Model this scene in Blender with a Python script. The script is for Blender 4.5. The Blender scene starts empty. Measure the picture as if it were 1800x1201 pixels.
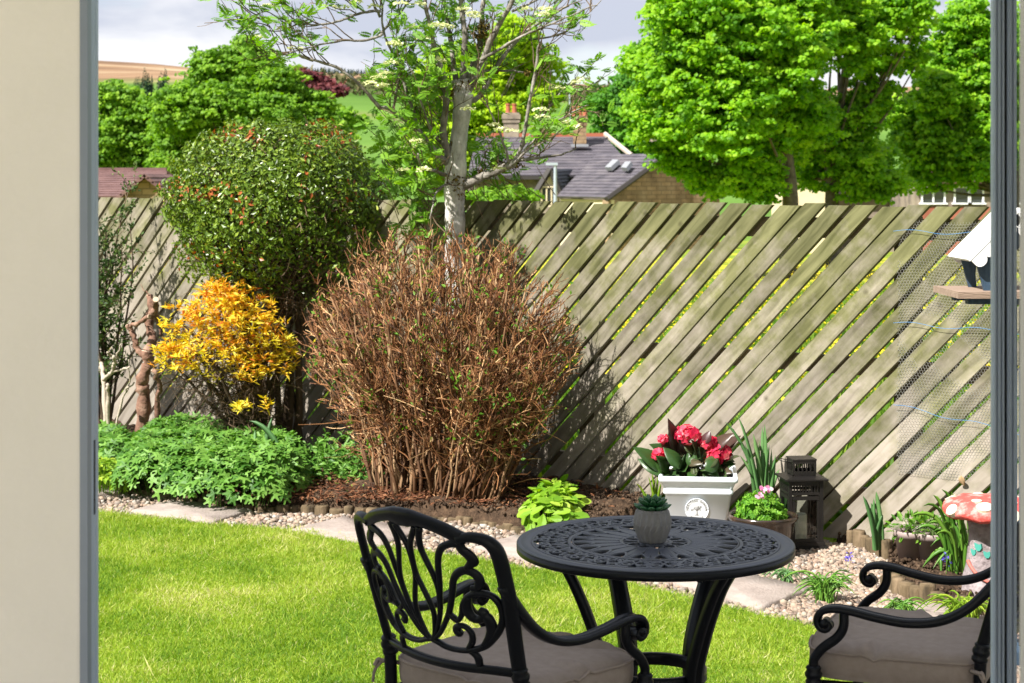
import bpy, math, random
import numpy as np
from mathutils import Vector, Matrix

rng = np.random.default_rng(11)
random.seed(5)
SC = bpy.context.scene
COL = SC.collection
PI = math.pi

# ------------------------------------------------------------------ camera
CAMH, FPX, HZ = 1.75, 3100.0, 318.0
cam = bpy.data.cameras.new("camera")
cam_o = bpy.data.objects.new("camera", cam)
COL.objects.link(cam_o)
cam_o.location = (0, 0, CAMH)
cam_o.rotation_euler = (PI / 2, 0, 0)
cam.sensor_width = 36.0
cam.lens = 36.0 * FPX / 1800.0
cam.shift_y = -(600.5 - HZ) / 1800.0
cam.clip_start = 0.05
cam.clip_end = 6000
cam.dof.use_dof = True
cam.dof.focus_distance = 6.1
cam.dof.aperture_fstop = 10.0
SC.camera = cam_o

# ------------------------------------------------------------------ world, sun, exposure
SUN_EL = math.radians(47)
SUN_H = np.array([-0.75, -0.66]) / math.hypot(0.75, 0.66)      # horizontal direction towards the sun
world = bpy.data.worlds.new("World")
SC.world = world
world.use_nodes = True
wn, wl = world.node_tree.nodes, world.node_tree.links
wn.clear()
w_out = wn.new("ShaderNodeOutputWorld")
w_bg = wn.new("ShaderNodeBackground")
w_sky = wn.new("ShaderNodeTexSky")
w_sky.sky_type = 'NISHITA'
w_sky.sun_disc = False
w_sky.sun_elevation = SUN_EL
w_sky.sun_rotation = math.atan2(SUN_H[0], SUN_H[1])
w_sky.dust_density = 1.0
w_bg.inputs['Strength'].default_value = 0.08
w_tc = wn.new("ShaderNodeTexCoord")
w_map = wn.new("ShaderNodeMapping")
w_map.inputs['Scale'].default_value = (1.0, 1.0, 2.6)
w_map.inputs['Location'].default_value = (7.7, 3.3, 1.1)
w_n1 = wn.new("ShaderNodeTexNoise")
w_n1.inputs['Scale'].default_value = 4.5
w_n1.inputs['Detail'].default_value = 7.0
w_n1.inputs['Roughness'].default_value = 0.52
w_n2 = wn.new("ShaderNodeTexNoise")
w_n2.inputs['Scale'].default_value = 7.0
w_n2.inputs['Detail'].default_value = 6.0
w_n2.inputs['Distortion'].default_value = 0.3
w_r1 = wn.new("ShaderNodeValToRGB")          # cloud cover
w_r1.color_ramp.elements[0].position = 0.33
w_r1.color_ramp.elements[0].color = (0, 0, 0, 1)
w_r1.color_ramp.elements[1].position = 0.50
w_r1.color_ramp.elements[1].color = (1, 1, 1, 1)
w_r2 = wn.new("ShaderNodeValToRGB")          # cloud body: grey bellies to white tops
w_r2.color_ramp.elements[0].position = 0.40
w_r2.color_ramp.elements[0].color = (3.5, 3.75, 4.45, 1)
w_r2.color_ramp.elements[1].position = 0.57
w_r2.color_ramp.elements[1].color = (5.6, 5.65, 5.85, 1)
w_mix = wn.new("ShaderNodeMix")
w_mix.data_type = 'RGBA'
wl.new(w_tc.outputs['Generated'], w_map.inputs['Vector'])
wl.new(w_map.outputs['Vector'], w_n1.inputs['Vector'])
wl.new(w_map.outputs['Vector'], w_n2.inputs['Vector'])
wl.new(w_n1.outputs['Fac'], w_r1.inputs['Fac'])
wl.new(w_n2.outputs['Fac'], w_r2.inputs['Fac'])
wl.new(w_r1.outputs['Color'], w_mix.inputs['Factor'])
wl.new(w_sky.outputs['Color'], w_mix.inputs['A'])
wl.new(w_r2.outputs['Color'], w_mix.inputs['B'])
wl.new(w_mix.outputs['Result'], w_bg.inputs['Color'])
wl.new(w_bg.outputs['Background'], w_out.inputs['Surface'])

sun = bpy.data.lights.new("sun", 'SUN')
sun.energy = 5.0
sun.angle = math.radians(0.53)
sun.color = (1.0, 0.955, 0.895)
sun_o = bpy.data.objects.new("sun", sun)
COL.objects.link(sun_o)
SUNV = Vector((SUN_H[0] * math.cos(SUN_EL), SUN_H[1] * math.cos(SUN_EL), math.sin(SUN_EL)))
sun_o.rotation_euler = SUNV.to_track_quat('Z', 'Y').to_euler()
sun_o.location = (-6, -6, 9)

SC.view_settings.view_transform = 'Standard'
SC.view_settings.look = 'None'
SC.view_settings.exposure = 1.2
SC.view_settings.gamma = 1.0
SC.view_settings.use_curve_mapping = False
SC.cycles.use_denoising = True
SC.cycles.max_bounces = 8
SC.cycles.transparent_max_bounces = 12

# ------------------------------------------------------------------ helpers
def G(px, py, z=0.0):                       # a point of the ground (level z) as surveyed from the photograph
    Y = FPX * (CAMH - z) / (py - HZ)
    return np.array([(px - 900.0) / FPX * Y, Y, z])

def P(px, py, Y):
    return np.array([(px - 900.0) / FPX * Y, Y, CAMH - (py - HZ) / FPX * Y])

FK = 0.82                                    # fence line: Y = FB - FK*X
FB = 9.778
FN = math.sqrt(1 + FK * FK)
FE = np.array([1.0, -FK, 0]) / FN            # along the fence, to the right
FO = np.array([-FK, -1.0, 0]) / FN           # out of the fence, towards the garden
def fence_perp(x, y): return (FB - (y + FK * x)) / FN

def nv(a): return a / np.maximum(np.linalg.norm(a, axis=-1, keepdims=True), 1e-9)

def mesh_np(name, V, faces, smooth=True, var=None):
    me = bpy.data.meshes.new(name)
    V = np.asarray(V, dtype=np.float32)
    if not isinstance(faces, list): faces = [faces]
    faces = [np.asarray(f, dtype=np.int32) for f in faces if len(f)]
    nl = sum(f.size for f in faces)
    npoly = sum(f.shape[0] for f in faces)
    me.vertices.add(len(V)); me.vertices.foreach_set("co", V.ravel())
    me.loops.add(nl); me.loops.foreach_set("vertex_index", np.concatenate([f.ravel() for f in faces]))
    tot = np.concatenate([np.full(f.shape[0], f.shape[1], np.int32) for f in faces])
    st = np.concatenate([[0], np.cumsum(tot)[:-1]]).astype(np.int32)
    me.polygons.add(npoly)
    me.polygons.foreach_set("loop_start", st)
    me.polygons.foreach_set("loop_total", tot)
    me.polygons.foreach_set("use_smooth", np.full(npoly, smooth, dtype=bool))
    if var is not None:
        at = me.attributes.new("var", 'FLOAT', 'POINT')
        at.data.foreach_set("value", np.asarray(var, dtype=np.float32))
    me.update(calc_edges=True)
    me.validate()
    return me

class Acc:                                   # collects pieces of one mesh
    def __init__(s): s.V = []; s.F = {}; s.n = 0; s.var = []
    def add(s, V, F, var=None):
        V = np.asarray(V, float)
        F = F if isinstance(F, list) and len(F) and isinstance(F[0], np.ndarray) and F[0].ndim == 2 else [np.asarray(F)]
        for f in F:
            if f.size: s.F.setdefault(f.shape[1], []).append(f + s.n)
        s.V.append(V); s.n += len(V)
        s.var.append(np.full(len(V), 0.5) if var is None else (np.full(len(V), float(var)) if np.isscalar(var) else np.asarray(var)))
        return s
    def box(s, c, d, rot=None, var=None):
        c = np.asarray(c, float); d = np.asarray(d, float) / 2
        v = np.array([[-1,-1,-1],[1,-1,-1],[1,1,-1],[-1,1,-1],[-1,-1,1],[1,-1,1],[1,1,1],[-1,1,1]], float) * d
        if rot is not None:
            if np.isscalar(rot):
                cs, sn = math.cos(rot), math.sin(rot)
                v = v @ np.array([[cs, sn, 0], [-sn, cs, 0], [0, 0, 1]])
            else: v = v @ np.asarray(rot).T
        s.add(v + c, np.array([[3,2,1,0],[4,5,6,7],[0,1,5,4],[1,2,6,5],[2,3,7,6],[3,0,4,7]]), var)
        return s
    def prism(s, poly, lo, hi, frame=None, var=None):   # polygon (xy) extruded from z=lo to hi, through an optional 4x4-like (origin, ax, ay, az)
        n = len(poly); p = np.asarray(poly, float)
        v = np.zeros((2 * n, 3)); v[:n, :2] = p; v[n:, :2] = p; v[:n, 2] = lo; v[n:, 2] = hi
        if frame is not None:
            o, ax, ay, az = [np.asarray(q, float) for q in frame]
            v = o + v[:, :1] * ax + v[:, 1:2] * ay + v[:, 2:] * az
        i = np.arange(n); j = (i + 1) % n
        s.add(v, [np.stack([i, j, j + n, i + n], 1), np.stack([np.arange(n)[::-1], np.arange(n, 2 * n)])], var)
        return s
    def mesh(s, name, smooth=False):
        return mesh_np(name, np.concatenate(s.V), [np.concatenate(f) for f in s.F.values()], smooth, np.concatenate(s.var))

def tubes(Pn, Rn, sides=5, cap=True):
    """Pn (N,k,3), Rn (N,k) -> V, [faces], verts per tube"""
    Pn = np.asarray(Pn, float); Rn = np.asarray(Rn, float)
    if Pn.ndim == 2: Pn = Pn[None]; Rn = Rn[None]
    N, k, _ = Pn.shape
    T = np.empty_like(Pn)
    T[:, 1:-1] = Pn[:, 2:] - Pn[:, :-2]; T[:, 0] = Pn[:, 1] - Pn[:, 0]; T[:, -1] = Pn[:, -1] - Pn[:, -2]
    T = nv(T)
    A = np.empty_like(T)
    ref = np.tile(np.array([0.31, 0.23, 0.92]), (N, 1))
    par = np.abs((T[:, 0] * ref).sum(1)) > 0.9
    ref[par] = [0.95, 0.2, 0.1]
    A[:, 0] = nv(np.cross(T[:, 0], ref))
    for i in range(1, k):
        a = A[:, i - 1] - (A[:, i - 1] * T[:, i]).sum(1, keepdims=True) * T[:, i]
        A[:, i] = nv(a)
    Bn = np.cross(T, A)
    ang = np.arange(sides) * 2 * PI / sides
    V = Pn[:, :, None, :] + Rn[:, :, None, None] * (np.cos(ang)[None, None, :, None] * A[:, :, None] + np.sin(ang)[None, None, :, None] * Bn[:, :, None])
    V = V.reshape(-1, 3)
    s = np.arange(sides); s2 = (s + 1) % sides
    r = np.arange(k - 1)[:, None] * sides
    q = np.stack([r + s, r + s2, r + sides + s2, r + sides + s], -1).reshape(-1, 4)
    off = (np.arange(N) * k * sides)[:, None, None]
    F = [(q[None] + off).reshape(-1, 4)]
    if cap:
        c = np.stack([np.arange(sides)[::-1], (k - 1) * sides + np.arange(sides)])
        F.append((c[None] + off).reshape(-1, sides))
    return V, F, k * sides

def cr(pts, n=8, closed=False):              # Catmull-Rom through the points
    p = np.asarray(pts, float)
    if len(p) < 3: 
        t = np.linspace(0, 1, n + 1)[:, None]
        return p[0] * (1 - t) + p[-1] * t
    if closed: q = np.concatenate([p[-1:], p, p[:2]])
    else: q = np.concatenate([2 * p[:1] - p[1:2], p, 2 * p[-1:] - p[-2:-1]])
    out = []
    t = np.linspace(0, 1, n, endpoint=False)[:, None]
    for i in range(len(q) - 3):
        a, b, c, d = q[i:i + 4]
        out.append(0.5 * (2 * b + (c - a) * t + (2 * a - 5 * b + 4 * c - d) * t ** 2 + (3 * b - a - 3 * c + d) * t ** 3))
    if not closed: out.append(p[-1:])
    return np.concatenate(out)

def grow(p0, d0, L, k, wob, up=0.0, out=None):
    N = len(p0); p = np.empty((N, k, 3)); p[:, 0] = p0; d = nv(np.asarray(d0, float)); st = (np.asarray(L) / (k - 1)).reshape(-1, 1)
    for i in range(1, k):
        d = nv(d + wob * rng.normal(size=(N, 3)) + np.array([0, 0, up]))
        p[:, i] = p[:, i - 1] + d * st
    return p

def offshoots(Pn, per, t0, t1, spread, up=0.0):
    N, k, _ = Pn.shape
    idx = np.repeat(np.arange(N), per)
    t = rng.uniform(t0, t1, len(idx)) * (k - 1.001)
    i = t.astype(int); fr = (t - i)[:, None]
    p = Pn[idx, i] * (1 - fr) + Pn[idx, i + 1] * fr
    tan = nv(Pn[idx, i + 1] - Pn[idx, i])
    d = nv(tan + spread * nv(rng.normal(size=(len(idx), 3))) + np.array([0, 0, up]))
    return p, d, idx

def leaves(pos, d, n, size, tv, tf, var=None, wid=None):
    pos = np.asarray(pos, float); N = len(pos)
    d = nv(np.asarray(d, float)); s = nv(np.cross(n, d)); n2 = np.cross(d, s)
    size = np.broadcast_to(np.asarray(size, float), (N,))[:, None, None]
    w = size if wid is None else size * np.asarray(wid)[:, None, None]
    tv = np.asarray(tv, float)
    V = pos[:, None] + size * tv[None, :, 0:1] * d[:, None] + w * tv[None, :, 1:2] * s[:, None] + size * tv[None, :, 2:3] * n2[:, None]
    m = len(tv); tf = np.asarray(tf)
    F = (tf[None] + (np.arange(N) * m)[:, None, None]).reshape(-1, tf.shape[1])
    if var is None: var = rng.random(N)
    return V.reshape(-1, 3), F, np.repeat(var, m)

def rdir(N, up=0.0):
    return nv(rng.normal(size=(N, 3)) + np.array([0, 0, up]))

LEAF4 = ([(0,0,0),(.45,.26,.05),(1,0,-.06),(.45,-.26,.05)], [(0,1,2),(0,2,3)])
LEAF6 = ([(0,0,0),(.3,.2,.05),(.7,.17,.04),(1,0,-.1),(.7,-.17,.04),(.3,-.2,.05),(.5,0,-.02)],
         [(0,6,1),(1,6,2),(2,6,3),(3,6,4),(4,6,5),(5,6,0)])
SLIM = ([(0,0,0),(.35,.11,.03),(1,0,-.12),(.35,-.11,.03)], [(0,1,2),(0,2,3)])
MAPLE = ([(0,0,0),(.1,.45,-.05),(.45,.28,.04),(.62,.5,-.08),(.68,.16,.03),(1,0,-.12),(.68,-.16,.03),(.62,-.5,-.08),(.45,-.28,.04),(.1,-.45,-.05),(.4,0,.05)],
         [(0,10,1),(1,10,2),(2,10,3),(3,10,4),(4,10,5),(5,10,6),(6,10,7),(7,10,8),(8,10,9),(9,10,0)])

def link(name, me, m=None, parent=None):
    o = bpy.data.objects.new(name, me)
    COL.objects.link(o)
    if m is not None and me is not None: me.materials.append(m)
    if parent is not None: o.parent = parent
    return o

def obj(name, src, m, parent=None, smooth=None, local=False):
    """src: Acc or mesh, in world coordinates (or in the parent's when local)"""
    me = src.mesh(name, bool(smooth)) if isinstance(src, Acc) else src
    o = link(name, me, m, parent)
    if parent is not None and not local:
        p, q = parent, Vector((0, 0, 0))
        while p is not None: q += p.location; p = p.parent
        me.transform(Matrix.Translation(-q))
    return o

def tag(o, label, cat, group=None, kind=None):
    if label: o['label'] = label
    if cat: o['category'] = cat
    if group: o['group'] = group
    if kind: o['kind'] = kind
    return o

def thing(name, label, cat, loc=(0, 0, 0), group=None, rotz=0):
    o = bpy.data.objects.new(name, None); COL.objects.link(o)
    o.location = [float(v) for v in loc]; o.rotation_euler = (0, 0, rotz); o.empty_display_size = 0.1
    return tag(o, label, cat, group)

def struct(name, src, m, parent=None, smooth=False):
    o = obj(name, src, m, parent, smooth); o['kind'] = 'structure'; return o

# ------------------------------------------------------------------ materials
def base_mat(name):
    m = bpy.data.materials.new(name); m.use_nodes = True
    nt = m.node_tree; b = nt.nodes['Principled BSDF']
    return m, nt, b

def ramp(nt, cols, pos=None):
    r = nt.nodes.new("ShaderNodeValToRGB"); e = r.color_ramp.elements
    pos = pos or [i / (len(cols) - 1) for i in range(len(cols))]
    e[0].position, e[0].color = pos[0], (*cols[0], 1)
    e[1].position, e[1].color = pos[-1], (*cols[-1], 1)
    for c, p in zip(cols[1:-1], pos[1:-1]):
        x = e.new(p); x.color = (*c, 1)
    return r

def noise_mat(name, cols, scale=8, detail=5, rough=0.8, bump=0.0, bscale=None, spec=0.3, stretch=None, pos=None, coord='Object', metal=0.0, dist=0.0, nrough=0.6):
    m, nt, b = base_mat(name)
    tc = nt.nodes.new("ShaderNodeTexCoord"); v = tc.outputs[coord]
    if stretch:
        mp = nt.nodes.new("ShaderNodeMapping"); mp.inputs['Scale'].default_value = stretch
        nt.links.new(v, mp.inputs['Vector']); v = mp.outputs['Vector']
    n = nt.nodes.new("ShaderNodeTexNoise"); n.inputs['Scale'].default_value = scale; n.inputs['Detail'].default_value = detail
    n.inputs['Roughness'].default_value = nrough; n.inputs['Distortion'].default_value = dist
    nt.links.new(v, n.inputs['Vector'])
    r = ramp(nt, cols, pos or [0.3 + 0.4 * i / (len(cols) - 1) for i in range(len(cols))])
    nt.links.new(n.outputs['Fac'], r.inputs['Fac']); nt.links.new(r.outputs['Color'], b.inputs['Base Color'])
    b.inputs['Roughness'].default_value = rough; b.inputs['Specular IOR Level'].default_value = spec; b.inputs['Metallic'].default_value = metal
    if bump:
        n2 = nt.nodes.new("ShaderNodeTexNoise"); n2.inputs['Scale'].default_value = bscale or scale * 3; n2.inputs['Detail'].default_value = 6
        nt.links.new(v, n2.inputs['Vector'])
        bp = nt.nodes.new("ShaderNodeBump"); bp.inputs['Strength'].default_value = bump; bp.inputs['Distance'].default_value = 0.02
        nt.links.new(n2.outputs['Fac'], bp.inputs['Height']); nt.links.new(bp.outputs['Normal'], b.inputs['Normal'])
    return m

def var_mat(name, cols, rough=0.6, transl=0.0, spec=0.3, pos=None, noise=0.0, nscale=20):
    """colour from the per-piece attribute 'var'; leaves let light through"""
    m, nt, b = base_mat(name)
    a = nt.nodes.new("ShaderNodeAttribute"); a.attribute_name = "var"
    r = ramp(nt, cols, pos)
    src = a.outputs['Fac']
    if noise:
        tc = nt.nodes.new("ShaderNodeTexCoord")
        n = nt.nodes.new("ShaderNodeTexNoise"); n.inputs['Scale'].default_value = nscale; n.inputs['Detail'].default_value = 3
        nt.links.new(tc.outputs['Object'], n.inputs['Vector'])
        ma = nt.nodes.new("ShaderNodeMath"); ma.operation = 'MULTIPLY_ADD'; ma.inputs[1].default_value = noise; ma.inputs[2].default_value = -noise / 2
        nt.links.new(n.outputs['Fac'], ma.inputs[0])
        ad = nt.nodes.new("ShaderNodeMath"); ad.operation = 'ADD'
        nt.links.new(ma.outputs[0], ad.inputs[0]); nt.links.new(src, ad.inputs[1]); src = ad.outputs[0]
    nt.links.new(src, r.inputs['Fac']); nt.links.new(r.outputs['Color'], b.inputs['Base Color'])
    b.inputs['Roughness'].default_value = rough; b.inputs['Specular IOR Level'].default_value = spec
    if transl:
        t = nt.nodes.new("ShaderNodeBsdfTranslucent"); mx = nt.nodes.new("ShaderNodeMixShader"); mx.inputs['Fac'].default_value = transl
        hs = nt.nodes.new("ShaderNodeHueSaturation"); hs.inputs['Value'].default_value = 1.5; hs.inputs['Saturation'].default_value = 1.1
        nt.links.new(r.outputs['Color'], hs.inputs['Color']); nt.links.new(hs.outputs['Color'], t.inputs['Color'])
        nt.links.new(b.outputs['BSDF'], mx.inputs[1]); nt.links.new(t.outputs['BSDF'], mx.inputs[2])
        nt.links.new(mx.outputs['Shader'], nt.nodes['Material Output'].inputs['Surface'])
    return m

def flat_mat(name, col, rough=0.5, spec=0.5, metal=0.0, bump=0.0, bscale=60):
    c2 = tuple(v * 0.86 for v in col)
    return noise_mat(name, [c2, col], 14, 4, rough, bump, bscale, spec, metal=metal)

M_alu = noise_mat("grey_aluminium", [(.36,.44,.57),(.40,.48,.61)], 3, 3, 0.42, 0.0, spec=0.5)
M_alu2 = noise_mat("dark_grey_aluminium", [(.20,.24,.31),(.22,.26,.335)], 3, 3, 0.45, 0.0, spec=0.5)
M_rubber = flat_mat("black_rubber", (.012,.012,.012), 0.7)
M_wall = noise_mat("cream_plaster", [(.77,.745,.705),(.85,.82,.78)], 2.2, 6, 0.85, 0.12, 70, 0.2)
M_iron = noise_mat("black_powder_coat", [(.0024,.0034,.006),(.004,.0055,.009)], 9, 5, 0.30, 0.04, 45, 0.22)
M_top_sheen = noise_mat("black_coat_with_sky_sheen", [(.018,.025,.043),(.025,.033,.054)], 9, 4, 0.47, 0.0, spec=0.9)  # same black coat, with the sky's blue sheen put into the base colour
M_render = noise_mat("pale_render", [(.6,.58,.54),(.68,.66,.61)], 2, 5, 0.9)

def wood_fence_mat():
    m, nt, b = base_mat("weathered_fence_wood")
    L = nt.links.new
    tc = nt.nodes.new("ShaderNodeTexCoord"); oi = nt.nodes.new("ShaderNodeObjectInfo"); geo = nt.nodes.new("ShaderNodeNewGeometry")
    off = nt.nodes.new("ShaderNodeVectorMath"); off.operation = 'SCALE'; off.inputs[0].default_value = (7.3, 3.1, 5.7)
    L(oi.outputs['Random'], off.inputs['Scale'])
    ad = nt.nodes.new("ShaderNodeVectorMath"); ad.operation = 'ADD'
    L(tc.outputs['Object'], ad.inputs[0]); L(off.outputs[0], ad.inputs[1])
    mp = nt.nodes.new("ShaderNodeMapping"); mp.inputs['Scale'].default_value = (2.2, 18, 18); L(ad.outputs[0], mp.inputs['Vector'])
    gr = nt.nodes.new("ShaderNodeTexNoise"); gr.inputs['Scale'].default_value = 1.6; gr.inputs['Detail'].default_value = 7; gr.inputs['Distortion'].default_value = 0.7
    L(mp.outputs['Vector'], gr.inputs['Vector'])
    r1 = ramp(nt, [(.17,.145,.115),(.28,.245,.20),(.36,.32,.27)], [.2,.5,.8]); L(gr.outputs['Fac'], r1.inputs['Fac'])
    # algae and water stains in large soft patches, more of it high on the fence
    n2 = nt.nodes.new("ShaderNodeTexNoise"); n2.inputs['Scale'].default_value = 4.5; n2.inputs['Detail'].default_value = 6; n2.inputs['Roughness'].default_value = 0.65
    L(ad.outputs[0], n2.inputs['Vector'])
    sx = nt.nodes.new("ShaderNodeSeparateXYZ"); L(geo.outputs['Position'], sx.inputs[0])
    mz = nt.nodes.new("ShaderNodeMath"); mz.operation = 'MULTIPLY_ADD'; mz.inputs[1].default_value = 0.24; mz.inputs[2].default_value = -0.25; L(sx.outputs['Z'], mz.inputs[0])
    mx0 = nt.nodes.new("ShaderNodeMath"); mx0.operation = 'MULTIPLY_ADD'; mx0.inputs[1].default_value = 0.035; L(sx.outputs['X'], mx0.inputs[0]); L(mz.outputs[0], mx0.inputs[2])
    ma = nt.nodes.new("ShaderNodeMath"); ma.operation = 'ADD'; L(n2.outputs['Fac'], ma.inputs[0]); L(mx0.outputs[0], ma.inputs[1])
    r2 = ramp(nt, [(0,0,0),(1,1,1)], [.34,.64]); L(ma.outputs[0], r2.inputs['Fac'])
    r3 = ramp(nt, [(.068,.070,.024),(.175,.172,.078)], [.3,.7]); L(gr.outputs['Fac'], r3.inputs['Fac'])
    mx = nt.nodes.new("ShaderNodeMix"); mx.data_type = 'RGBA'; L(r2.outputs['Color'], mx.inputs['Factor']); L(r1.outputs['Color'], mx.inputs['A']); L(r3.outputs['Color'], mx.inputs['B'])
    # knots and scratches
    vo = nt.nodes.new("ShaderNodeTexVoronoi"); vo.inputs['Scale'].default_value = 5.5; L(ad.outputs[0], vo.inputs['Vector'])
    r4 = ramp(nt, [(.42,.40,.36),(1,1,1)], [.02,.11]); L(vo.outputs['Distance'], r4.inputs['Fac'])
    mu = nt.nodes.new("ShaderNodeMix"); mu.data_type = 'RGBA'; mu.blend_type = 'MULTIPLY'; mu.inputs['Factor'].default_value = 0.8
    L(mx.outputs['Result'], mu.inputs['A']); L(r4.outputs['Color'], mu.inputs['B'])
    hv = nt.nodes.new("ShaderNodeHueSaturation"); mr = nt.nodes.new("ShaderNodeMapRange"); mr.inputs['To Min'].default_value = 0.74; mr.inputs['To Max'].default_value = 1.14
    L(oi.outputs['Random'], mr.inputs['Value']); L(mr.outputs[0], hv.inputs['Value']); L(mu.outputs['Result'], hv.inputs['Color'])
    L(hv.outputs['Color'], b.inputs['Base Color'])
    b.inputs['Roughness'].default_value = 0.82; b.inputs['Specular IOR Level'].default_value = 0.25
    bp = nt.nodes.new("ShaderNodeBump"); bp.inputs['Strength'].default_value = 0.35; bp.inputs['Distance'].default_value = 0.004
    L(gr.outputs['Fac'], bp.inputs['Height']); L(bp.outputs['Normal'], b.inputs['Normal'])
    return m
M_fence = wood_fence_mat()

M_soil = noise_mat("bed_soil", [(.022,.014,.009),(.055,.035,.022),(.12,.075,.045)], 22, 9, 0.95, 0.9, 60, 0.15, nrough=.72)
M_gravelbed = noise_mat("gravel_bed", [(.10,.08,.065),(.26,.21,.17)], 45, 6, 0.95, 0.8, 70, 0.2)
M_pebble = var_mat("pebble_stone", [(.075,.06,.05),(.20,.14,.105),(.27,.215,.165),(.30,.205,.15),(.34,.28,.21),(.16,.135,.12),(.45,.41,.35)], 0.75, 0, 0.3, noise=.25, nscale=60)
M_slab = noise_mat("riven_paving", [(.22,.18,.16),(.30,.25,.22),(.36,.31,.28)], 7, 9, 0.9, 0.35, 90, 0.2, nrough=.7)
M_log = noise_mat("log_edging_wood", [(.035,.027,.017),(.11,.08,.045),(.20,.145,.09)], 16, 6, 0.9, 0.4, 60, 0.2, stretch=(1, 1, .35))
M_lawn = noise_mat("lawn_soil", [(.15,.21,.02),(.21,.27,.035)], 9, 6, 0.95, 0.3, 40, 0.1)
M_grass = var_mat("lawn_grass", [(.07,.17,.012),(.22,.34,.024),(.35,.43,.05),(.48,.49,.14),(.60,.54,.30)], 0.55, 0.35, 0.25, pos=[0,.4,.75,.93,1])
M_terrain = None

def terrain_mat():
    m, nt, b = base_mat("fields_and_moor"); L = nt.links.new
    geo = nt.nodes.new("ShaderNodeNewGeometry"); sx = nt.nodes.new("ShaderNodeSeparateXYZ"); L(geo.outputs['Position'], sx.inputs[0])
    n = nt.nodes.new("ShaderNodeTexNoise"); n.inputs['Scale'].default_value = 0.35; n.inputs['Detail'].default_value = 9; n.inputs['Roughness'].default_value = .65; L(geo.outputs['Position'], n.inputs['Vector'])
    nf = nt.nodes.new("ShaderNodeTexNoise"); nf.inputs['Scale'].default_value = 0.011; nf.inputs['Detail'].default_value = 6; L(geo.outputs['Position'], nf.inputs['Vector'])
    g1 = ramp(nt, [(.085,.155,.014),(.15,.21,.02),(.42,.38,.03)], [.30,.46,.62]); L(n.outputs['Fac'], g1.inputs['Fac'])       # buttercup meadow
    g2 = ramp(nt, [(.06,.13,.018),(.10,.19,.03),(.15,.16,.05)], [.35,.55,.68]); L(nf.outputs['Fac'], g2.inputs['Fac'])        # hillside pasture
    g3 = ramp(nt, [(.14,.085,.05),(.24,.15,.085),(.34,.27,.17)], [.35,.5,.66]); L(nf.outputs['Fac'], g3.inputs['Fac'])        # moor
    ad = nt.nodes.new("ShaderNodeMath"); ad.operation = 'MULTIPLY_ADD'; ad.inputs[1].default_value = 14.0; L(nf.outputs['Fac'], ad.inputs[0]); L(sx.outputs['Z'], ad.inputs[2])
    f2 = nt.nodes.new("ShaderNodeMapRange"); f2.inputs['From Min'].default_value = 51; f2.inputs['From Max'].default_value = 62; L(ad.outputs[0], f2.inputs['Value'])
    f1 = nt.nodes.new("ShaderNodeMapRange"); f1.inputs['From Min'].default_value = 60; f1.inputs['From Max'].default_value = 130; L(sx.outputs['Y'], f1.inputs['Value'])
    m1 = nt.nodes.new("ShaderNodeMix"); m1.data_type = 'RGBA'; L(f1.outputs[0], m1.inputs['Factor']); L(g1.outputs['Color'], m1.inputs['A']); L(g2.outputs['Color'], m1.inputs['B'])
    m2 = nt.nodes.new("ShaderNodeMix"); m2.data_type = 'RGBA'; L(f2.outputs[0], m2.inputs['Factor']); L(m1.outputs['Result'], m2.inputs['A']); L(g3.outputs['Color'], m2.inputs['B'])
    L(m2.outputs['Result'], b.inputs['Base Color']); b.inputs['Roughness'].default_value = 0.95; b.inputs['Specular IOR Level'].default_value = 0.1
    return m

# ================================================================== LARGE STRUCTURE
# --- terrain: level under the garden, falling to a valley, rising to a moor
def terr_z(x, y):
    ys = [0, 12, 60, 95, 200, 400, 600, 900, 1300, 1700, 2600]
    zs = [-.04, -.04, -1.1, -1.7, -2.0, 7.0, 22, 47, 76, 98, 102]
    z = np.interp(y, ys, zs)
    k = np.clip((y - 250) / 800, 0, 1)
    z = z + k * (-0.0085 * x + 5 * np.sin(x * .006 + y * .003) + 3 * np.sin(x * .017 - y * .004 + 1.3))
    z = z - 4 * np.clip((x - 0.0 * y) / (0.2 * y + 1), -1, 1.6) * np.clip((y - 900) / 600, 0, 1) * 2
    return z
ang = np.linspace(-1.1, 1.1, 150)
rad = np.concatenate([np.linspace(11.5, 60, 50), np.geomspace(62, 2600, 90)])
A_, R_ = np.meshgrid(ang, rad)
tx, ty = R_ * np.sin(A_), R_ * np.cos(A_)
# the sheet goes on under the garden and behind the camera
V = np.stack([tx.ravel(), ty.ravel(), terr_z(tx, ty).ravel()], 1)
na, nr = len(ang), len(rad)
i = np.arange(nr - 1)[:, None] * na + np.arange(na - 1)[None]
F = np.stack([i, i + 1, i + na + 1, i + na], -1).reshape(-1, 4)[:, ::-1]
M_terrain = terrain_mat()
struct("terrain", mesh_np("terrain", V, F), M_terrain, smooth=True)
a = Acc()
ring = [(11.5 * math.sin(t), 11.5 * math.cos(t)) for t in ang[::-1]]
a.prism([(-400, 11.5 * math.cos(1.1)), (-400, -400), (400, -400), (400, 11.5 * math.cos(1.1))] + ring, -.30, -.04)
struct("ground", a, M_terrain)

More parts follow.
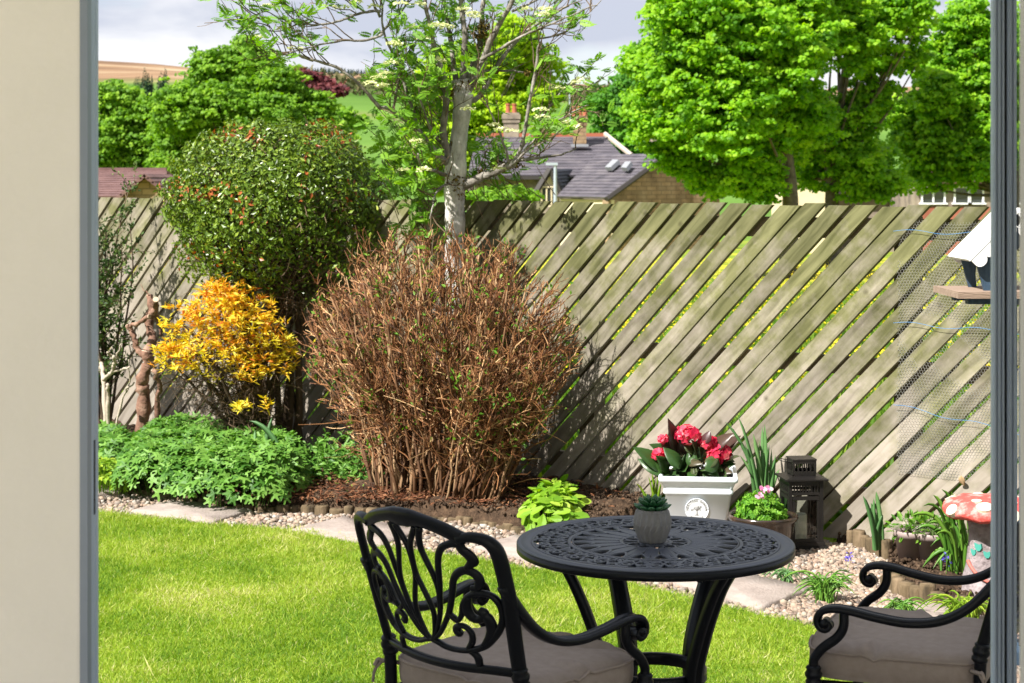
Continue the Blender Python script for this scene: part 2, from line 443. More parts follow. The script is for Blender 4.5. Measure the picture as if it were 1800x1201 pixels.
# --- house: the room we look out of (its back is open to the light), the sun block above it, its doors
SIDE = 3.0
a = Acc()
a.box((-2.885, SIDE + .009, 1.2), (4.3, .018, 2.5)).box((-2.945, SIDE + .13, 1.2), (4.3, .22, 2.5)).box((3.2, SIDE + .12, 1.2), (3.0, .24, 2.5))
wall = struct("wall", a, M_wall)
struct("floor", Acc().box((-.3, 1.0, -.01), (10, 4.2, .06)), noise_mat("pale_floor", [(.6,.56,.5),(.68,.64,.58)], 5, 5, .5))
struct("upper_storey_sun_block", Acc().box((-.5, .6, 3.55), (10.5, 5.2, 2.15)), M_render)  # unseen upper storey as one block, sized to shade the patio furniture
struct("ceiling", Acc().box((-.5, .6, 2.452), (10.3, 5.0, .04)), noise_mat("white_ceiling", [(.8,.79,.77),(.84,.83,.81)], 4, 3, .9))
struct("bounce_ground", Acc().box((-1, -9.2, -.015), (26, 16.0, .06)), noise_mat("pale_bounce_concrete", [(.46,.43,.39),(.54,.51,.46)], 3, 7, .9, .2, 40))  # unseen pale ground behind the camera, added to bounce light into the room
struct("patio", Acc().box((-.5, 4.55, -.02), (10, 2.8, .05)), noise_mat("patio_stone", [(.30,.27,.23),(.40,.36,.31)], 6, 7, .9, .3, 60))

# left-hand door frame: two profiles, a groove and a keep
t = thing("door_frame", "grey aluminium door frame upright at the edge of the cream wall", "door frame", (-.72, 3.05, 0))
obj("inner_profile", Acc().box((-.7278, 3.010, 1.21), (.0130, .028, 2.42)), M_alu2, t)
a = Acc().box((-.7282, 3.052, 1.21), (.0126, .052, 2.42)).box((-.7222, 3.062, 1.21), (.0022, .012, 2.42)).box((-.7222, 3.038, 1.21), (.0018, .006, 2.42))
obj("outer_profile", a, M_alu, t)
obj("lock_keep", Acc().box((-.7214, 3.046, 1.238), (.0020, .007, .128)), M_rubber, t)

# right-hand door leaf, folded inwards: far stile, gasket, glass seen edge-on, near stile
t = thing("glass_door", "grey aluminium glazed door leaf folded open, its edge towards us", "door", (.83, 3.0, 0))
lx, ly = 0.862, 3.0
a = Acc()
a.box((.8250, 2.998, 1.21), (.0190, .014, 2.42)).box((.8185, 2.989, 1.21), (.0035, .007, 2.42)).box((.8248, 2.9885, 1.21), (.0045, .007, 2.42)).box((.8318, 2.989, 1.21), (.0035, .007, 2.42))
obj("hinge_profile", a, M_alu, t)
obj("gasket", Acc().box((.8372, 3.003, 1.21), (.0052, .014, 2.42)), M_rubber, t)
a = Acc()
a.box((.8478, 2.998, 1.21), (.0156, .014, 2.42)).box((.8445, 2.989, 1.21), (.0035, .007, 2.42)).box((.8520, 2.9885, 1.21), (.0050, .007, 2.42))
obj("stile", a, M_alu, t)
m, nt, b = base_mat("door_glass")
b.inputs['Base Color'].default_value = (.03, .04, .04, 1); b.inputs['Roughness'].default_value = 0.01; b.inputs['Specular IOR Level'].default_value = 0.9
b.inputs['Coat Weight'].default_value = 1.0; b.inputs['Coat Roughness'].default_value = 0.0; b.inputs['IOR'].default_value = 1.7
M_dglass = m
g0, g1 = np.array([.8590, 2.990]), np.array([.6375, 2.215])
d2 = (g1 - g0) / np.linalg.norm(g1 - g0); n2 = np.array([d2[1], -d2[0]])
if n2[0] < 0: n2 = -n2
poly = [g0, g1, g1 + n2 * .024, g0 + n2 * .024]
obj("glass_pane", Acc().prism(poly, .06, 2.36), M_dglass, t)
poly = [g1 + d2 * .055 + n2 * .000, g1 + d2 * .001 + n2 * .000, g1 + d2 * .001 + n2 * .034, g1 + d2 * .055 + n2 * .034]
obj("near_stile", Acc().prism(poly, 0, 2.42), noise_mat("pale_aluminium", [(.36,.37,.37),(.42,.43,.43)], 3, 3, .4), t)

# ================================================================== GARDEN GROUND
lawn_px = [(-700, 875), (0, 893), (172, 908), (260, 915), (330, 921), (400, 929), (460, 933), (520, 940), (580, 948), (640, 957), (720, 972), (800, 983), (880, 996), (960, 1009), (1040, 1020),
           (1100, 1030), (1180, 1050), (1240, 1066), (1330, 1085), (1420, 1106), (1500, 1138), (1600, 1180)]
lawn_edge = cr([G(*p)[:2] for p in lawn_px], 4)
lawn_edge = lawn_edge + 0.012 * np.stack([np.sin(np.arange(len(lawn_edge)) * 1.7), np.cos(np.arange(len(lawn_edge)) * 2.3)], 1)
lawn_poly = np.concatenate([lawn_edge, [[1.75, 5.96], [-6.5, 5.96]]])
def inside(poly, x, y):
    c = np.zeros(len(x), bool); n = len(poly)
    for k in range(n):
        x1, y1 = poly[k]; x2, y2 = poly[(k + 1) % n]
        if y1 == y2: continue
        m_ = ((y1 > y) != (y2 > y)) & (x < (x2 - x1) * (y - y1) / (y2 - y1) + x1)
        c ^= m_
    return c
struct("lawn", Acc().prism(lawn_poly, -.03, .012), M_lawn)
# grass blades (uncountable)
N = 900000
x = rng.uniform(-2.9, 1.9, N); y = rng.uniform(5.96, 9.7, N)
jx, jy = x + rng.normal(0, .02, N), y + rng.normal(0, .02, N)
ok = inside(lawn_poly, jx, jy); x, y = x[ok], y[ok]
vis = (np.abs(x / y) < 0.36); x, y = x[vis], y[vis]
N = len(x); print('grass blades', N)
patch = .42 + .18 * np.interp(np.sin(x * 1.9 + 1.3 * np.sin(y * 1.6)) * np.sin(y * 2.7 + x), [-1, 1], [-1, 1]) + .22 * np.sin(x * 3.1 + np.sin(y * 2.2) * 2) + .25 * np.sin(y * 4.3 + x * 1.7 + 1) * np.sin(x * 5.1 - y)
h = rng.gamma(6, .0040, N) * (.75 + .45 * patch) ; h = np.clip(h, .010, .06)
az = rng.uniform(0, 2 * PI, N); lean = rng.uniform(.3, 1.9, N)
d = np.stack([np.cos(az) * lean, np.sin(az) * lean, np.ones(N)], 1)
BL = ([(0, .055, 0), (0, -.055, 0), (.55, -.045, .05), (.55, .045, .05), (1, 0, -.12)], [(0, 1, 2), (0, 2, 3), (3, 2, 4)])
var = np.clip(.12 + .42 * patch + rng.normal(0, .22, N), 0, 1)
def vn(x, y, sc, sd):
    xs, ys = x * sc + sd * 17.3, y * sc + sd * 9.1; xi, yi = np.floor(xs), np.floor(ys); fx, fy = xs - xi, ys - yi; fx = fx * fx * (3 - 2 * fx); fy = fy * fy * (3 - 2 * fy)
    hs = lambda a_, b_: np.modf(np.abs(np.sin(a_ * 127.1 + b_ * 311.7 + sd * 74.7) * 43758.5453))[0]
    return (hs(xi, yi) * (1 - fx) + hs(xi + 1, yi) * fx) * (1 - fy) + (hs(xi, yi + 1) * (1 - fx) + hs(xi + 1, yi + 1) * fx) * fy
wear = .5 * vn(x, y, 2.3, 1) + .3 * vn(x, y, 7, 2) + .2 * vn(x, y, 19, 3)
var = np.clip(var + .13 + (wear - .5) * .75, 0, 1)
dry = rng.random(N) < np.clip((vn(x, y, 5, 5) - .5) * .5, .03, 1)
var = np.where(dry, rng.uniform(.8, 1, N), var)
h = h * (.75 + .6 * vn(x, y, 6, 7)) * np.where(rng.random(N) < .012, 1.7, 1)
V, F, vv = leaves(np.stack([x, y, np.full(N, .01)], 1), d, rdir(N, .3), h, *BL, var, wid=np.clip(.022 / h, .4, 1.5))
tag(link("lawn_grass", mesh_np("lawn_grass", V, F, False, vv), M_grass), "short bright green grass blades of the lawn", "grass", kind="stuff")

# --- planting bed, edged with half logs
edge_px = [(-500, 822), (0, 850), (110, 857), (175, 863), (260, 873), (330, 886), (380, 897), (440, 902), (500, 904), (570, 906), (640, 908), (720, 912), (800, 919), (870, 930), (930, 941), (1000, 948), (1060, 944), (1110, 930), (1145, 912)]
edge = cr([G(*p)[:2] for p in edge_px], 6)
ne = len(edge)
fpt = []
for k in range(ne):
    s = k / (ne - 1)
    xx = edge[0, 0] * .95 + (0.68 - edge[0, 0] * .95) * s ** 1.0
    fpt.append((xx, FB - FK * xx - .02))
fpt = np.array(fpt)
ns = 46
S_ = np.linspace(0, 1, ns)[None, :, None]
Q = edge[:, None] * (1 - S_) + fpt[:, None] * S_
# resample the long way
kk = np.linspace(0, ne - 1, 260); i0 = np.clip(kk.astype(int), 0, ne - 2); fr = (kk - i0)[:, None, None]
Q = Q[i0] * (1 - fr) + Q[i0 + 1] * fr
def vnoise(x, y, sc, seed=0):                 # cheap value noise
    xs, ys = x * sc + seed * 17.3, y * sc + seed * 9.1
    xi, yi = np.floor(xs).astype(int), np.floor(ys).astype(int); fx, fy = xs - xi, ys - yi
    fx = fx * fx * (3 - 2 * fx); fy = fy * fy * (3 - 2 * fy)
    def hsh(a, b): 
        h_ = np.sin(a * 127.1 + b * 311.7 + seed * 74.7) * 43758.5453
        return h_ - np.floor(h_)
    return (hsh(xi, yi) * (1 - fx) + hsh(xi + 1, yi) * fx) * (1 - fy) + (hsh(xi, yi + 1) * (1 - fx) + hsh(xi + 1, yi + 1) * fx) * fy
def bed_z(x, y):
    p = np.clip(fence_perp(np.asarray(x), np.asarray(y)), 0, 2)
    return .045 + .075 * np.clip(1 - p / 1.5, 0, 1)
bz = bed_z(Q[..., 0], Q[..., 1]) + .05 * (vnoise(Q[..., 0], Q[..., 1], 7, 1) - .5) + .035 * (vnoise(Q[..., 0], Q[..., 1], 19, 2) - .5) + .02 * (vnoise(Q[..., 0], Q[..., 1], 43, 3) - .5)
bz[:, 0] = .0
V = np.concatenate([Q, bz[..., None]], -1).reshape(-1, 3)
nn = Q.shape[0]; i = np.arange(nn - 1)[:, None] * ns + np.arange(ns - 1)[None]
F = np.stack([i, i + ns, i + ns + 1, i + 1], -1).reshape(-1, 4)
bed = struct("flower_bed", mesh_np("flower_bed", V, F), M_soil, smooth=True)
bed_poly = np.concatenate([edge, fpt[::-1]])

# soil crumbs and dead leaf litter on the bed
def clods(name, N, xr, yr, poly, smin, smax, mat_, zf, label, cat):
    x = rng.uniform(*xr, N); y = rng.uniform(*yr, N); ok = inside(poly, x, y); x, y = x[ok], y[ok]; N = len(x)
    z = zf(x, y)
    V, F = ico(0)
    s = rng.uniform(smin, smax, (N, 1)) ; sc = rng.uniform(.6, 1.3, (N, 3)) * s
    rot = rand_rot(N)
    W = np.einsum('nij,nmj->nmi', rot, V[None] * (1 + .35 * (rng.random((N, len(V), 1)) - .5)) * sc[:, None]) + np.stack([x, y, z], 1)[:, None]
    F2 = (F[None] + (np.arange(N) * len(V))[:, None, None]).reshape(-1, 3)
    o = link(name, mesh_np(name, W.reshape(-1, 3), F2, True, np.repeat(rng.random(N), len(V))), mat_)
    return tag(o, label, cat, kind="stuff")
def ico(sub):
    p = (1 + 5 ** .5) / 2
    v = nv(np.array([(-1,p,0),(1,p,0),(-1,-p,0),(1,-p,0),(0,-1,p),(0,1,p),(0,-1,-p),(0,1,-p),(p,0,-1),(p,0,1),(-p,0,-1),(-p,0,1)], float))
    f = np.array([(0,11,5),(0,5,1),(0,1,7),(0,7,10),(0,10,11),(1,5,9),(5,11,4),(11,10,2),(10,7,6),(7,1,8),(3,9,4),(3,4,2),(3,2,6),(3,6,8),(3,8,9),(4,9,5),(2,4,11),(6,2,10),(8,6,7),(9,8,1)])
    for _ in range(sub):
        vs = list(map(tuple, v)); mid = {}; nf = []
        def mp(a_, b_):
            k_ = (min(a_, b_), max(a_, b_))
            if k_ not in mid: mid[k_] = len(vs); vs.append(tuple(nv(np.array(vs[a_]) + np.array(vs[b_]))))
            return mid[k_]
        for a_, b_, c_ in f:
            x_, y_, z_ = mp(a_, b_), mp(b_, c_), mp(c_, a_)
            nf += [(a_, x_, z_), (b_, y_, x_), (c_, z_, y_), (x_, y_, z_)]
        v = np.array(vs); f = np.array(nf)
    return v, f
def rand_rot(N):
    q = nv(rng.normal(size=(N, 4))); w_, x_, y_, z_ = q.T
    return np.stack([np.stack([1-2*(y_*y_+z_*z_), 2*(x_*y_-w_*z_), 2*(x_*z_+w_*y_)], 1), np.stack([2*(x_*y_+w_*z_), 1-2*(x_*x_+z_*z_), 2*(y_*z_-w_*x_)], 1), np.stack([2*(x_*z_-w_*y_), 2*(y_*z_+w_*x_), 1-2*(x_*x_+y_*y_)], 1)], 1)
M_clod = var_mat("soil_crumb", [(.02,.013,.009),(.05,.032,.02),(.11,.075,.05)], .95, 0, .1)
clods("soil_crumbs", 16000, (-2.2, 1.1), (8.2, 10.6), bed_poly, .003, .012, M_clod, lambda x, y: bed_z(x, y) + .004, "dark crumbs of soil lying over the flower bed", "soil")
M_litter = var_mat("leaf_litter", [(.05,.022,.012),(.12,.048,.025),(.22,.09,.045),(.33,.18,.09)], .8, .15, .2)
N = 5200
x = rng.normal(-.7, .55, N); y = rng.normal(9.3, .4, N); ok = inside(bed_poly, x, y); x, y = x[ok], y[ok]; N = len(x)
V, F, vv = leaves(np.stack([x, y, bed_z(x, y) + rng.uniform(.005, .035, N)], 1), rdir(N) * [1, 1, .25], rdir(N, 2), rng.uniform(.02, .06, N), *SLIM)
tag(link("leaf_litter", mesh_np("leaf_litter", V, F, False, vv), M_litter), "reddish brown dead leaves and twigs under the brown shrub", "leaf litter", kind="stuff")

# --- gravel path with stepping slabs
struct("path", Acc().prism([(-6, 11.5), (-6, 7), (-3, 6.6), (0, 6.2), (1.7, 5.9), (4.2, 5.9), (4.2, 6.30), (-1.8, 11.25)], -.035, -.002), M_gravelbed)
path_o = bpy.data.objects["path"]
slab_px = [[(60, 872), (170, 864), (214, 872), (105, 884)], [(230, 907), (300, 889), (446, 902), (372, 928)], [(512, 941), (600, 918), (745, 938), (668, 968)], [(835, 972), (905, 950), (1040, 972), (985, 1002)],
           [(1135, 1017), (1210, 995), (1424, 1045), (1334, 1080)], [(1560, 1095), (1640, 1066), (1800, 1090), (1740, 1128)]]
slab_polys = []
for k, q in enumerate(slab_px):
    c = np.array([G(px, py)[:2] for px, py in q])
    slab_polys.append(c)
    cc = c.mean(0)
    # riven edge: subdivided outline with small irregularities, chamfered top
    pts = []
    for s in range(4):
        for t_ in np.linspace(0, 1, 9)[:-1]:
            pts.append(c[s] * (1 - t_) + c[(s + 1) % 4] * t_)
    pts = np.array(pts); pts += rng.normal(0, .0035, pts.shape)
    n_ = len(pts)
    ins = cc + (pts - cc) * .975
    Vs = np.concatenate([np.c_[pts, np.full(n_, -.02)], np.c_[pts, np.full(n_, .020)], np.c_[ins, np.full(n_, .030) + rng.normal(0, .0015, n_)], [[cc[0], cc[1], .031]]])
    ii = np.arange(n_); jj = (ii + 1) % n_
    ac = Acc().add(Vs, [np.concatenate([np.stack([ii, jj, jj + n_, ii + n_], 1), np.stack([ii + n_, jj + n_, jj + 2 * n_, ii + 2 * n_], 1)]), np.stack([ii + 2 * n_, jj + 2 * n_, np.full(n_, 3 * n_)], 1)])
    obj("paving_slab", ac, M_slab, path_o, True)

# toadstool bed on the right
rbed_edge = cr([G(*p)[:2] for p in [(1478, 955), (1530, 972), (1562, 988)]], 6)
rbed_front = cr([G(*p)[:2] for p in [(1556, 1030), (1580, 1048), (1625, 1064), (1670, 1076), (1740, 1094), (1840, 1112)]], 6)
rbed_poly = np.concatenate([rbed_edge, rbed_front, [[2.6, 7.0], [2.75, FB - FK * 2.75 - .03], [1.55, FB - FK * 1.55 - .03]]])
gx, gy = np.meshgrid(np.linspace(1.3, 2.8, 90), np.linspace(6.6, 8.6, 110), indexing='ij')
gi = inside(rbed_poly, gx.ravel(), gy.ravel()).reshape(gx.shape)
gz = np.where(gi, .05, -.04) + .03 * (vnoise(gx, gy, 11, 4) - .5) + .03 * (vnoise(gx, gy, 31, 5) - .5)
V = np.stack([gx, gy, gz], -1).reshape(-1, 3); nj = gx.shape[1]
i = np.arange(gx.shape[0] - 1)[:, None] * nj + np.arange(nj - 1)[None]
F = np.stack([i, i + nj, i + nj + 1, i + 1], -1).reshape(-1, 4)
keep = gi.ravel()[F].any(1)
struct("flower_bed_right", mesh_np("flower_bed_right", V, F[keep]), M_soil, smooth=True)
clods("soil_crumbs", 5000, (1.3, 2.7), (6.7, 8.5), rbed_poly, .003, .011, M_clod, lambda x, y: np.full(len(x), .055), "dark crumbs of soil in the toadstool bed", "soil")

# pebbles (uncountable)
def pebbles(N, xr, yr, test, smin, smax, name, label, varf, layers=.012):
    x = rng.uniform(*xr, N); y = rng.uniform(*yr, N); ok = test(x, y); x, y = x[ok], y[ok]; N = len(x)
    V, F = ico(0)
    sc = rng.uniform(smin, smax, (N, 1)) * rng.uniform([.75, .75, .5], [1.25, 1.25, .85], (N, 3))
    tilt = rand_rot(N)
    tilt = np.where((rng.random(N) < .6)[:, None, None], rotz_m(rng.uniform(0, 6.28, N)), tilt)
    W = np.einsum('nij,nmj->nmi', tilt, V[None] * (1 + .3 * (rng.random((N, len(V), 1)) - .5)) * sc[:, None]) + np.stack([x, y, rng.uniform(0, layers, N)], 1)[:, None]
    F2 = (F[None] + (np.arange(N) * len(V))[:, None, None]).reshape(-1, 3)
    return tag(link(name, mesh_np(name, W.reshape(-1, 3), F2, True, np.repeat(varf(N), len(V))), M_pebble), label, "gravel", kind="stuff")
def rotz_m(t_):
    c_, s_ = np.cos(t_), np.sin(t_); z_ = np.zeros_like(c_); o_ = np.ones_like(c_)
    return np.stack([np.stack([c_, -s_, z_], 1), np.stack([s_, c_, z_], 1), np.stack([z_, z_, o_], 1)], 1)
def gravel_ok(x, y):
    ok = ~inside(lawn_poly, x, y) & ~inside(bed_poly, x, y) & ~inside(rbed_poly, x, y) & (fence_perp(x, y) > .01) & (np.abs(x / y) < .36)
    for q in slab_polys: ok &= ~inside(q, x, y)
    return ok
pebbles(42000, (-3.2, .95), (6.6, 10.6), gravel_ok, .009, .019, "path_pebbles", "pinkish grey pebbles of the path between lawn and flower bed", lambda n: rng.random(n))
pebbles(36000, (.95, 2.9), (6.1, 9.2), gravel_ok, .008, .017, "gravel_pebbles", "pale cream gravel around the pots by the fence", lambda n: np.clip(rng.normal(.48, .30, n), 0, .97))

# log edging: two things, each log a part
def logs(name, label, line, zlo, w0, w1, mat_, hmin, hmax, limit=None):
    seg = np.r_[0, np.cumsum(np.linalg.norm(np.diff(line, axis=0), axis=1))]
    t = thing(name, label, "edging", (line[0, 0], line[0, 1], 0))
    s = .02; cnt = 0
    while s < seg[-1] - .02:
        w = random.uniform(w0, w1)
        x_, y_ = np.interp(s + w / 2, seg, line[:, 0]), np.interp(s + w / 2, seg, line[:, 1])
        s += w * random.uniform(.86, 1.06)
        if abs(x_ / y_) > .33: continue
        hgt = random.uniform(hmin, hmax); r = w / 2
        n_ = 9; an = np.arange(n_) * 2 * PI / n_
        ring = np.stack([np.cos(an), np.sin(an)], 1) * r * (1 + rng.normal(0, .05, (n_, 1)))
        lv = []
        for zz, sc in ((-.03, 1), (hgt - .008, 1.0), (hgt, .86)):
            lv.append(np.c_[ring * sc + [x_, y_], np.full(n_, zlo + zz) + rng.normal(0, .0015, n_)])
        Vv = np.concatenate(lv); ii = np.arange(n_); jj = (ii + 1) % n_
        obj("log", Acc().add(Vv, [np.concatenate([np.stack([ii, jj, jj + n_, ii + n_], 1), np.stack([ii + n_, jj + n_, jj + 2 * n_, ii + 2 * n_], 1)]), (ii + 2 * n_)[None]]), mat_, t, True)
        cnt += 1
    return t
logs("log_edging", "low brown log edging along the front of the big flower bed", edge, 0, .045, .085, M_log, .018, .055)
logs("log_edging", "short log edging beside the gravel left of the small plastic pots", rbed_edge, 0, .04, .075, M_log, .06, .10)
logs("log_edging", "curved pale log edging in front of the toadstool bed", rbed_front, 0, .04, .075, M_log, .055, .10)

# ================================================================== FENCE
FH, FB0 = 1.637, .035
T_SLAT = .024
fence = thing("slatted_fence", "weathered wooden fence of diagonal slats behind the garden", "fence", (0, FB, 0))
pitch, sw = .1405, .1145                       # horizontal pitch and cut width of a slat
def slat_mesh(k):
    L = FH - FB0                              # 45 degree slat: moves L along while it climbs L
    r = random.Random(k)
    n = 7
    lo, hi = [], []
    # outline in (s,z), then turned into the slat's own axes (grain along local x)
    ew = [r.gauss(0, .0016) for _ in range(2 * n)]
    top = r.gauss(0, .004)
    q = []
    for j in range(n): tt = j / (n - 1); q.append((tt * (L + top) + ew[j], tt * (L + top)))
    for j in range(n): tt = 1 - j / (n - 1); q.append((tt * (L + top) + sw + ew[n + j], tt * (L + top)))
    c = math.sqrt(.5)
    loc = [((x_ + z_) * c, (-x_ + z_) * c) for x_, z_ in q][::-1]
    a = Acc(); m_ = len(loc); p = np.array(loc)
    cup = r.gauss(0, .002)
    cen = p.mean(0)
    ins = p.copy(); ins[:, 1] = cen[1] + (p[:, 1] - cen[1]) * .955
    f = T_SLAT / 2
    Vs = np.concatenate([np.c_[p, np.full(m_, -f)], np.c_[p, np.full(m_, f - .003)], np.c_[ins, np.full(m_, f) + cup * np.sin(p[:, 0] * 2)]])
    ii = np.arange(m_); jj = (ii + 1) % m_
    h2 = m_ // 2                               # top and bottom caps as strips of quads between the two long sides
    st = np.array([(j, j + 1, m_ - 2 - j, m_ - 1 - j) for j in range(h2 - 1)])
    a.add(Vs, [np.concatenate([np.stack([ii, jj, jj + m_, ii + m_], 1), np.stack([ii + m_, jj + m_, jj + 2 * m_, ii + 2 * m_], 1), st + 2 * m_, st[:, ::-1]])])
    return a.mesh("slat")
slat_meshes = [slat_mesh(k) for k in range(10)]
for me in slat_meshes: me.materials.append(M_fence)
ez = Vector((0, 0, 1)); ee = Vector(FE); eo = Vector(FO)
sx_ = ((ee + ez).normalized()); sy_ = ((-ee + ez).normalized()); sz_ = sx_.cross(sy_)
if sz_.dot(eo) < 0: sz_flip = -1
else: sz_flip = 1
SR = Matrix((sx_, sy_, sz_)).transposed().to_4x4()
s_start = -(2.95 * FN) - 1.7; s_end = 2.95 * FN
k = 0; s = s_start
o0 = Vector((0, FB, 0))
while s < s_end:
    o = bpy.data.objects.new("slat", slat_meshes[random.randrange(10)]); COL.objects.link(o)
    p = o0 + ee * (s + random.gauss(0, .0014)) + ez * (FB0 + random.gauss(0, .004)) + eo * random.gauss(0, .0015)
    o.matrix_world = Matrix.Translation(p - Vector(fence.location)) @ SR @ Matrix.Rotation(random.gauss(0, .0009), 4, 'Z')
    o.parent = fence
    s += pitch
# posts and rails behind
M_rail = noise_mat("fence_rail_wood", [(.08,.06,.035),(.16,.12,.075)], 6, 6, .9, .3, 40)
post_s = [p_ for p_ in np.arange(-7.3, 4.2, 1.87) + .30]
rot_f = math.atan2(FE[1], FE[0])
def fpos(s_, off, z): 
    v = o0 + ee * s_ - eo * off + ez * z
    return np.array(v)
for s_ in post_s:
    obj("post", Acc().box(fpos(s_, .0995, .80), (.10, .10, 1.56), rot_f), M_rail, fence)
for z, hh in ((1.522, .10), (.862, .085), (.24, .085)):
    for j in range(len(post_s) - 1):
        L = post_s[j + 1] - post_s[j] - .006
        obj("rail", Acc().box(fpos((post_s[j] + post_s[j + 1]) / 2, .0295, z), (L, .035, hh), rot_f), M_rail, fence)

# meadow beyond the fence: tall grass, buttercups and nettle clumps seen through the gaps
M_meadow = var_mat("meadow_grass", [(.05,.12,.01),(.10,.20,.016),(.19,.27,.03)], .6, .4, .2)
N = 60000
yy = 8.5 + rng.random(N) ** 1.6 * 30; xx = rng.uniform(-.36, .36, N) * yy
ok = (fence_perp(xx, yy) < -.35); xx, yy = xx[ok], yy[ok]; N = len(xx)
hh = rng.uniform(.12, .34, N)
V, F, vv = leaves(np.stack([xx, yy, np.interp(yy, [0, 12, 60], [-.04, -.04, -1.1])], 1), rdir(N, 1.6), rdir(N), hh, *BL)
tag(link("meadow_grass", mesh_np("meadow_grass", V, F, False, vv), M_meadow), "long green meadow grass beyond the slatted fence", "grass", kind="stuff")
M_butter = var_mat("buttercup_yellow", [(.55,.42,.01),(.75,.62,.02)], .4, .25, .4)
N = 26000
yy = 13 + rng.random(N) ** 1.2 * 40; xx = rng.uniform(-.36, .36, N) * yy
ok = (fence_perp(xx, yy) < -.3); xx, yy = xx[ok], yy[ok]; N = len(xx)
V, F, vv = leaves(np.stack([xx, yy, np.interp(yy, [0, 12, 60], [-.04, -.04, -1.1]) + rng.uniform(.2, .42, N)], 1), rdir(N) * [1, 1, .2], rdir(N, 1), rng.uniform(.025, .05, N), [(-.5,0,0),(0,.5,.1),(.5,0,0),(0,-.5,.1)], [(0,1,2),(0,2,3)])
tag(link("buttercups", mesh_np("buttercups", V, F, False, vv), M_butter), "yellow buttercups dotted through the meadow beyond the fence", "flowers", kind="stuff")
#--PART2--

# ================================================================== BACKGROUND: HOUSES
M_slate = noise_mat("purple_grey_slate", [(.045,.041,.05),(.082,.073,.086),(.125,.112,.12)], 1.1, 8, .7, .5, 6, .4, stretch=(1, 1, 4))
M_slate_dark = noise_mat("dark_blue_slate", [(.05,.055,.07),(.075,.08,.095)], 1.2, 6, .6, .3, 6, .4)
M_redridge = flat_mat("red_ridge_tile", (.34,.10,.05), .8)
M_tile = noise_mat("brown_pantile", [(.085,.045,.043),(.14,.078,.072),(.18,.105,.095)], 1.6, 6, .8, .4, 8)
M_stone = noise_mat("buff_stone", [(.17,.115,.065),(.27,.185,.105),(.34,.25,.155)], 1.5, 8, .9, .5, 7)
def coursed(m, bw, bh):
    nt = m.node_tree; b = nt.nodes['Principled BSDF']; src = b.inputs['Base Color'].links[0].from_socket
    tc = nt.nodes.new('ShaderNodeTexCoord'); mp = nt.nodes.new('ShaderNodeMapping'); mp.inputs['Rotation'].default_value = (PI / 2, 0, 0); nt.links.new(tc.outputs['Object'], mp.inputs['Vector'])
    br = nt.nodes.new('ShaderNodeTexBrick'); br.inputs['Scale'].default_value = 1; br.inputs['Brick Width'].default_value = bw; br.inputs['Row Height'].default_value = bh; br.inputs['Mortar Size'].default_value = .02
    br.inputs['Color1'].default_value = (.72, .72, .72, 1); br.inputs['Color2'].default_value = (1.1, 1.05, 1.0, 1); br.inputs['Mortar'].default_value = (.5, .5, .5, 1); nt.links.new(mp.outputs['Vector'], br.inputs['Vector'])
    mx = nt.nodes.new('ShaderNodeMix'); mx.data_type = 'RGBA'; mx.blend_type = 'MULTIPLY'; mx.inputs['Factor'].default_value = .9
    nt.links.new(src, mx.inputs['A']); nt.links.new(br.outputs['Color'], mx.inputs['B']); nt.links.new(mx.outputs['Result'], b.inputs['Base Color'])
coursed(M_stone, .5, .2)
M_stone2 = noise_mat("sooty_stone", [(.10,.085,.07),(.22,.18,.14),(.32,.27,.20)], 1.5, 8, .9, .4, 7)
M_cream = noise_mat("cream_render", [(.55,.46,.30),(.62,.53,.36)], 2, 4, .9)
M_white = flat_mat("white_frame_paint", (.75,.76,.78), .5)
M_pane = flat_mat("dark_window_glass", (.03,.035,.04), .08, .8)
M_redbrick = noise_mat("red_brick", [(.22,.07,.045),(.34,.12,.08)], 3, 5, .9, .3, 10)
M_darkwood = flat_mat("dark_timber", (.03,.025,.022), .7)
M_post = flat_mat("grey_steel_post", (.33,.38,.44), .5)
M_lead = flat_mat("lead_flashing", (.24,.25,.27), .6)

def quad(acc, pts, thick, var=None):
    """a roof or wall plane with real thickness, its visible face through pts"""
    p = np.asarray(pts, float); n = np.cross(p[1] - p[0], p[2] - p[0]); n = n / np.linalg.norm(n)
    m_ = len(p); ii = np.arange(m_); jj = (ii + 1) % m_
    acc.add(np.concatenate([p, p - n * thick]), [np.stack([ii, ii + m_, jj + m_, jj], 1), np.stack([ii, ii + m_])[:1] if False else np.arange(m_)[None], (np.arange(m_)[::-1] + m_)[None]])
    return acc

def courses(name, parent, mat_, a0, a1, b0, b1, n):
    """roof slope in overlapping courses from the eaves edge (a0-a1) to the ridge edge (b0-b1)"""
    ac = Acc(); a0, a1, b0, b1 = [np.asarray(v, float) for v in (a0, a1, b0, b1)]
    nrm = np.cross(a1 - a0, b0 - a0); nrm /= np.linalg.norm(nrm)
    if nrm[2] < 0: nrm = -nrm
    for j in range(n):
        t0, t1 = j / n, min(1, (j + 1.25) / n)
        p0, p1 = a0 * (1 - t0) + b0 * t0, a1 * (1 - t0) + b1 * t0
        q0, q1 = a0 * (1 - t1) + b0 * t1, a1 * (1 - t1) + b1 * t1
        lift = nrm * .035
        v = np.array([p0 + lift, p1 + lift, q1, q0, p0 - nrm * .06, p1 - nrm * .06, q1 - nrm * .1, q0 - nrm * .1])
        ac.add(v, np.array([[0,1,2,3],[7,6,5,4],[0,4,5,1],[1,5,6,2],[2,6,7,3],[3,7,4,0]]))
    return obj(name, ac, mat_, parent)

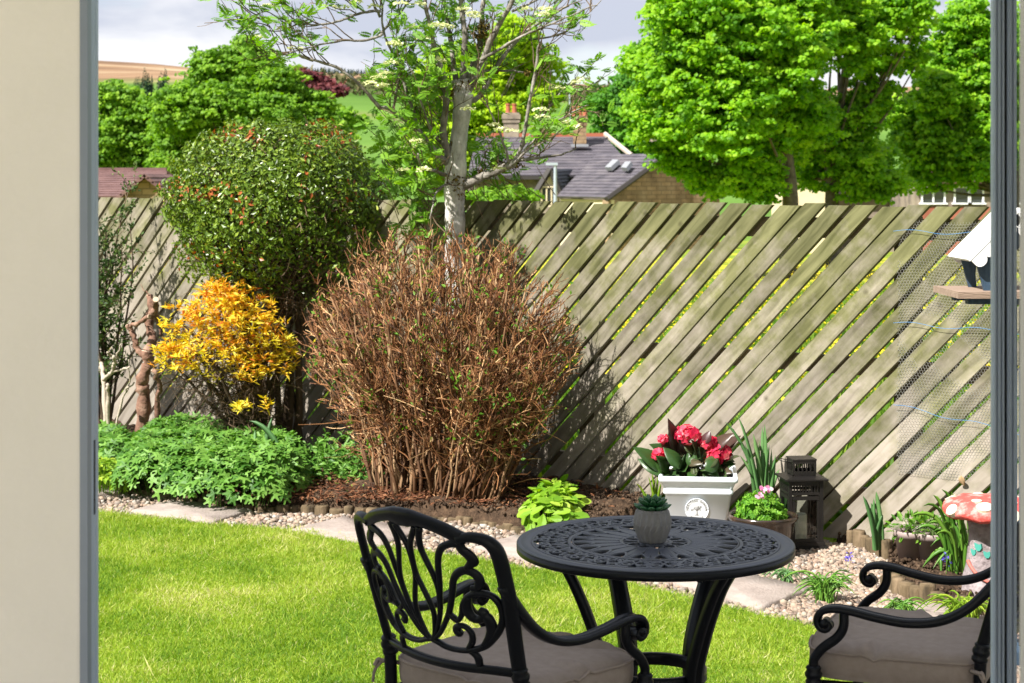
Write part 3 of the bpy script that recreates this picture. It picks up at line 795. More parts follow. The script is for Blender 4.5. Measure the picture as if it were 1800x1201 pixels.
def window(parent, c, u, w, h, mull=2, fm=None, depth=.12, rows=1):
    """c: centre of the opening on the wall face, u: unit vector along the wall"""
    c = np.asarray(c, float); u = np.asarray(u, float); n = np.cross(u, [0, 0, 1.0]); 
    if n[1] > 0: n = -n
    z = np.array([0, 0, 1.0]); f = .07
    a = Acc()
    def bx(du, dz, wu, wz, off, th):
        a.box(c + u * du + z * dz + n * off, (wu, th, wz), np.stack([u, n, z], 1))
    bx(-w/2, 0, f, h, .03, depth); bx(w/2, 0, f, h, .03, depth); bx(0, h/2 + .001, w + f, f, .032, depth); bx(0, -h/2 - .03, w + .22, f, .06, depth + .08)
    for k in range(1, mull): bx(-w/2 + w * k / mull, 0, f * .9, h - f, .028, depth * .9)
    for k in range(1, rows): bx(0, -h/2 + h * k / rows, w - f, f * .7, .026, depth * .8)
    fr = obj("window", a, fm or M_white, parent)
    obj("pane", Acc().box(c + n * .004, (w - .02, .03, h - .02), np.stack([u, n, z], 1)), M_pane, fr)

# --- slate house in the middle
HY = 88.0
h1 = thing("stone_house", "stone house with long purple slate roof and two chimneys beyond the fence", "house", (4, HY, -1.7))
rL, rR = P(838, 240, HY + 6), P(1062, 239, HY + 6)          # ridge
eL, eR = P(822, 309, HY), P(1106, 309, HY)                  # eaves
hR = P(1106, 274, HY + 6); 
courses("roof", h1, M_slate, eL, P(1125, 309, HY), rL, rR, 14)
a = Acc(); a.box((rL + rR) / 2 + [0, 0, .06], (rR[0] - rL[0], .3, .2)); obj("ridge_tiles", a, M_redridge, h1)
# verge coping down the right-hand end
v0, v1 = rR + np.array([0.05, -.1, .10]), P(1110, 276, HY + 3) + np.array([0, 0, .08])
Vv, Ff, _ = tubes([v0, v1], [.13, .13], 6); obj("verge", Acc().add(Vv, Ff), flat_mat("pale_coping", (.45,.38,.31), .8), h1)
a = Acc(); zt = eL[2] - .10
a.prism([(eL[0] + .35, HY + .4), (eR[0] + .1, HY + .4), (eR[0] + .1, HY + 11), (eL[0] + .35, HY + 11)], -2.4, zt); obj("wall", a, M_stone2, h1)
courses("rear_roof", h1, M_slate, [eR[0] + .3, HY + 12, eR[2]], [eL[0], HY + 12, eL[2]], rR - [0, -.02, 0.01], rL - [0, -.02, .01], 8)
obj("gutter", Acc().box((eL + P(948, 309, HY)) / 2 + [0, -.12, -.10], (P(948, 309, HY)[0] - eL[0], .16, .18)), M_darkwood, h1)
def chimney(parent, pxl, pxr, ytop, ybot, D, pots, mat_, pcol):
    x0, x1 = P(pxl, 0, D)[0], P(pxr, 0, D)[0]; zt_, zb_ = P(0, ytop, D)[2], P(0, ybot, D)[2]; w = x1 - x0; xc = (x0 + x1) / 2
    a = Acc(); a.box((xc, D, (zt_ + zb_) / 2), (w * .86, w * .8, zt_ - zb_)).box((xc, D, zt_ - .12), (w * 1.06, w, .24)).box((xc, D, zt_ - .36), (w * .98, w * .92, .16)).box((xc, D, zt_ + .05), (w * .92, w * .86, .1))
    c = obj("chimney", a, mat_, parent)
    for k in range(pots):
        xp = xc + (k - (pots - 1) / 2) * w * .36
        Vv, Ff, _ = tubes([(xp, D, zt_ + .08), (xp, D, zt_ + .16), (xp, D, zt_ + .5), (xp, D, zt_ + .52), (xp, D, zt_ + .6)], [.15, .13, .11, .14, .14], 8)
        obj("chimney_pot", Acc().add(Vv, Ff), pcol, c)
chimney(h1, 883, 914, 202, 245, HY + 6.2, 2, M_stone2, M_redridge)
chimney(h1, 1006, 1032, 207, 256, HY + 4.4, 3, M_stone, M_redridge)
obj("flashing", Acc().box(P(1019, 256, HY + 3.7), (.9, .5, .14)), M_lead, h1)
Vv, Ff, _ = tubes([P(1003, 222, HY + 4), P(1001, 165, HY + 4)], [.035, .03], 5); obj("aerial_mast", Acc().add(Vv, Ff), M_post, h1)
# small timbered gable with window
gp = lambda px, py, o=0: P(px, py, HY - 2.2 + o)
a = Acc(); quad(a, [gp(944, 362), gp(984, 362), gp(984, 345), gp(967, 303), gp(946, 345)], .3); obj("gable_wall", a, M_cream, h1)
a = Acc()
for q0, q1 in (((936, 349), (967, 297)), ((967, 297), (990, 349))):
    Vv, Ff, _ = tubes([gp(*q0, -.12), gp(*q1, -.12)], [.16, .16], 4); a.add(Vv, Ff)
a.box(gp(965, 329, -.05), (.95, .12, .13)); obj("bargeboard", a, M_darkwood, h1)
courses("gable_roof", h1, M_slate_dark, gp(986, 347), gp(1020, 345, 5), gp(967, 297), gp(1030, 297, 5), 8)
window(h1, gp(965, 345, -.02), (1, 0, 0), .72, .9, 3, M_cream)
# right-hand wing with its gable wall and two rooflights
W = 80.0
p_el, p_er = P(978, 346, W + 5), P(1066, 348, W)             # eaves, far and near
p_rl, p_rr = P(1048, 272, W + 8), P(1172, 270, W + 3)        # ridge, far and near
courses("wing_roof", h1, M_slate, p_el, p_er, p_rl, p_rr, 14)
zb_ = -2.4
gA, gB = p_er.copy(), P(1262, 348, W + 4.5)
gT = p_rr - np.array([0, 0, .12])
a = Acc(); inn = np.array([.1, .15, 0])
quad(a, [np.array([gA[0], gA[1], zb_]) + inn, np.array([gB[0], gB[1], zb_]) + inn, gB + inn - [0, 0, .1], gT + inn, gA + inn - [0, 0, .1]], .4); obj("gable_end", a, M_stone, h1)
courses("wing_roof_right", h1, M_slate, gB + [0.3, 0, 0], gB + (p_el - gA) + [.3, 0, 0], p_rr, p_rl, 8)
a = Acc(); wl0 = p_el + [.2, .2, -.1]; wl1 = p_er + [.1, .2, -.1]
quad(a, [np.array([wl0[0], wl0[1], zb_]), np.array([wl1[0], wl1[1], zb_]), wl1, wl0], .3); obj("wing_wall", a, M_cream, h1)
Vv, Ff, _ = tubes([p_er + [0, -.1, -.06], gT + [0, -.12, .05]], [.13, .13], 5); obj("verge", Acc().add(Vv, Ff), M_darkwood, h1)
nr_ = nv(np.cross(p_er - p_el, p_rl - p_el)); nr_ = nr_ if nr_[2] > 0 else -nr_
def on_wing(px, py):
    # the point of the wing's slope that lies behind this spot of the photograph
    o_ = np.array([0, 0, CAMH]); d_ = np.array([(px - 900) / FPX, 1, -(py - HZ) / FPX])
    return o_ + d_ * (np.dot(p_el - o_, nr_) / np.dot(d_, nr_))
for q in ([(1066, 299), (1076, 299), (1090, 286), (1080, 285)], [(1094, 299), (1104, 300), (1112, 289), (1102, 289)]):
    fp = [on_wing(*s_) + nr_ * .16 for s_ in q]
    a = Acc(); quad(a, fp, .2) if np.cross(np.array(fp[1]) - fp[0], np.array(fp[2]) - fp[0])[2] > 0 else quad(a, fp[::-1], .2)
    obj("rooflight", a, M_lead, h1)
chimney(h1, 1143, 1163, 248, 282, W + 12, 1, M_stone2, M_darkwood)

# lamp post in front of it
t = thing("lamp_post", "slim pale grey lamp post in front of the slate roofed house", "lamp post", P(975, 400, 62))
b0, b1 = P(976, 420, 62), P(976, 291, 62)
Vv, Ff, _ = tubes([b0, b1], [.075, .055], 8); obj("pole", Acc().add(Vv, Ff), M_post, t)
obj("lantern", Acc().box(b1 + [-.12, 0, .05], (.42, .16, .09)), M_post, t)

# bungalow on the left
BY = 58.0
h2 = thing("bungalow", "brown tiled bungalow with a front gable seen left of the clipped shrub", "house", (-13, BY, -1.7))
e0, e1, r0, r1 = P(60, 346, BY), P(296, 346, BY), P(60, 300, BY + 4.5), P(293, 300, BY + 4.5)
courses("roof", h2, M_tile, e0, e1, r0, r1, 12)
courses("rear_roof", h2, M_tile, e1 + [0, 9, 0], e0 + [0, 9, 0], r1, r0, 6)
a = Acc().prism([(e0[0] + .3, BY + .4), (e1[0] - .3, BY + .4), (e1[0] - .3, BY + 8.6), (e0[0] + .3, BY + 8.6)], -2.4, e0[2] - .1); obj("wall", a, M_stone, h2)
obj("ridge_tiles", Acc().box((r0 + r1) / 2 + [0, 0, .03], (r1[0] - r0[0], .2, .14)), M_tile, h2)
ga, gb, gt = P(214, 347, BY - 2), P(300, 347, BY - 2), P(257, 309, BY - 2)
a = Acc(); quad(a, [[ga[0], ga[1], -2.4], [gb[0], gb[1], -2.4], gb, gt, ga], .3); obj("gable_wall", a, M_stone, h2)
courses("gable_roof", h2, M_tile, ga + [-.15, -.3, -.04], ga + [-.15, 4, -.04], gt + [0, -.3, .05], gt + [0, 4, .05], 6)
courses("gable_roof", h2, M_tile, gb + [.15, 4, -.04], gb + [.15, -.3, -.04], gt + [0, 4, .055], gt + [0, -.3, .055], 6)

# houses behind the sycamores on the right
h3 = thing("rendered_cottage", "cream cottage wall with brown roof half hidden by sycamore trunks", "house", (14, 78, -1.7))
a = Acc().prism([(P(1392, 0, 76)[0], 76), (P(1462, 0, 76)[0], 76), (P(1462, 0, 76)[0], 82), (P(1392, 0, 76)[0], 82)], -2.4, P(0, 300, 76)[2]); obj("wall", a, M_cream, h3)
courses("roof", h3, M_tile, P(1380, 302, 75.6), P(1470, 302, 75.6), P(1380, 272, 79), P(1470, 272, 79), 7)
a = Acc().prism([(P(1466, 0, 79)[0], 79), (P(1600, 0, 79)[0], 79), (P(1600, 0, 79)[0], 85), (P(1466, 0, 79)[0], 85)], -2.4, P(0, 345, 79)[2]); obj("rear_wall", a, M_stone2, h3)
courses("low_roof", h3, M_tile, P(1470, 346, 78.6), P(1604, 346, 78.6), P(1484, 314, 82), P(1590, 314, 82), 8)
h4 = thing("brick_house", "house with white framed bay windows behind the right hand sycamore", "house", (19, 74, -1.7))
x0, x1 = P(1608, 0, 74)[0], P(1830, 0, 74)[0]
obj("wall", Acc().prism([(x0, 74), (x1, 74), (x1, 82), (x0, 82)], -2.4, P(0, 318, 74)[2]), M_stone2, h4)
obj("base_wall", Acc().prism([(x0 - .02, 73.9), (x1, 73.9), (x1, 73.995), (x0 - .02, 73.995)], -2.4, P(0, 364, 74)[2]), M_redbrick, h4)
courses("roof", h4, M_tile, P(1600, 320, 73.5), P(1840, 320, 73.5), P(1620, 262, 78), P(1830, 262, 78), 12)
for pxc, w in ((1640, .95), (1690, .6), (1716, .55), (1770, .9)):
    window(h4, P(pxc, 343, 73.96), (1, 0, 0), w, .66, 2 if w > .7 else 1)
chimney(h4, 1618, 1634, 282, 320, 76, 2, M_redbrick, M_redridge)

# ================================================================== BACKGROUND: TREES
M_bark = noise_mat("grey_brown_bark", [(.05,.04,.03),(.11,.09,.07),(.17,.145,.115)], 5, 7, .9, .5, 20)
M_maple = var_mat("sycamore_leaf", [(.06,.175,.006),(.14,.325,.009),(.225,.43,.014),(.32,.51,.028)], .5, .5, .25)
M_darkleaf = var_mat("dark_green_leaf", [(.04,.14,.012),(.08,.24,.016),(.13,.31,.025)], .55, .45, .25)
M_midleaf = var_mat("mid_green_leaf", [(.07,.17,.010),(.14,.29,.016),(.24,.40,.028)], .55, .46, .25)
M_limeleaf = var_mat("lime_leaf", [(.18,.34,.008),(.30,.46,.010),(.38,.52,.015)], .55, .45, .2)
M_redleaf = var_mat("copper_leaf", [(.05,.012,.016),(.12,.025,.03),(.17,.05,.05)], .6, .3, .2)

def tree(name, label, Y, base_px, lobes, leafmat, leafsize, perlobe, trunk_r=.22, cl=.34, group="trees beyond the fence", limbs=True, dens=34, gz=None, tmpl=MAPLE):
    bz = gz if gz is not None else float(np.interp(Y, [12, 60, 95, 200], [-.04, -1.1, -1.7, -2]))
    base = np.array([(base_px - 900) / FPX * Y, Y, bz])
    t = thing(name, label, "tree", base, group)
    Ls = []
    for px, py, r in lobes:
        rr = r / FPX * Y
        c = P(px, py, Y) + np.array([0, rng.normal(0, .8) * rr, 0]); Ls.append((c, rr))
    # trunk and limbs
    ctr = np.mean([c for c, _ in Ls], 0)
    topz = max(c[2] + .4 * r for c, r in Ls)
    trunk = cr([base, base + [rng.normal(0, .08), 0, (topz - bz) * .3], [base[0] * .7 + ctr[0] * .3, Y, bz + (topz - bz) * .6], [ctr[0], Y, topz]], 5)
    Vv, Ff, _ = tubes(trunk, np.linspace(trunk_r, trunk_r * .25, len(trunk)), 9)
    obj("trunk", Acc().add(Vv, Ff), M_bark, t, True)
    if limbs:
        PP, RR = [], []
        for c, r in Ls:
            for q in range(2):
                tgt = c + rdir(1)[0] * r * .75
                k = int(np.clip((tgt[2] - bz) / (topz - bz) * .62, .38, .9) * (len(trunk) - 1))
                st = trunk[k]; mid = st * .5 + tgt * .5 + np.array([0, 0, -.08 * np.linalg.norm(tgt - st)]) + rng.normal(0, .12, 3)
                PP.append(cr([st, mid, tgt], 4)); RR.append(np.linspace(trunk_r * .26, .015, 9))
        Vv, Ff, _ = tubes(np.array(PP), np.array(RR), 5)
        obj("limbs", Acc().add(Vv, Ff), M_bark, t, True)
    pos, nrm, var = [], [], []
    for c, r in Ls:
        nc = max(8, int(perlobe * (r / 1.5) ** 2))
        dd = rdir(nc, .15); rad = np.where(rng.random((nc, 1)) < .14, rng.uniform(1.0, 1.28, (nc, 1)), rng.uniform(.2, 1.0, (nc, 1)) ** .55)
        cc = c + dd * r * rad * np.array([1, 1, .9])
        for q in range(nc):
            cr_ = cl * rng.uniform(.55, 1.35)
            nl = int(dens * (cr_ / cl) ** 1.6)
            ld = rdir(nl, .45)
            pos.append(cc[q] + ld * cr_ * np.array([1.3, 1.3, .5]) * rng.uniform(.55, 1, (nl, 1)))
            nrm.append(nv(ld * .6 + rng.normal(0, .45, (nl, 3)) + [-.22, -.30, .6]))
            var.append(np.clip(rng.normal(.5, .17, nl) + rng.normal(0, .21), 0, 1))
    pos = np.concatenate(pos); nrm = np.concatenate(nrm); var = np.concatenate(var); n_ = len(pos)
    d = np.cross(nrm, rng.normal(size=(n_, 3)))
    V, F, vv = leaves(pos, d, nrm, leafsize * rng.uniform(.6, 1.25, n_), tmpl[0], tmpl[1], var)
    obj("crown", mesh_np("crown", V, F, False, vv), leafmat, t)
    return t

MAPLE_S = ([(0,0,0),(.15,.42,-.05),(.6,.46,-.04),(1,0,-.12),(.6,-.46,-.04),(.15,-.42,-.05),(.42,0,.06)], [(0,6,1),(1,6,2),(2,6,3),(3,6,4),(4,6,5),(5,6,0)])
tree("sycamore_tree", "tall bright green sycamore filling the sky right of the slate house", 46, 1385,
     [(1240,50,105),(1330,120,100),(1195,150,75),(1165,225,58),(1200,275,42),(1240,305,38),(1275,320,34),(1335,328,30),(1225,250,50),(1262,205,95),(1315,300,52),(1375,55,95),(1395,205,70),(1140,105,45),(1300,-40,120),(1200,10,70),(1350,270,60),(1150,180,45),(1285,130,60),(1420,-20,80)],
     M_maple, .115, 520, .26, .19, tmpl=MAPLE_S)
tree("sycamore_tree", "sycamore with sky showing through its open crown right of the fullest one", 49, 1466,
     [(1480,65,72),(1520,20,60),(1572,25,48),(1600,48,32),(1480,-40,90),(1530,105,45),(1492,215,58),(1500,298,50),(1555,285,40),(1440,290,52),(1560,328,30),(1510,330,26),(1540,175,40),(1430,235,45),(1600,100,30)],
     M_maple, .115, 460, .24, .19, tmpl=MAPLE_S)
tree("sycamore_tree", "broad sycamore leaning in from the right behind the door frame", 53, 1790,
     [(1710,55,62),(1690,140,66),(1635,172,48),(1730,200,55),(1660,215,40),(1640,295,50),(1700,285,52),(1595,255,28),(1745,110,70),(1810,90,90),(1790,200,70),(1770,280,50),(1650,250,52),(1610,215,45),(1720,250,55),(1640,125,30),(1660,100,40)],
     M_maple, .12, 460, .28, .20, tmpl=MAPLE_S)
tree("lime_tree", "darker green round tree peeping out left of the tall sycamore", 112, 1095,
     [(1085,205,40),(1110,165,40),(1065,190,30),(1120,235,42),(1090,250,30),(1140,140,40)], M_darkleaf, .22, 260, .25, .38, tmpl=MAPLE_S)
tree("lime_tree", "yellow green tree behind the white trunk of the rowan", 98, 830,
     [(870,120,62),(805,150,70),(760,225,50),(935,125,48),(725,285,38),(850,205,60),(760,310,35),(960,170,28),(905,70,40),(820,270,40),(890,190,40)], M_limeleaf, .18, 230, .3, .32, tmpl=MAPLE_S)
tree("oak_tree", "large domed mid green tree rising behind the clipped evergreen", 72, 430,
     [(430,130,55),(380,130,48),(480,160,55),(330,195,48),(545,195,40),(400,200,66),(310,240,50),(575,215,26),(470,220,60),(520,230,50),(350,270,55),(430,90,25),(300,300,40),(600,240,20)], M_midleaf, .15, 340, .3, .27, tmpl=MAPLE_S)
tree("oak_tree", "smaller green tree beside the left door frame behind the bungalow roof", 78, 215,
     [(200,180,42),(240,205,42),(190,250,48),(255,262,44),(180,300,40),(140,220,60),(225,300,40),(130,300,60),(280,210,26)], M_midleaf, .16, 300, .3, .29, tmpl=MAPLE_S)
tree("copper_beech_tree", "small dark red tree at the right shoulder of the big domed tree", 105, 560,
     [(545,145,20),(575,152,15),(528,132,12),(560,165,18),(590,160,10)], M_redleaf, .3, 60, .2, .55, tmpl=MAPLE_S)
tree("ash_tree", "loose green tree low between the copper beech and the rowan", 120, 610,
     [(600,200,14),(625,215,10),(590,225,14),(640,300,24),(670,310,20)], M_midleaf, .35, 50, .2, .6, tmpl=MAPLE_S)
tree("garden_bush", "low green bush between the fence top and the stone house wall", 52, 890,
     [(855,346,14),(880,345,15),(905,346,13),(925,348,11),(835,350,12)], M_midleaf, .16, 90, .06, .26, limbs=False, group=None)
bpy.data.objects["garden_bush"]["category"] = "bush"

# conifers on the hill: individual spires, then the far wood as one mass
M_conifer = var_mat("spruce_needles", [(.010,.026,.016),(.02,.045,.025),(.035,.07,.035)], .8, .1, .1)
def spires(pts):
    pos, d, n, sz, var = [], [], [], [], []
    for x_, y_, z_, h_ in pts:
        m_ = 130
        tt = rng.random(m_) ** .8; an = rng.uniform(0, 2 * PI, m_); rr = (1 - tt) * h_ * .2 + .1
        pos.append(np.stack([x_ + np.cos(an) * rr * .35, y_ + np.sin(an) * rr * .35, z_ + tt * h_], 1))
        d.append(np.stack([np.cos(an), np.sin(an), np.full(m_, -.35)], 1)); n.append(np.tile([0, 0, 1.0], (m_, 1)) + rng.normal(0, .4, (m_, 3)))
        sz.append(rr * .95 + h_ * .025); var.append(np.clip(rng.normal(.5, .2, m_), 0, 1))
    V, F, vv = leaves(np.concatenate(pos), np.concatenate(d), np.concatenate(n), np.concatenate(sz), *LEAF4, np.concatenate(var))
    return mesh_np("needles", V, F, False, vv)
for k, (px, ptop, pbot, D, lb) in enumerate(((252,128,160,520,"short dark spruce at the left end of the hill clump"),(267,122,158,520,"broad dark spruce in the middle of the hill clump"),(279,128,156,530,"shorter spruce right of the middle one on the hill"),(292,121,160,525,"tallest dark spruce at the right end of the hill clump"),(241,136,158,535,"smallest spruce of the hill clump, lowest on the left"))):
    bq = P(px, pbot + 14, D); hh = P(px, ptop, D)[2] - bq[2]
    t = thing("spruce_tree", lb, "tree", bq, "spruces on the hill")
    obj("crown", spires([(bq[0] + rng.normal(0, 1.2), D + rng.normal(0, 2), bq[2] + hh * .05, hh * q) for q in (1, .8, .85)]), M_conifer, t)
    Vv, Ff, _ = tubes([bq, bq + [0, 0, hh * .8]], [.4, .1], 5); obj("trunk", Acc().add(Vv, Ff), M_bark, t)
pts = []
for px in np.arange(540, 1000, 2.6):
    for q in range(2):
        D = rng.uniform(1000, 1100); b_ = np.interp(px, [540, 640, 720, 1000], [158, 158, 160, 172]); tp = np.interp(px, [540, 600, 650, 720, 1000], [120, 117, 122, 130, 150]) + rng.normal(2, 3)
        bq = P(px + rng.normal(0, 2), b_, D); zt_ = P(px, tp, D)[2]; zb_ = float(terr_z(np.array(bq[0]), np.array(D))); pts.append((bq[0], D, zb_ - 1, max(4, zt_ - zb_)))
tag(obj("conifer_wood", spires(pts), M_conifer), "dark conifer wood along the skyline behind the rowan", "wood", kind="stuff")
# scrub and field hedges on the hillside
M_scrub = var_mat("hillside_scrub", [(.05,.055,.025),(.09,.10,.04),(.14,.12,.06)], .9, .1, .1)
pos = []
for px in np.arange(520, 1080, 3.0):
    for q in range(10):
        D = rng.uniform(760, 860); py = np.interp(px, [540, 640, 720, 1080], [168, 168, 172, 182]) + rng.normal(0, 5); q_ = P(px, py, D); q_[2] = float(terr_z(np.array(q_[0]), np.array(D))) + rng.uniform(0, 6); pos.append(q_)
pos = np.array(pos)
V, F, vv = leaves(pos, rdir(len(pos)), rdir(len(pos), 1), rng.uniform(2, 5, len(pos)), *LEAF6)
tag(obj("hillside_scrub", mesh_np("hillside_scrub", V, F, False, vv), M_scrub), "brown green scrub belt below the conifer wood", "scrub", kind="stuff")

# ================================================================== SHRUBS AND BORDER PLANTS
M_twigbrown = var_mat("brown_twig", [(.03,.011,.005),(.16,.062,.022),(.36,.17,.068),(.62,.40,.20)], .7, 0, .3, pos=[0,.45,.83,1])
M_stem = var_mat("shrub_stem", [(.05,.035,.022),(.13,.09,.055),(.26,.19,.125)], .85, 0, .2)
M_green = var_mat("fresh_leaf", [(.05,.14,.012),(.10,.24,.02),(.18,.33,.04)], .5, .35, .3)
M_evergreen = var_mat("glossy_evergreen_leaf", [(.03,.06,.008),(.095,.165,.012),(.19,.27,.022),(.32,.36,.07),(.36,.10,.03)], .34, .18, .4, pos=[0,.4,.75,.93,1])
M_golden = var_mat("golden_leaf", [(.55,.15,.02),(.68,.36,.03),(.72,.54,.04),(.64,.60,.07)], .5, .3, .3, pos=[0,.3,.6,1])
M_geranium = var_mat("geranium_leaf", [(.04,.125,.014),(.10,.235,.028),(.18,.34,.06)], .5, .3, .35)
M_ivy = var_mat("dark_climber_leaf", [(.02,.05,.01),(.05,.105,.02),(.12,.17,.04)], .45, .25, .35)
M_rowanbark = noise_mat("pale_rowan_bark", [(.12,.11,.09),(.46,.43,.39),(.74,.71,.67)], 9, 8, .85, .5, 34, .2, stretch=(1, 1, .55), nrough=.7)
M_rowanlimb = noise_mat("grey_rowan_limb_bark", [(.06,.052,.042),(.19,.17,.145),(.36,.335,.30)], 12, 8, .85, .5, 40, .2, nrough=.7)
M_moss = var_mat("moss", [(.05,.035,.012),(.13,.09,.02),(.20,.15,.035)], .95, 0, .1)
M_rowan = var_mat("rowan_leaf", [(.07,.17,.012),(.14,.30,.02),(.25,.42,.04)], .5, .42, .3)
M_corymb = var_mat("rowan_blossom", [(.42,.47,.17),(.62,.64,.33),(.75,.75,.52)], .7, .25, .2)

# --- brown bare-twigged dome (a clipped shrub coming into leaf)
bc = np.array([-.405, 9.40, .05])
t = thing("brown_shrub", "big dome of bare reddish brown twigs in front of the rowan trunk", "shrub", bc)
e3, o3 = FE, FO
def dome_pt(N, zmin=-.35):
    d = rdir(N * 3, .35); d = d[d[:, 2] > zmin][:N]
    return d
N = 260
bd = rng.uniform(0, 2 * PI, N); br = rng.random(N) ** .5
b0 = bc + (np.cos(bd) * br * .42)[:, None] * e3 + (np.sin(bd) * br * .20)[:, None] * o3 + [0, 0, -.03]
d = dome_pt(N, -.15)
tgt = bc + [0, 0, .74] + d[:, :1] * .80 * e3 + d[:, 1:2] * .46 * o3 + d[:, 2:] * np.array([0, 0, .64])
# stems rise steeply from nearby roots
order = np.argsort((b0 - bc) @ e3); tord = np.argsort((tgt - bc) @ e3 + rng.normal(0, .12, N)); 
tg = np.empty_like(tgt); tg[order] = tgt[tord]; tgt = tg
k = 8; tt = np.linspace(0, 1, k)[None, :, None]
mid = b0 * .62 + tgt * .38 + np.array([0, 0, .16])
st = (1 - tt) ** 2 * b0[:, None] + 2 * tt * (1 - tt) * mid[:, None] + tt ** 2 * tgt[:, None]
st[:, 1:-1] += rng.normal(0, .012, (N, k - 2, 3))
Rr = np.linspace(.0085, .0028, k)[None] * rng.uniform(.6, 1.5, (N, 1))
V1, F1, n1 = tubes(st, Rr, 5); v1 = np.repeat(np.clip(rng.normal(.5, .3, N), 0, 1), n1)
obj("stems", Acc().add(V1, F1, v1), var_mat("brown_shrub_stem", [(.06,.03,.018),(.17,.09,.045),(.36,.235,.13)], .8, 0, .2), t, True)
def shell_up(p, d):                                            # twigs turn outwards and up
    o = nv((p - (bc + [0, 0, .55])) / np.array([.8, .6, .8]))
    return nv(d * .7 + o * .55 + [0, 0, .18] + rng.normal(0, .28, p.shape))
p, d, _ = offshoots(st, 15, .34, 1, .8, .1)
tw = grow(p, shell_up(p, d), rng.uniform(.06, .19, len(p)), 5, .26, .05)
V2, F2, n2 = tubes(tw, np.linspace(.0033, .0017, 5)[None] * rng.uniform(.6, 1.4, (len(p), 1)), 3, False)
p3, d3, _ = offshoots(tw, 4, .3, 1, .8, .25)
t3 = grow(p3, nv(d3 + [0, 0, .2]), rng.uniform(.025, .08, len(p3)), 3, .25)
V3, F3, n3 = tubes(t3, np.linspace(.0023, .0012, 3)[None].repeat(len(p3), 0), 3, False)
a = Acc().add(V2, F2, np.repeat(np.clip(rng.normal(.46, .27, len(p)), 0, 1), n2)).add(V3, F3, np.repeat(np.clip(rng.normal(.52, .3, len(p3)), 0, 1), n3))
tag(obj("twigs", a, M_twigbrown, t), None, None, kind="stuff")
# lower straggling side shoots
p, d, _ = offshoots(st, 4, .15, .5, 1.1, .05)
tw2 = grow(p, d, rng.uniform(.12, .35, len(p)), 6, .25, .04)
V2, F2, n2 = tubes(tw2, np.linspace(.0028, .0012, 6)[None].repeat(len(p), 0), 3, False)
tag(obj("side_shoots", Acc().add(V2, F2, np.repeat(np.clip(rng.normal(.55, .25, len(p)), 0, 1), n2)), M_twigbrown, t), None, None, kind="stuff")
N = 2600                                                         # a few sprouting leaf tufts
ci = rng.integers(0, len(p3), 420); pos = p3[rng.choice(ci, N)] + rng.normal(0, .016, (N, 3))
pr = tw[rng.integers(0, len(tw), 900), -1]
pos = np.concatenate([pos, pr])
V, F, vv = leaves(pos, rdir(len(pos), .5), rdir(len(pos), 1), rng.uniform(.015, .038, len(pos)), *LEAF4)
tag(obj("new_leaves", mesh_np("new_leaves", V, F, False, vv), M_green, t), None, None, kind="stuff")

# --- clipped evergreen ball on bare stems
ec = np.array([-1.395, 10.58, 1.575])
t = thing("evergreen_shrub", "clipped round dark glossy evergreen shrub on bare stems", "shrub", (ec[0] - .03, ec[1] + .12, .1))
N = 40000
d = rdir(N, .1)
lump = 1 + .07 * np.sin(d[:, 0] * 9 + d[:, 2] * 6) * np.sin(d[:, 1] * 8 + 1) + .05 * np.sin(d[:, 0] * 23 + d[:, 2] * 19) + .05 * (rng.random(N) < .06) + .05 * np.sin(d[:, 0] * 5 - d[:, 2] * 4 + 2)
rr = (1 - .30 * rng.random(N) ** 2.2) * lump
keep = rng.random(N) < np.clip(1.05 + d[:, 2] * .8 - .25 * (d[:, 0] > .1) * (d[:, 2] < .15), .22, 1)
d, rr = d[keep], rr[keep]; N = len(d)
pos = ec + d * rr[:, None] * np.array([.665, .60, .53])
nn = nv(d + rng.normal(0, .65, (N, 3)))
var = np.clip(rng.normal(.42, .19, N), 0, .93); red = (rng.random(N) < .10 * (1 + d[:, 2])) & (vnoise(d[:, 0] * 4 + d[:, 1] * 3, d[:, 2] * 4 + 3, 1.0, 21) > .58); var[red] = 1
V, F, vv = leaves(pos, np.cross(nn, rng.normal(size=(N, 3))), nn, rng.uniform(.020, .042, N), *LEAF4, var)
obj("foliage", mesh_np("foliage", V, F, False, vv), M_evergreen, t)
B0 = np.array([ec[0] - .03, ec[1] + .12, .08])
N = 22; q = rng.uniform(0, 2 * PI, N)
b0 = B0 + np.stack([np.cos(q) * .16, np.sin(q) * .07, np.zeros(N)], 1)
dd = rdir(N, .9); tgt = ec + dd * np.array([.5, .45, .38])
tt = np.linspace(0, 1, 9)[None, :, None]; mid = b0 * .45 + tgt * .55; mid[:, :2] = b0[:, :2] * .75 + tgt[:, :2] * .25; mid[:, 2] += .12
st = (1 - tt) ** 2 * b0[:, None] + 2 * tt * (1 - tt) * mid[:, None] + tt ** 2 * tgt[:, None]; st[:, 1:-1] += rng.normal(0, .016, (N, 7, 3))
V1, F1, n1 = tubes(st, np.linspace(.024, .008, 9)[None] * rng.uniform(.5, 1.2, (N, 1)), 6)
obj("stems", Acc().add(V1, F1, np.repeat(rng.uniform(0, .5, N), n1)), M_stem, t, True)
p, d, _ = offshoots(st, 34, .45, 1, .9, .1)
o = nv((p - ec) / np.array([.65, .6, .5])); rr_ = np.linalg.norm((p - ec) / np.array([.655, .6, .5]), axis=1); br = grow(p, nv(d + .5 * o), rng.uniform(.10, .36, len(p)) * np.where((p[:, 0] > ec[0] + .05) & (p[:, 2] < ec[2] + .05), 1.0, np.clip(1.15 - rr_, .12, 1)), 5, .3)
V2, F2, n2 = tubes(br, np.linspace(.005, .0018, 5)[None].repeat(len(p), 0), 3, False)
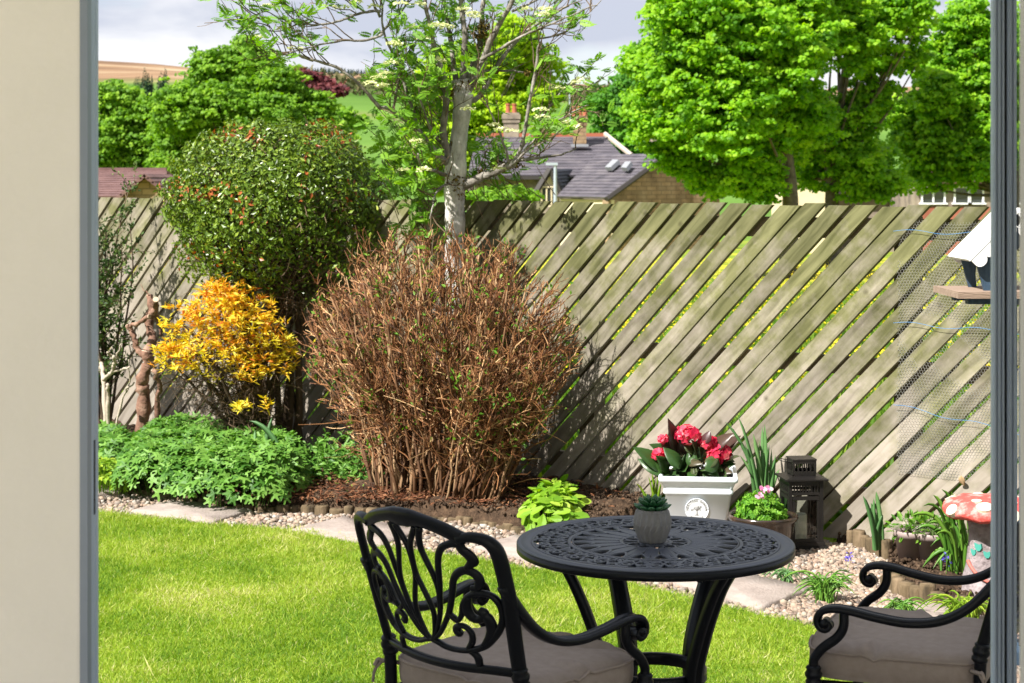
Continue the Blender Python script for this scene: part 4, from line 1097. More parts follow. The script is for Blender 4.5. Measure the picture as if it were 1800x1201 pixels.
p2, d2_, _ = offshoots(br, 5, .3, 1, .9); br2 = grow(p2, d2_, rng.uniform(.05, .16, len(p2)), 4, .3)
V3, F3, n3 = tubes(br2, np.linspace(.0028, .0013, 4)[None].repeat(len(p2), 0), 3, False)
a = Acc().add(V2, F2, np.repeat(rng.uniform(0, .8, len(p)), n2)).add(V3, F3, np.repeat(rng.uniform(.1, .9, len(p2)), n3))
tag(obj("branches", a, M_stem, t), None, None, kind="stuff")

# --- golden and orange shrub
gc = np.array([-1.68, 10.25, .88])
t = thing("golden_shrub", "golden yellow and orange leaved shrub on dark twiggy stems", "shrub", (-1.5, 10.3, .1))
lob = [((-1.86,10.22,.86),(.20,.2,.20)),((-1.66,10.2,1.0),(.23,.2,.19)),((-1.55,10.18,.90),(.24,.2,.22)),((-1.74,10.15,.74),(.27,.2,.16)),((-1.38,10.2,.78),(.13,.15,.13)),((-1.52,10.15,.66),(.15,.15,.09)),((-1.96,10.2,.72),(.13,.14,.10)),((-1.32,10.22,.70),(.09,.1,.1)),((-1.69,10.2,1.09),(.11,.1,.08)),((-1.545,10.1,.44),(.06,.06,.05)),((-1.40,10.1,.47),(.05,.05,.04))]
pos = []
for c, r in lob:
    n_ = int(9000 * r[0] * (r[2] + .05) * 2.6); d = rdir(n_, .35)
    pos.append(np.array(c) + d * np.array(r) * rng.uniform(.45, 1.03, (n_, 1)))
pos = np.concatenate(pos)
cid = rng.choice(len(pos), len(pos) // 9, replace=False)           # leaves sit in small whorls
tip = pos[cid]; tid = np.repeat(np.arange(len(tip)), 6); N = len(tid)
tv_ = np.clip(rng.normal(.56, .25, len(tip)) - .55 * (tip[:, 2] - .85), 0, 1)
pp = tip[tid] + rng.normal(0, .007, (N, 3)); dd = nv(rdir(N) * [1, 1, .5] + [0, 0, .35])
V, F, vv = leaves(pp, dd, rdir(N, 1.6), rng.uniform(.030, .058, N), *SLIM, np.clip(tv_[tid] + rng.normal(0, .12, N), 0, 1), wid=np.full(N, 1.35))
obj("foliage", mesh_np("foliage", V, F, False, vv), M_golden, t)
N = 16; b0 = np.array([-1.48, 10.32, .08]) + rng.normal(0, .03, (N, 3)) * [1.6, 1, 0]
tgt = np.array([np.array(c) + rng.normal(0, .05, 3) for c, r in [lob[i_ % 8] for i_ in range(N)]])
tt = np.linspace(0, 1, 8)[None, :, None]; mid = b0 * .5 + tgt * .5; mid[:, 2] += .02; mid[:, :2] = b0[:, :2] * .7 + tgt[:, :2] * .3
st = (1 - tt) ** 2 * b0[:, None] + 2 * tt * (1 - tt) * mid[:, None] + tt ** 2 * tgt[:, None]; st[:, 1:-1] += rng.normal(0, .012, (N, 6, 3))
V1, F1, n1 = tubes(st, np.linspace(.017, .006, 8)[None] * rng.uniform(.5, 1.2, (N, 1)), 6)
a = Acc().add(V1, F1, np.repeat(rng.uniform(0, .25, N), n1)); obj("stems", a, M_stem, t, True)
p, d, _ = offshoots(st, 26, .25, 1, 1.2, -.05); br = grow(p, d, rng.uniform(.10, .30, len(p)), 5, .3)
V2, F2, n2 = tubes(br, np.linspace(.0034, .0014, 5)[None].repeat(len(p), 0), 3, False)
p2, d2_, _ = offshoots(br, 3, .3, 1, 1.0); br2 = grow(p2, d2_, rng.uniform(.05, .14, len(p2)), 3, .3)
V3, F3, n3 = tubes(br2, np.linspace(.002, .001, 3)[None].repeat(len(p2), 0), 3, False)
tag(obj("twigs", Acc().add(V2, F2, np.repeat(rng.uniform(0, .5, len(p)), n2)).add(V3, F3, np.repeat(rng.uniform(0, .6, len(p2)), n3)), M_stem, t), None, None, kind="stuff")

# --- pruned stump with stubby limbs, and the pale dead stems beside it
M_stub = noise_mat("pruned_bark", [(.08,.042,.028),(.20,.11,.075),(.33,.21,.15)], 14, 6, .9, .5, 40)
M_paledead = noise_mat("bleached_dead_wood", [(.30,.25,.19),(.45,.39,.31)], 12, 5, .9, .3, 40)
M_cutwood = flat_mat("cut_wood", (.55, .42, .30), .9)
def limbset(tname, label, cat, Y, lines, mat_, cuts=None):
    b_ = P(*lines[0][0][0], Y); t = thing(tname, label, cat, (b_[0], b_[1], .1))
    for pts_, r0, r1 in lines:
        q = np.array([P(px, py, Y + dy) for (px, py), dy in zip(pts_, np.linspace(0, rng.normal(0, .12), len(pts_)))])
        if pts_[0][1] > 690: q[0, 2] = min(q[0, 2], .06)
        c = cr(q, 5); c[1:-1] += rng.normal(0, .004, (len(c) - 2, 3))
        rad = np.linspace(r0, r1, len(c)) * (1 + .18 * np.sin(np.arange(len(c)) * 1.9))
        Vv, Ff, _ = tubes(c, rad, 8); lm = obj("limb", Acc().add(Vv, Ff), mat_, t, True)
        if cuts and r1 > .012:
            dv = nv(c[-1] - c[-2]); Vv, Ff, _ = tubes([c[-1], c[-1] + dv * .004], [r1 * .98, r1 * .9], 8); obj("cut_end", Acc().add(Vv, Ff), M_cutwood, lm)
    return t
limbset("pruned_stump", "pruned shrub stump with thick reddish stubby limbs left of the golden shrub", "stump", 10.95,
        [([(244,740),(252,700),(249,672),(262,640),(258,618)], .042, .034), ([(280,738),(276,705),(283,682),(268,650)], .018, .014), ([(258,622),(268,596),(262,574),(267,548),(263,520)], .030, .022),
         ([(258,632),(240,612),(236,592),(224,573)], .019, .016), ([(225,573),(243,569),(262,557)], .012, .015), ([(264,555),(272,545),(274,527)], .022, .02), ([(272,548),(280,570),(284,590)], .016, .012), ([(262,520),(254,512),(248,500)], .005, .002)], M_stub, True)
limbset("dead_shrub", "pale bleached dead stems forking close to the left door frame", "shrub", 10.75,
        [([(186,738),(184,690),(180,650),(178,640)], .016, .012), ([(182,668),(196,655),(202,640),(200,626)], .012, .010), ([(201,630),(194,624),(188,620)], .010, .008), ([(201,630),(208,620),(213,605)], .009, .004), ([(183,665),(205,652),(228,645)], .009, .006), ([(192,735),(190,700),(188,675)], .013, .010), ([(196,728),(215,700),(236,672)], .008, .005), ([(222,690),(227,660),(226,632)], .005, .003)], M_paledead)
# --- dark climber on the far left of the fence
t = thing("climbing_shrub", "dark leafy climber growing up the fence by the left door frame", "shrub", (-2.62, 11.35, .1))
N = 14; b0 = np.array([-2.66, 11.28, .08]) + rng.normal(0, .05, (N, 3)) * [1.6, .6, 0]
st = grow(b0, rdir(N) * .12 + [0, 0, 1], rng.uniform(1.1, 1.72, N), 12, .10, .1)
V1, F1, n1 = tubes(st, np.linspace(.012, .003, 12)[None].repeat(N, 0), 5)
obj("stems", Acc().add(V1, F1, np.repeat(rng.uniform(.0, .5, N), n1)), M_stem, t, True)
p, d, _ = offshoots(st, 22, .2, 1, 1.0, .1); br = grow(p, d, rng.uniform(.08, .24, len(p)), 5, .3)
V2, F2, n2 = tubes(br, np.linspace(.003, .001, 5)[None].repeat(len(p), 0), 3, False)
tag(obj("twigs", Acc().add(V2, F2, np.repeat(rng.uniform(0, .6, len(p)), n2)), M_stem, t), None, None, kind="stuff")
p, d, _ = offshoots(br, 16, .1, 1, 1.0); N = len(p)
V, F, vv = leaves(p + rng.normal(0, .012, (N, 3)), d, rdir(N, .8), rng.uniform(.018, .042, N), *LEAF4)
tag(obj("foliage", mesh_np("foliage", V, F, False, vv), M_ivy, t), None, None)

# --- hardy geranium mounds
PALM = [(0, 0, .01)]
for k_ in range(5):
    a_ = math.radians(-120 + 60 * k_)
    for (da, r_) in ((-.30, .50), (-.14, .9), (.0, .72 if False else .98), (.14, .88), (.30, .50)):
        PALM.append((math.cos(a_ + da) * r_, math.sin(a_ + da) * r_, -.12 * r_ * r_))
PALM = (PALM, [(0, k_, k_ + 1) for k_ in range(1, 25)])
def mound(tname, label, cat, polypx, z0, hgt, nleaf, size, mat_, tmpl, group=None, stemmat=None):
    poly = np.array([G(px, py, z0)[:2] for px, py in polypx]); c = poly.mean(0)
    t = thing(tname, label, cat, (c[0], c[1], z0), group)
    x = rng.uniform(poly[:, 0].min(), poly[:, 0].max(), nleaf * 4); y = rng.uniform(poly[:, 1].min(), poly[:, 1].max(), nleaf * 4)
    ok = inside(poly, x, y); x, y = x[ok][:nleaf], y[ok][:nleaf]; n_ = len(x)
    # distance to the outline -> rounded shoulder
    dmin = np.full(n_, 9.)
    for k_ in range(len(poly)):
        a_, b_ = poly[k_], poly[(k_ + 1) % len(poly)]; ab = b_ - a_
        tq = np.clip(((x - a_[0]) * ab[0] + (y - a_[1]) * ab[1]) / (ab @ ab), 0, 1)
        dmin = np.minimum(dmin, np.hypot(x - a_[0] - tq * ab[0], y - a_[1] - tq * ab[1]))
    sh = np.clip(dmin / (hgt * .75), 0, 1); prof = np.sqrt(1 - (1 - sh) ** 2)
    z = z0 + hgt * prof * (.86 + .28 * (vnoise(x, y, 6, 8) - .5) + .12 * rng.random(n_)) * np.where(rng.random(n_) < .3, rng.uniform(.3, 1, n_), 1) + .015
    out = np.stack([x - c[0], y - c[1], np.zeros(n_)], 1); out = nv(out) * (1 - prof)[:, None]
    nn = nv(out * 1.2 + rng.normal(0, .33, (n_, 3)) + [0, -.15, .9])
    V, F, vv = leaves(np.stack([x, y, z], 1), np.cross(nn, rng.normal(size=(n_, 3))), nn, size * rng.uniform(.6, 1.2, n_), *tmpl)
    tag(obj("foliage", mesh_np("foliage", V, F, False, vv), mat_, t), None, None)
    ks = rng.choice(n_, min(n_, 420), replace=False)
    b0 = np.stack([x[ks] * .9 + c[0] * .1, y[ks] * .9 + c[1] * .1, np.full(len(ks), z0 - .01)], 1); e0_ = np.stack([x[ks], y[ks], z[ks]], 1)
    tt = np.linspace(0, 1, 4)[None, :, None]; sp = b0[:, None] * (1 - tt) + e0_[:, None] * tt
    Vv, Ff, nq = tubes(sp, np.full((len(ks), 4), .0016), 3, False)
    tag(obj("stems", Acc().add(Vv, Ff, np.repeat(rng.random(len(ks)) * .5, nq)), stemmat or mat_, t), None, None, kind="stuff")
    return t
mound("geranium", "large spreading mound of bright green lobed leaves behind the log edging", "plant", [(196,868),(260,876),(340,890),(420,896),(500,893),(545,870),(548,840),(500,815),(420,806),(340,803),(270,806),(215,822)], .05, .245, 3700, .043, M_geranium, PALM)
mound("geranium", "smaller blue green mound of lobed leaves behind, by the left door frame", "plant", [(120,838),(190,842),(240,832),(250,812),(215,796),(120,792)], .07, .19, 800, .044, M_geranium, PALM)
M_lime = var_mat("lime_green_leaf", [(.12,.24,.015),(.22,.36,.02),(.36,.46,.04)], .5, .35, .3)
mound("lady_mantle", "yellow green low plant at the left end of the log edging", "plant", [(110,862),(175,866),(226,868),(236,850),(200,838),(120,842)], .04, .13, 420, .045, M_lime, LEAF6)
mound("primrose_plant", "bright lime green leafy clump growing from bare soil behind the table", "plant", [(925,931),(960,938),(1005,935),(1022,915),(1000,900),(950,898),(925,912)], .045, .15, 330, .085, var_mat("primrose_leaf", [(.10,.24,.012),(.20,.36,.022),(.32,.46,.05)], .5, .35, .3), ([(0,0,0),(.25,.13,.05),(.6,.26,.03),(.88,.18,-.04),(1,0,-.08),(.88,-.18,-.04),(.6,-.26,.03),(.25,-.13,.05),(.6,0,-.03)], [(0,8,1),(1,8,2),(2,8,3),(3,8,4),(4,8,5),(5,8,6),(6,8,7),(7,8,0)]))
# weeds at the back of the bed
N = 1500
x = rng.normal(-.98, .16, N); y = 9.95 - FK * (x + .98) * .6 + rng.normal(0, .12, N); ok = inside(bed_poly, x, y); x, y = x[ok], y[ok]; N = len(x)
nn = nv(rng.normal(0, .5, (N, 3)) + [0, -.3, .9])
V, F, vv = leaves(np.stack([x, y, bed_z(x, y) + rng.uniform(.01, .24, N) * rng.random(N)], 1), np.cross(nn, rng.normal(size=(N, 3))), nn, rng.uniform(.02, .055, N), *LEAF6)
tag(obj("weeds", mesh_np("weeds", V, F, False, vv), M_geranium), "low green weeds between the golden shrub and the brown shrub", "weeds", kind="stuff")
N = 1100
x = rng.uniform(-2.3, 1.0, N); y = rng.uniform(8.4, 11.2, N); cl_ = vnoise(x, y, 5, 12); ok = inside(bed_poly, x, y) & (cl_ > .55); x, y = x[ok], y[ok]; N = len(x)
nn = nv(rng.normal(0, .4, (N, 3)) + [0, -.2, .9])
V, F, vv = leaves(np.stack([x, y, bed_z(x, y) + rng.uniform(.012, .05, N)], 1), np.cross(nn, rng.normal(size=(N, 3))), nn, rng.uniform(.012, .03, N), *LEAF6)
tag(obj("seedlings", mesh_np("seedlings", V, F, False, vv), M_green), "tiny weed seedlings dotted over the soil", "weeds", kind="stuff")

# --- blades: irises, day lily, grass tufts; every large blade is a part
M_iris = var_mat("iris_blade", [(.06,.15,.045),(.11,.25,.08),(.18,.33,.11)], .45, .3, .35)
M_lily = var_mat("day_lily_blade", [(.06,.17,.02),(.11,.26,.03),(.20,.37,.05)], .42, .3, .4)
def blade_mesh(base, tip, bow, w, twist=0, n=9, fold=.25):
    base, tip = np.asarray(base, float), np.asarray(tip, float); L = np.linalg.norm(tip - base)
    tq = np.linspace(0, 1, n); mid = (base + tip) / 2 + np.asarray(bow, float)
    c = (1 - tq)[:, None] ** 2 * base + 2 * (tq * (1 - tq))[:, None] * mid + tq[:, None] ** 2 * tip
    T = nv(np.gradient(c, axis=0)); az = rng.uniform(-.6, .6) + twist
    side = nv(np.cross(T, np.array([math.sin(az), -math.cos(az), .12]))); up = np.cross(side, T)
    ww = w * np.where(tq < .25, .7 + 1.2 * tq, np.sqrt(np.clip(1 - ((tq - .25) / .75) ** 2.2, 0, 1)))[:, None] + .0004
    th = .0012
    v = np.concatenate([c - side * ww + up * fold * ww, c - up * th, c + side * ww + up * fold * ww, c + up * (th)])
    i_ = np.arange(n - 1); f = []
    for a_, b_ in ((0, 1), (1, 2), (2, 3), (3, 0)): f.append(np.stack([a_ * n + i_, b_ * n + i_, b_ * n + i_ + 1, a_ * n + i_ + 1], 1))
    return mesh_np("blade", v, np.concatenate(f), True, np.full(4 * n, rng.uniform(.1, .95)))
def blades(tname, label, cat, base, tips, w, mat_, group=None, bow=.05, spread=.03, part="blade", fold=.3):
    t = thing(tname, label, cat, base, group); base = np.asarray(base, float)
    for tp in tips:
        tp = np.asarray(tp, float); b_ = base + np.r_[rng.normal(0, spread, 2), 0]
        dirn = tp - b_; bw = np.array([-dirn[0] * .18, -dirn[1] * .18, bow + np.hypot(dirn[0], dirn[1]) * .55])
        obj(part, blade_mesh(b_, tp, bw, w * rng.uniform(.75, 1.2), fold=fold), mat_, t)
    return t
Yi = 8.52
blades("iris_plant", "tall sword leaved iris between the white planter and the lantern", "plant", P(1345, 900, Yi) * [1, 1, 0] + [0, 0, .0],
       [P(px, py, Yi + rng.normal(0, .04)) for px, py in ((1275,742),(1297,731),(1340,750),(1344,746),(1324,763),(1310,782),(1352,782),(1356,790),(1363,800),(1335,775),(1370,825),(1300,800))], .0135, M_iris, "irises", .03, .025)
blades("iris_plant", "stiff blue green iris blades against the fence right of the lantern", "plant", P(1538, 968, 8.12) * [1, 1, 0] + [0, 0, .05],
       [P(px, py, 8.12) for px, py in ((1517,872),(1540,864),(1536,876),(1552,905),(1525,890),(1531,884))], .012, M_iris, "irises", .01, .02)
blades("iris_plant", "small sword leaves rising from the geranium in front of the golden shrub", "plant", P(462, 800, 9.85) * [1, 1, 0] + [0, 0, .08],
       [P(px, py, 9.85) for px, py in ((438,740),(478,734),(448,756),(470,752))], .016, M_iris, "irises", .01, .05)
blades("grass_clump", "upright yellow green strappy leaves left of the white planter", "plant", P(1148, 905, 8.75) * [1, 1, 0] + [0, 0, .03],
       [P(px, py, 8.72) for px, py in ((1118,850),(1128,858),(1140,838),(1146,832),(1152,842),(1158,836),(1134,866),(1162,850))], .007, M_lime, None, .03, .02)
bl = P(1684, 1000, 7.68) * [1, 1, 0] + [0, 0, .05]
tips = [P(px, py, 7.68 + rng.normal(0, .09)) for px, py in ((1630,985),(1622,890),(1640,870),(1655,860),(1668,880),(1690,870),(1700,900),(1612,930),(1640,1000),(1660,1004),(1705,960),(1715,990),(1600,908),(1650,905),(1675,915),(1632,920),(1620,1000),(1700,930),(1645,940),(1660,960),(1690,950),(1655,885),(1680,895),(1660,920),(1640,890),(1648,975),(1690,985),(1668,930),(1644,905),(1652,925),(1636,960),(1672,865),(1686,910),(1700,880),(1712,940),(1660,985),(1676,975),(1650,1000),(1700,1000),(1640,935),(1682,880),(1694,965),(1670,990))]
blades("day_lily", "arching bright green day lily clump in front of the toadstool", "plant", bl, tips, .009, M_lily, None, .08, .035)
def tuft(label, px, py, n_, wpx, hpx, mat_, z=0.0):
    b_ = G(px, py, z); sc = b_[1] / FPX
    tips_ = [b_ + np.array([rng.normal(0, wpx * sc), rng.normal(0, wpx * sc * .8), rng.uniform(.25, 1) * hpx * sc]) for _ in range(n_)]
    return blades("grass_tuft", label, "plant", b_, tips_, .0034, mat_, "grassy tufts in the gravel", .04, .02)
tuft("bushiest green grassy tuft in the gravel beside the nearest big slab", 1452, 1062, 120, 28, 50, M_lily)
tuft("low grassy tuft between the chair arms below the pale logs", 1588, 1090, 60, 22, 28, M_lily)
tuft("yellowish grassy tuft behind the far chair beside the frame", 1695, 1102, 110, 30, 50, M_lime)
tuft("thin greyish sprigs of grass at the table edge of the gravel", 1378, 1028, 22, 22, 20, M_iris)
M_blue = var_mat("bluebell_petal", [(.08,.06,.42),(.16,.12,.6)], .5, .3, .3)
for px, py, z, lb in ((1490, 1008, 0, "tiny blue violet flower standing alone on the gravel"), (1663, 1012, .05, "tiny blue violet flower below the day lily"), (1716, 1006, .05, "tiny blue violet flower at the foot of the toadstool")):
    b_ = G(px, py, z); t = thing("bluebell", lb, "flower", b_, "tiny bluebells")
    Vv, Ff, _ = tubes([b_, b_ + [.003, 0, .05], b_ + [.001, 0, .085]], [.0014, .0012, .001], 4); obj("stalk", Acc().add(Vv, Ff, .4), M_lily, t)
    n_ = 22; V, F, vv = leaves(b_ + [0, 0, .075] + rng.normal(0, .008, (n_, 3)) * [1, 1, 1.5], rdir(n_, -.3), rdir(n_), .016, *LEAF4); obj("flower_head", mesh_np("flower_head", V, F, False, vv), M_blue, t)

# ================================================================== ROWAN TREE
RY = 9.72
t = thing("rowan_tree", "rowan with pale trunk and creamy flower clusters rising above the brown shrub", "tree", P(800, 880, RY) * [1, 1, 0] + [0, 0, .08])
def pl(pts, dys=None):
    n_ = len(pts); dys = dys if dys is not None else [0] * n_
    return np.array([P(px, py, RY + dy) for (px, py), dy in zip(pts, dys)])
def rad_px(r): return np.array(r) * RY / FPX
trunk = pl([(798,880),(800,600),(799,470),(800,400),(799,345),(801,300),(806,250),(811,205),(813,170),(810,140)]); trunk[0, 2] = .04
Vv, Ff, _ = tubes(cr(trunk, 5), np.interp(np.linspace(0, 9, 46), np.arange(10), rad_px([22,19,17.5,17,18,19,15,15,18,16])) * (1 + .05 * np.sin(np.arange(46) * 1.3)), 14)
obj("trunk", Acc().add(Vv, Ff), M_rowanbark, t, True)
limbs = [  # px polyline, start/end radius px, depth end
 ([(803,335),(835,318),(868,305),(903,288)], 11, 8, -.1), ([(903,288),(915,262),(928,205),(945,110),(950,75)], 5, 2.5, -.25), ([(898,285),(945,277),(985,272),(1012,262)], 4, 1.2, -.1),
 ([(905,280),(940,225),(975,175),(1010,140)], 3.4, 1.2, .2), ([(895,288),(880,240),(862,200),(850,175)], 3, 1, -.3), ([(905,285),(960,230),(1000,205),(1035,185)], 3, 1, -.2), ([(900,290),(930,262),(965,245),(990,225)], 3, 1, -.3),
 ([(808,165),(800,130),(795,80),(786,20),(780,-60)], 8, 3, .2), ([(812,160),(818,110),(822,60),(815,0),(822,-80)], 9, 4, -.1), ([(815,160),(830,115),(845,70),(848,20),(858,-60)], 10, 4, .15),
 ([(818,165),(845,120),(862,75),(895,20),(930,-40)], 10, 4, -.2), ([(816,180),(843,168),(868,130),(900,85),(935,50),(1000,10)], 7, 2.5, .1), ([(845,105),(880,90),(925,65),(975,45),(1050,10)], 4, 1.3, -.2),
 ([(830,128),(870,125),(905,128),(925,130)], 3.4, 1.6, .1), ([(800,300),(785,262),(780,215),(781,160),(770,110)], 9, 6, -.15), ([(781,165),(774,110),(760,60),(748,0),(740,-60)], 6, 3, -.2),
 ([(790,290),(765,270),(730,225),(690,195),(668,190)], 8, 4, -.3), ([(668,190),(640,160),(600,125),(550,108),(495,98),(470,105)], 4.5, 1.5, -.5), ([(690,196),(700,150),(705,100),(712,70)], 3, 1.2, -.3),
 ([(735,230),(720,180),(700,120),(672,60),(668,0)], 4.5, 2, -.2), ([(672,60),(640,70),(600,70),(545,82),(505,92)], 3.2, 1.1, -.5), ([(669,20),(640,20),(600,38),(555,45),(515,38),(500,42)], 3.4, 1, -.4),
 ([(668,30),(655,0),(640,-40)], 3, 1.5, -.3), ([(668,60),(690,40),(715,10),(730,-30)], 3, 1.5, -.1), ([(778,255),(760,230),(745,190),(740,150)], 3.5, 1.5, -.4), ([(790,310),(770,300),(745,290),(735,270)], 4, 2, -.4),
 ([(797,320),(778,330),(765,350),(755,385)], 3, 1, -.4), ([(500,40),(470,20),(440,25)], 1.5, .8, -.5), ([(550,108),(520,95),(480,60),(455,30)], 1.6, .8, -.5), ([(505,92),(480,90),(450,80),(430,72)], 1.4, .7, -.5),
 ([(930,70),(980,60),(1020,35),(1060,-5)], 2.2, .9, .2), ([(900,20),(950,-5),(1010,-40)], 3, 1.2, .2), ([(505,10),(480,-20),(470,-60)], 1.6, .8, -.5), ([(640,20),(610,0),(560,-30)], 2, 1, -.4)]
tw_src = []
for pts, r0, r1, dy in limbs:
    y0 = 0 if pts[0][0] > 770 and pts[0][0] < 830 else dy * .6
    q = cr(pl(pts, np.linspace(y0, dy, len(pts))), 6); n_ = len(q)
    q[1:-1] += np.cumsum(rng.normal(0, .0035, (n_ - 2, 3)), 0) * .6
    Vv, Ff, _ = tubes(q, np.linspace(*rad_px([r0 * .82, r1 * .8]), n_) * (1 + .08 * np.sin(np.arange(n_) * 2.1)), 8)
    obj("branch", Acc().add(Vv, Ff), M_rowanlimb, t, True)
    m_ = np.interp(np.linspace(0, n_ - 1, 8), np.arange(n_), q[:, 0]), np.interp(np.linspace(0, n_ - 1, 8), np.arange(n_), q[:, 1]), np.interp(np.linspace(0, n_ - 1, 8), np.arange(n_), q[:, 2])
    tw_src.append((np.stack(m_, 1), r0))
TW = []
for q, r0 in tw_src:
    ln = np.linalg.norm(np.diff(q, axis=0), axis=1).sum()
    p, d, _ = offshoots(q[None], max(4, int(ln * 15)), .12, 1, .8, .25)
    TW.append(grow(p, d, rng.uniform(.10, .34, len(p)), 6, .2, .10))
TW = np.concatenate(TW)
Vt, Ft, nt_ = tubes(TW, np.linspace(.0038, .0016, 6)[None].repeat(len(TW), 0), 4, False)
p, d, _ = offshoots(TW, 2, .3, 1, .7, .2); T2 = grow(p, d, rng.uniform(.06, .16, len(p)), 4, .2, .1)
Vu, Fu, nu = tubes(T2, np.linspace(.0022, .0012, 4)[None].repeat(len(T2), 0), 3, False)
tag(obj("twigs", Acc().add(Vt, Ft, np.repeat(rng.uniform(.2, .7, len(TW)), nt_)).add(Vu, Fu, np.repeat(rng.uniform(.2, .7, len(T2)), nu)), M_stem, t), None, None, kind="stuff")
# pinnate leaves in rosettes at the twig ends, thicker on the left as in the photograph
tips = np.concatenate([TW[:, -1], T2[:, -1], TW[:, 3]])
xr = 900 + tips[:, 0] / tips[:, 1] * FPX; yr = HZ + (CAMH - tips[:, 2]) / tips[:, 1] * FPX
prob = np.where((np.abs(xr - 806) < 30) & (yr > 120), .12, 1) * np.where(xr < 830, .78, np.where(xr > 1000, .45, .34)) * np.where((yr < 60) & (xr > 820), .75, 1) * np.where(xr < 600, .62, 1)
tips = tips[rng.random(len(tips)) < prob]
# epicormic sprays along the left side of the trunk
ex = np.array([P(min(rng.normal(712, 32), 768), rng.uniform(130, 345), RY + rng.uniform(-.05, .32)) for _ in range(105)])
ex2 = np.array([P(min(rng.normal(730, 16), 758), rng.uniform(330, 420), RY + rng.uniform(-.02, .2)) for _ in range(30)])
ex3 = np.array([P(rng.normal(865, 36), rng.uniform(240, 350), RY + rng.uniform(-.05, .2)) for _ in range(36)])
sh = np.concatenate([ex, ex2, ex3]); sb = sh + np.stack([rng.uniform(.02, .2, len(sh)), rng.uniform(0, .1, len(sh)), -rng.uniform(.05, .25, len(sh))], 1)
sp = np.stack([sb, (sb + sh) / 2 + rng.normal(0, .015, sh.shape), sh], 1)
Vv, Ff, nq = tubes(sp, np.tile([.003, .0025, .0015], (len(sh), 1)), 3, False)
tag(obj("water_shoots", Acc().add(Vv, Ff, np.repeat(rng.uniform(.2, .8, len(sh)), nq)), M_stem, t), None, None, kind="stuff")
tips = np.concatenate([tips, sh])
pin_v, pin_f = [], []
for k_ in range(6):
    xk = .22 + k_ * .13
    for sgn in (-1, 1):
        b_ = len(pin_v); l = .36 * (1 - abs(k_ - 2.2) * .09)
        dx, dy = math.cos(1.05), math.sin(1.05) * sgn
        px_, py_ = -dy, dx
        for (u_, w_) in ((0, 0), (.45, .26), (1, 0), (.45, -.26)):
            pin_v.append((xk + dx * l * u_ + px_ * l * w_, dy * l * u_ + py_ * l * w_, -.16 * (xk + dx * l * u_) ** 2 - .12 * abs(dy * l * u_)))
        pin_f += [(b_, b_ + 1, b_ + 2), (b_, b_ + 2, b_ + 3)]
b_ = len(pin_v); pin_v += [(.95, 0, -.15), (1.08, .07, -.19), (1.25, 0, -.25), (1.08, -.07, -.19)]; pin_f += [(b_, b_ + 1, b_ + 2), (b_, b_ + 2, b_ + 3)]
b_ = len(pin_v); pin_v += [(0, .006, 0), (0, -.006, 0), (1, 0, -.16)]; pin_f += [(b_, b_ + 1, b_ + 2)]
n_ = 4; tid = np.repeat(np.arange(len(tips)), n_); N = len(tid)
dd = nv(rdir(N) * [1, 1, .55] + [0, 0, .25]); nn = nv(rng.normal(0, .45, (N, 3)) + [-.25, -.5, .8])
V, F, vv = leaves(tips[tid] + rng.normal(0, .008, (N, 3)), dd, nn, rng.uniform(.045, .085, N), pin_v, pin_f, np.clip(rng.normal(.5, .2, N), 0, 1))
obj("crown", mesh_np("crown", V, F, False, vv), M_rowan, t)
# flower heads: flat-topped corymbs of tiny florets
fl_px = [(660,135),(650,145),(680,133),(672,145),(690,75),(700,80),(735,65),(760,40),(775,45),(790,50),(830,22),(840,28),(810,18),(725,50),(688,112),(735,250),(745,262),(742,300),(712,296),(865,225),(880,235),(955,200),(952,190),(905,230),(1000,215),(1012,222),(985,160),(1025,140),(930,20),(950,30),(440,50),(455,62),(500,52),(480,15),(520,85),(600,15),(630,5),(660,10),(705,10),(740,5),(478,95),(770,105),(668,150),(718,262),(820,190),(880,300),(735,320),(1020,145),(960,25)]
pos, nn, sz = [], [], []
for px, py in fl_px:
    c = P(px + rng.normal(0, 3), py + rng.normal(0, 3), RY - rng.uniform(.15, .5)); m_ = 42
    an = rng.uniform(0, 2 * PI, m_); r_ = .045 * np.sqrt(rng.random(m_))
    pos.append(c + np.stack([np.cos(an) * r_, np.sin(an) * r_, .012 * np.cos(r_ / .045 * 1.5) + rng.normal(0, .004, m_)], 1)); nn.append(nv(rng.normal(0, .4, (m_, 3)) + [0, 0, 1]))
pos, nn = np.concatenate(pos), np.concatenate(nn)
V, F, vv = leaves(pos, np.cross(nn, rng.normal(size=nn.shape)), nn, rng.uniform(.009, .016, len(pos)), [(-.5,-.5,0),(.5,-.5,0),(.5,.5,.0),(-.5,.5,0)], [(0,1,2),(0,2,3)])
tag(obj("blossom", mesh_np("blossom", V, F, False, vv), M_corymb, t), None, None)
# moss and old pruning knuckles in the forks
pos, rr = [], []
for px, py, r, m_ in ((803,320,24,260),(905,283,18,260),(880,292,14,140),(850,305,10,90),(812,150,18,220),(845,60,16,200),(850,45,12,120),(795,165,9,80),(868,128,8,50),(780,120,7,60),(795,255,7,50),(925,128,6,60),(806,340,18,160)):
    c = P(px, py, RY - .02); q = rdir(m_); pos.append(c + q * (r / FPX * RY) * rng.uniform(.5, 1, (m_, 1)) * [1, .9, .75])
pos = np.concatenate(pos); V, F, vv = leaves(pos, rdir(len(pos)), rdir(len(pos)), rng.uniform(.008, .026, len(pos)), *LEAF4)
tag(obj("moss", mesh_np("moss", V, F, False, vv), M_moss, t), None, None, kind="stuff")

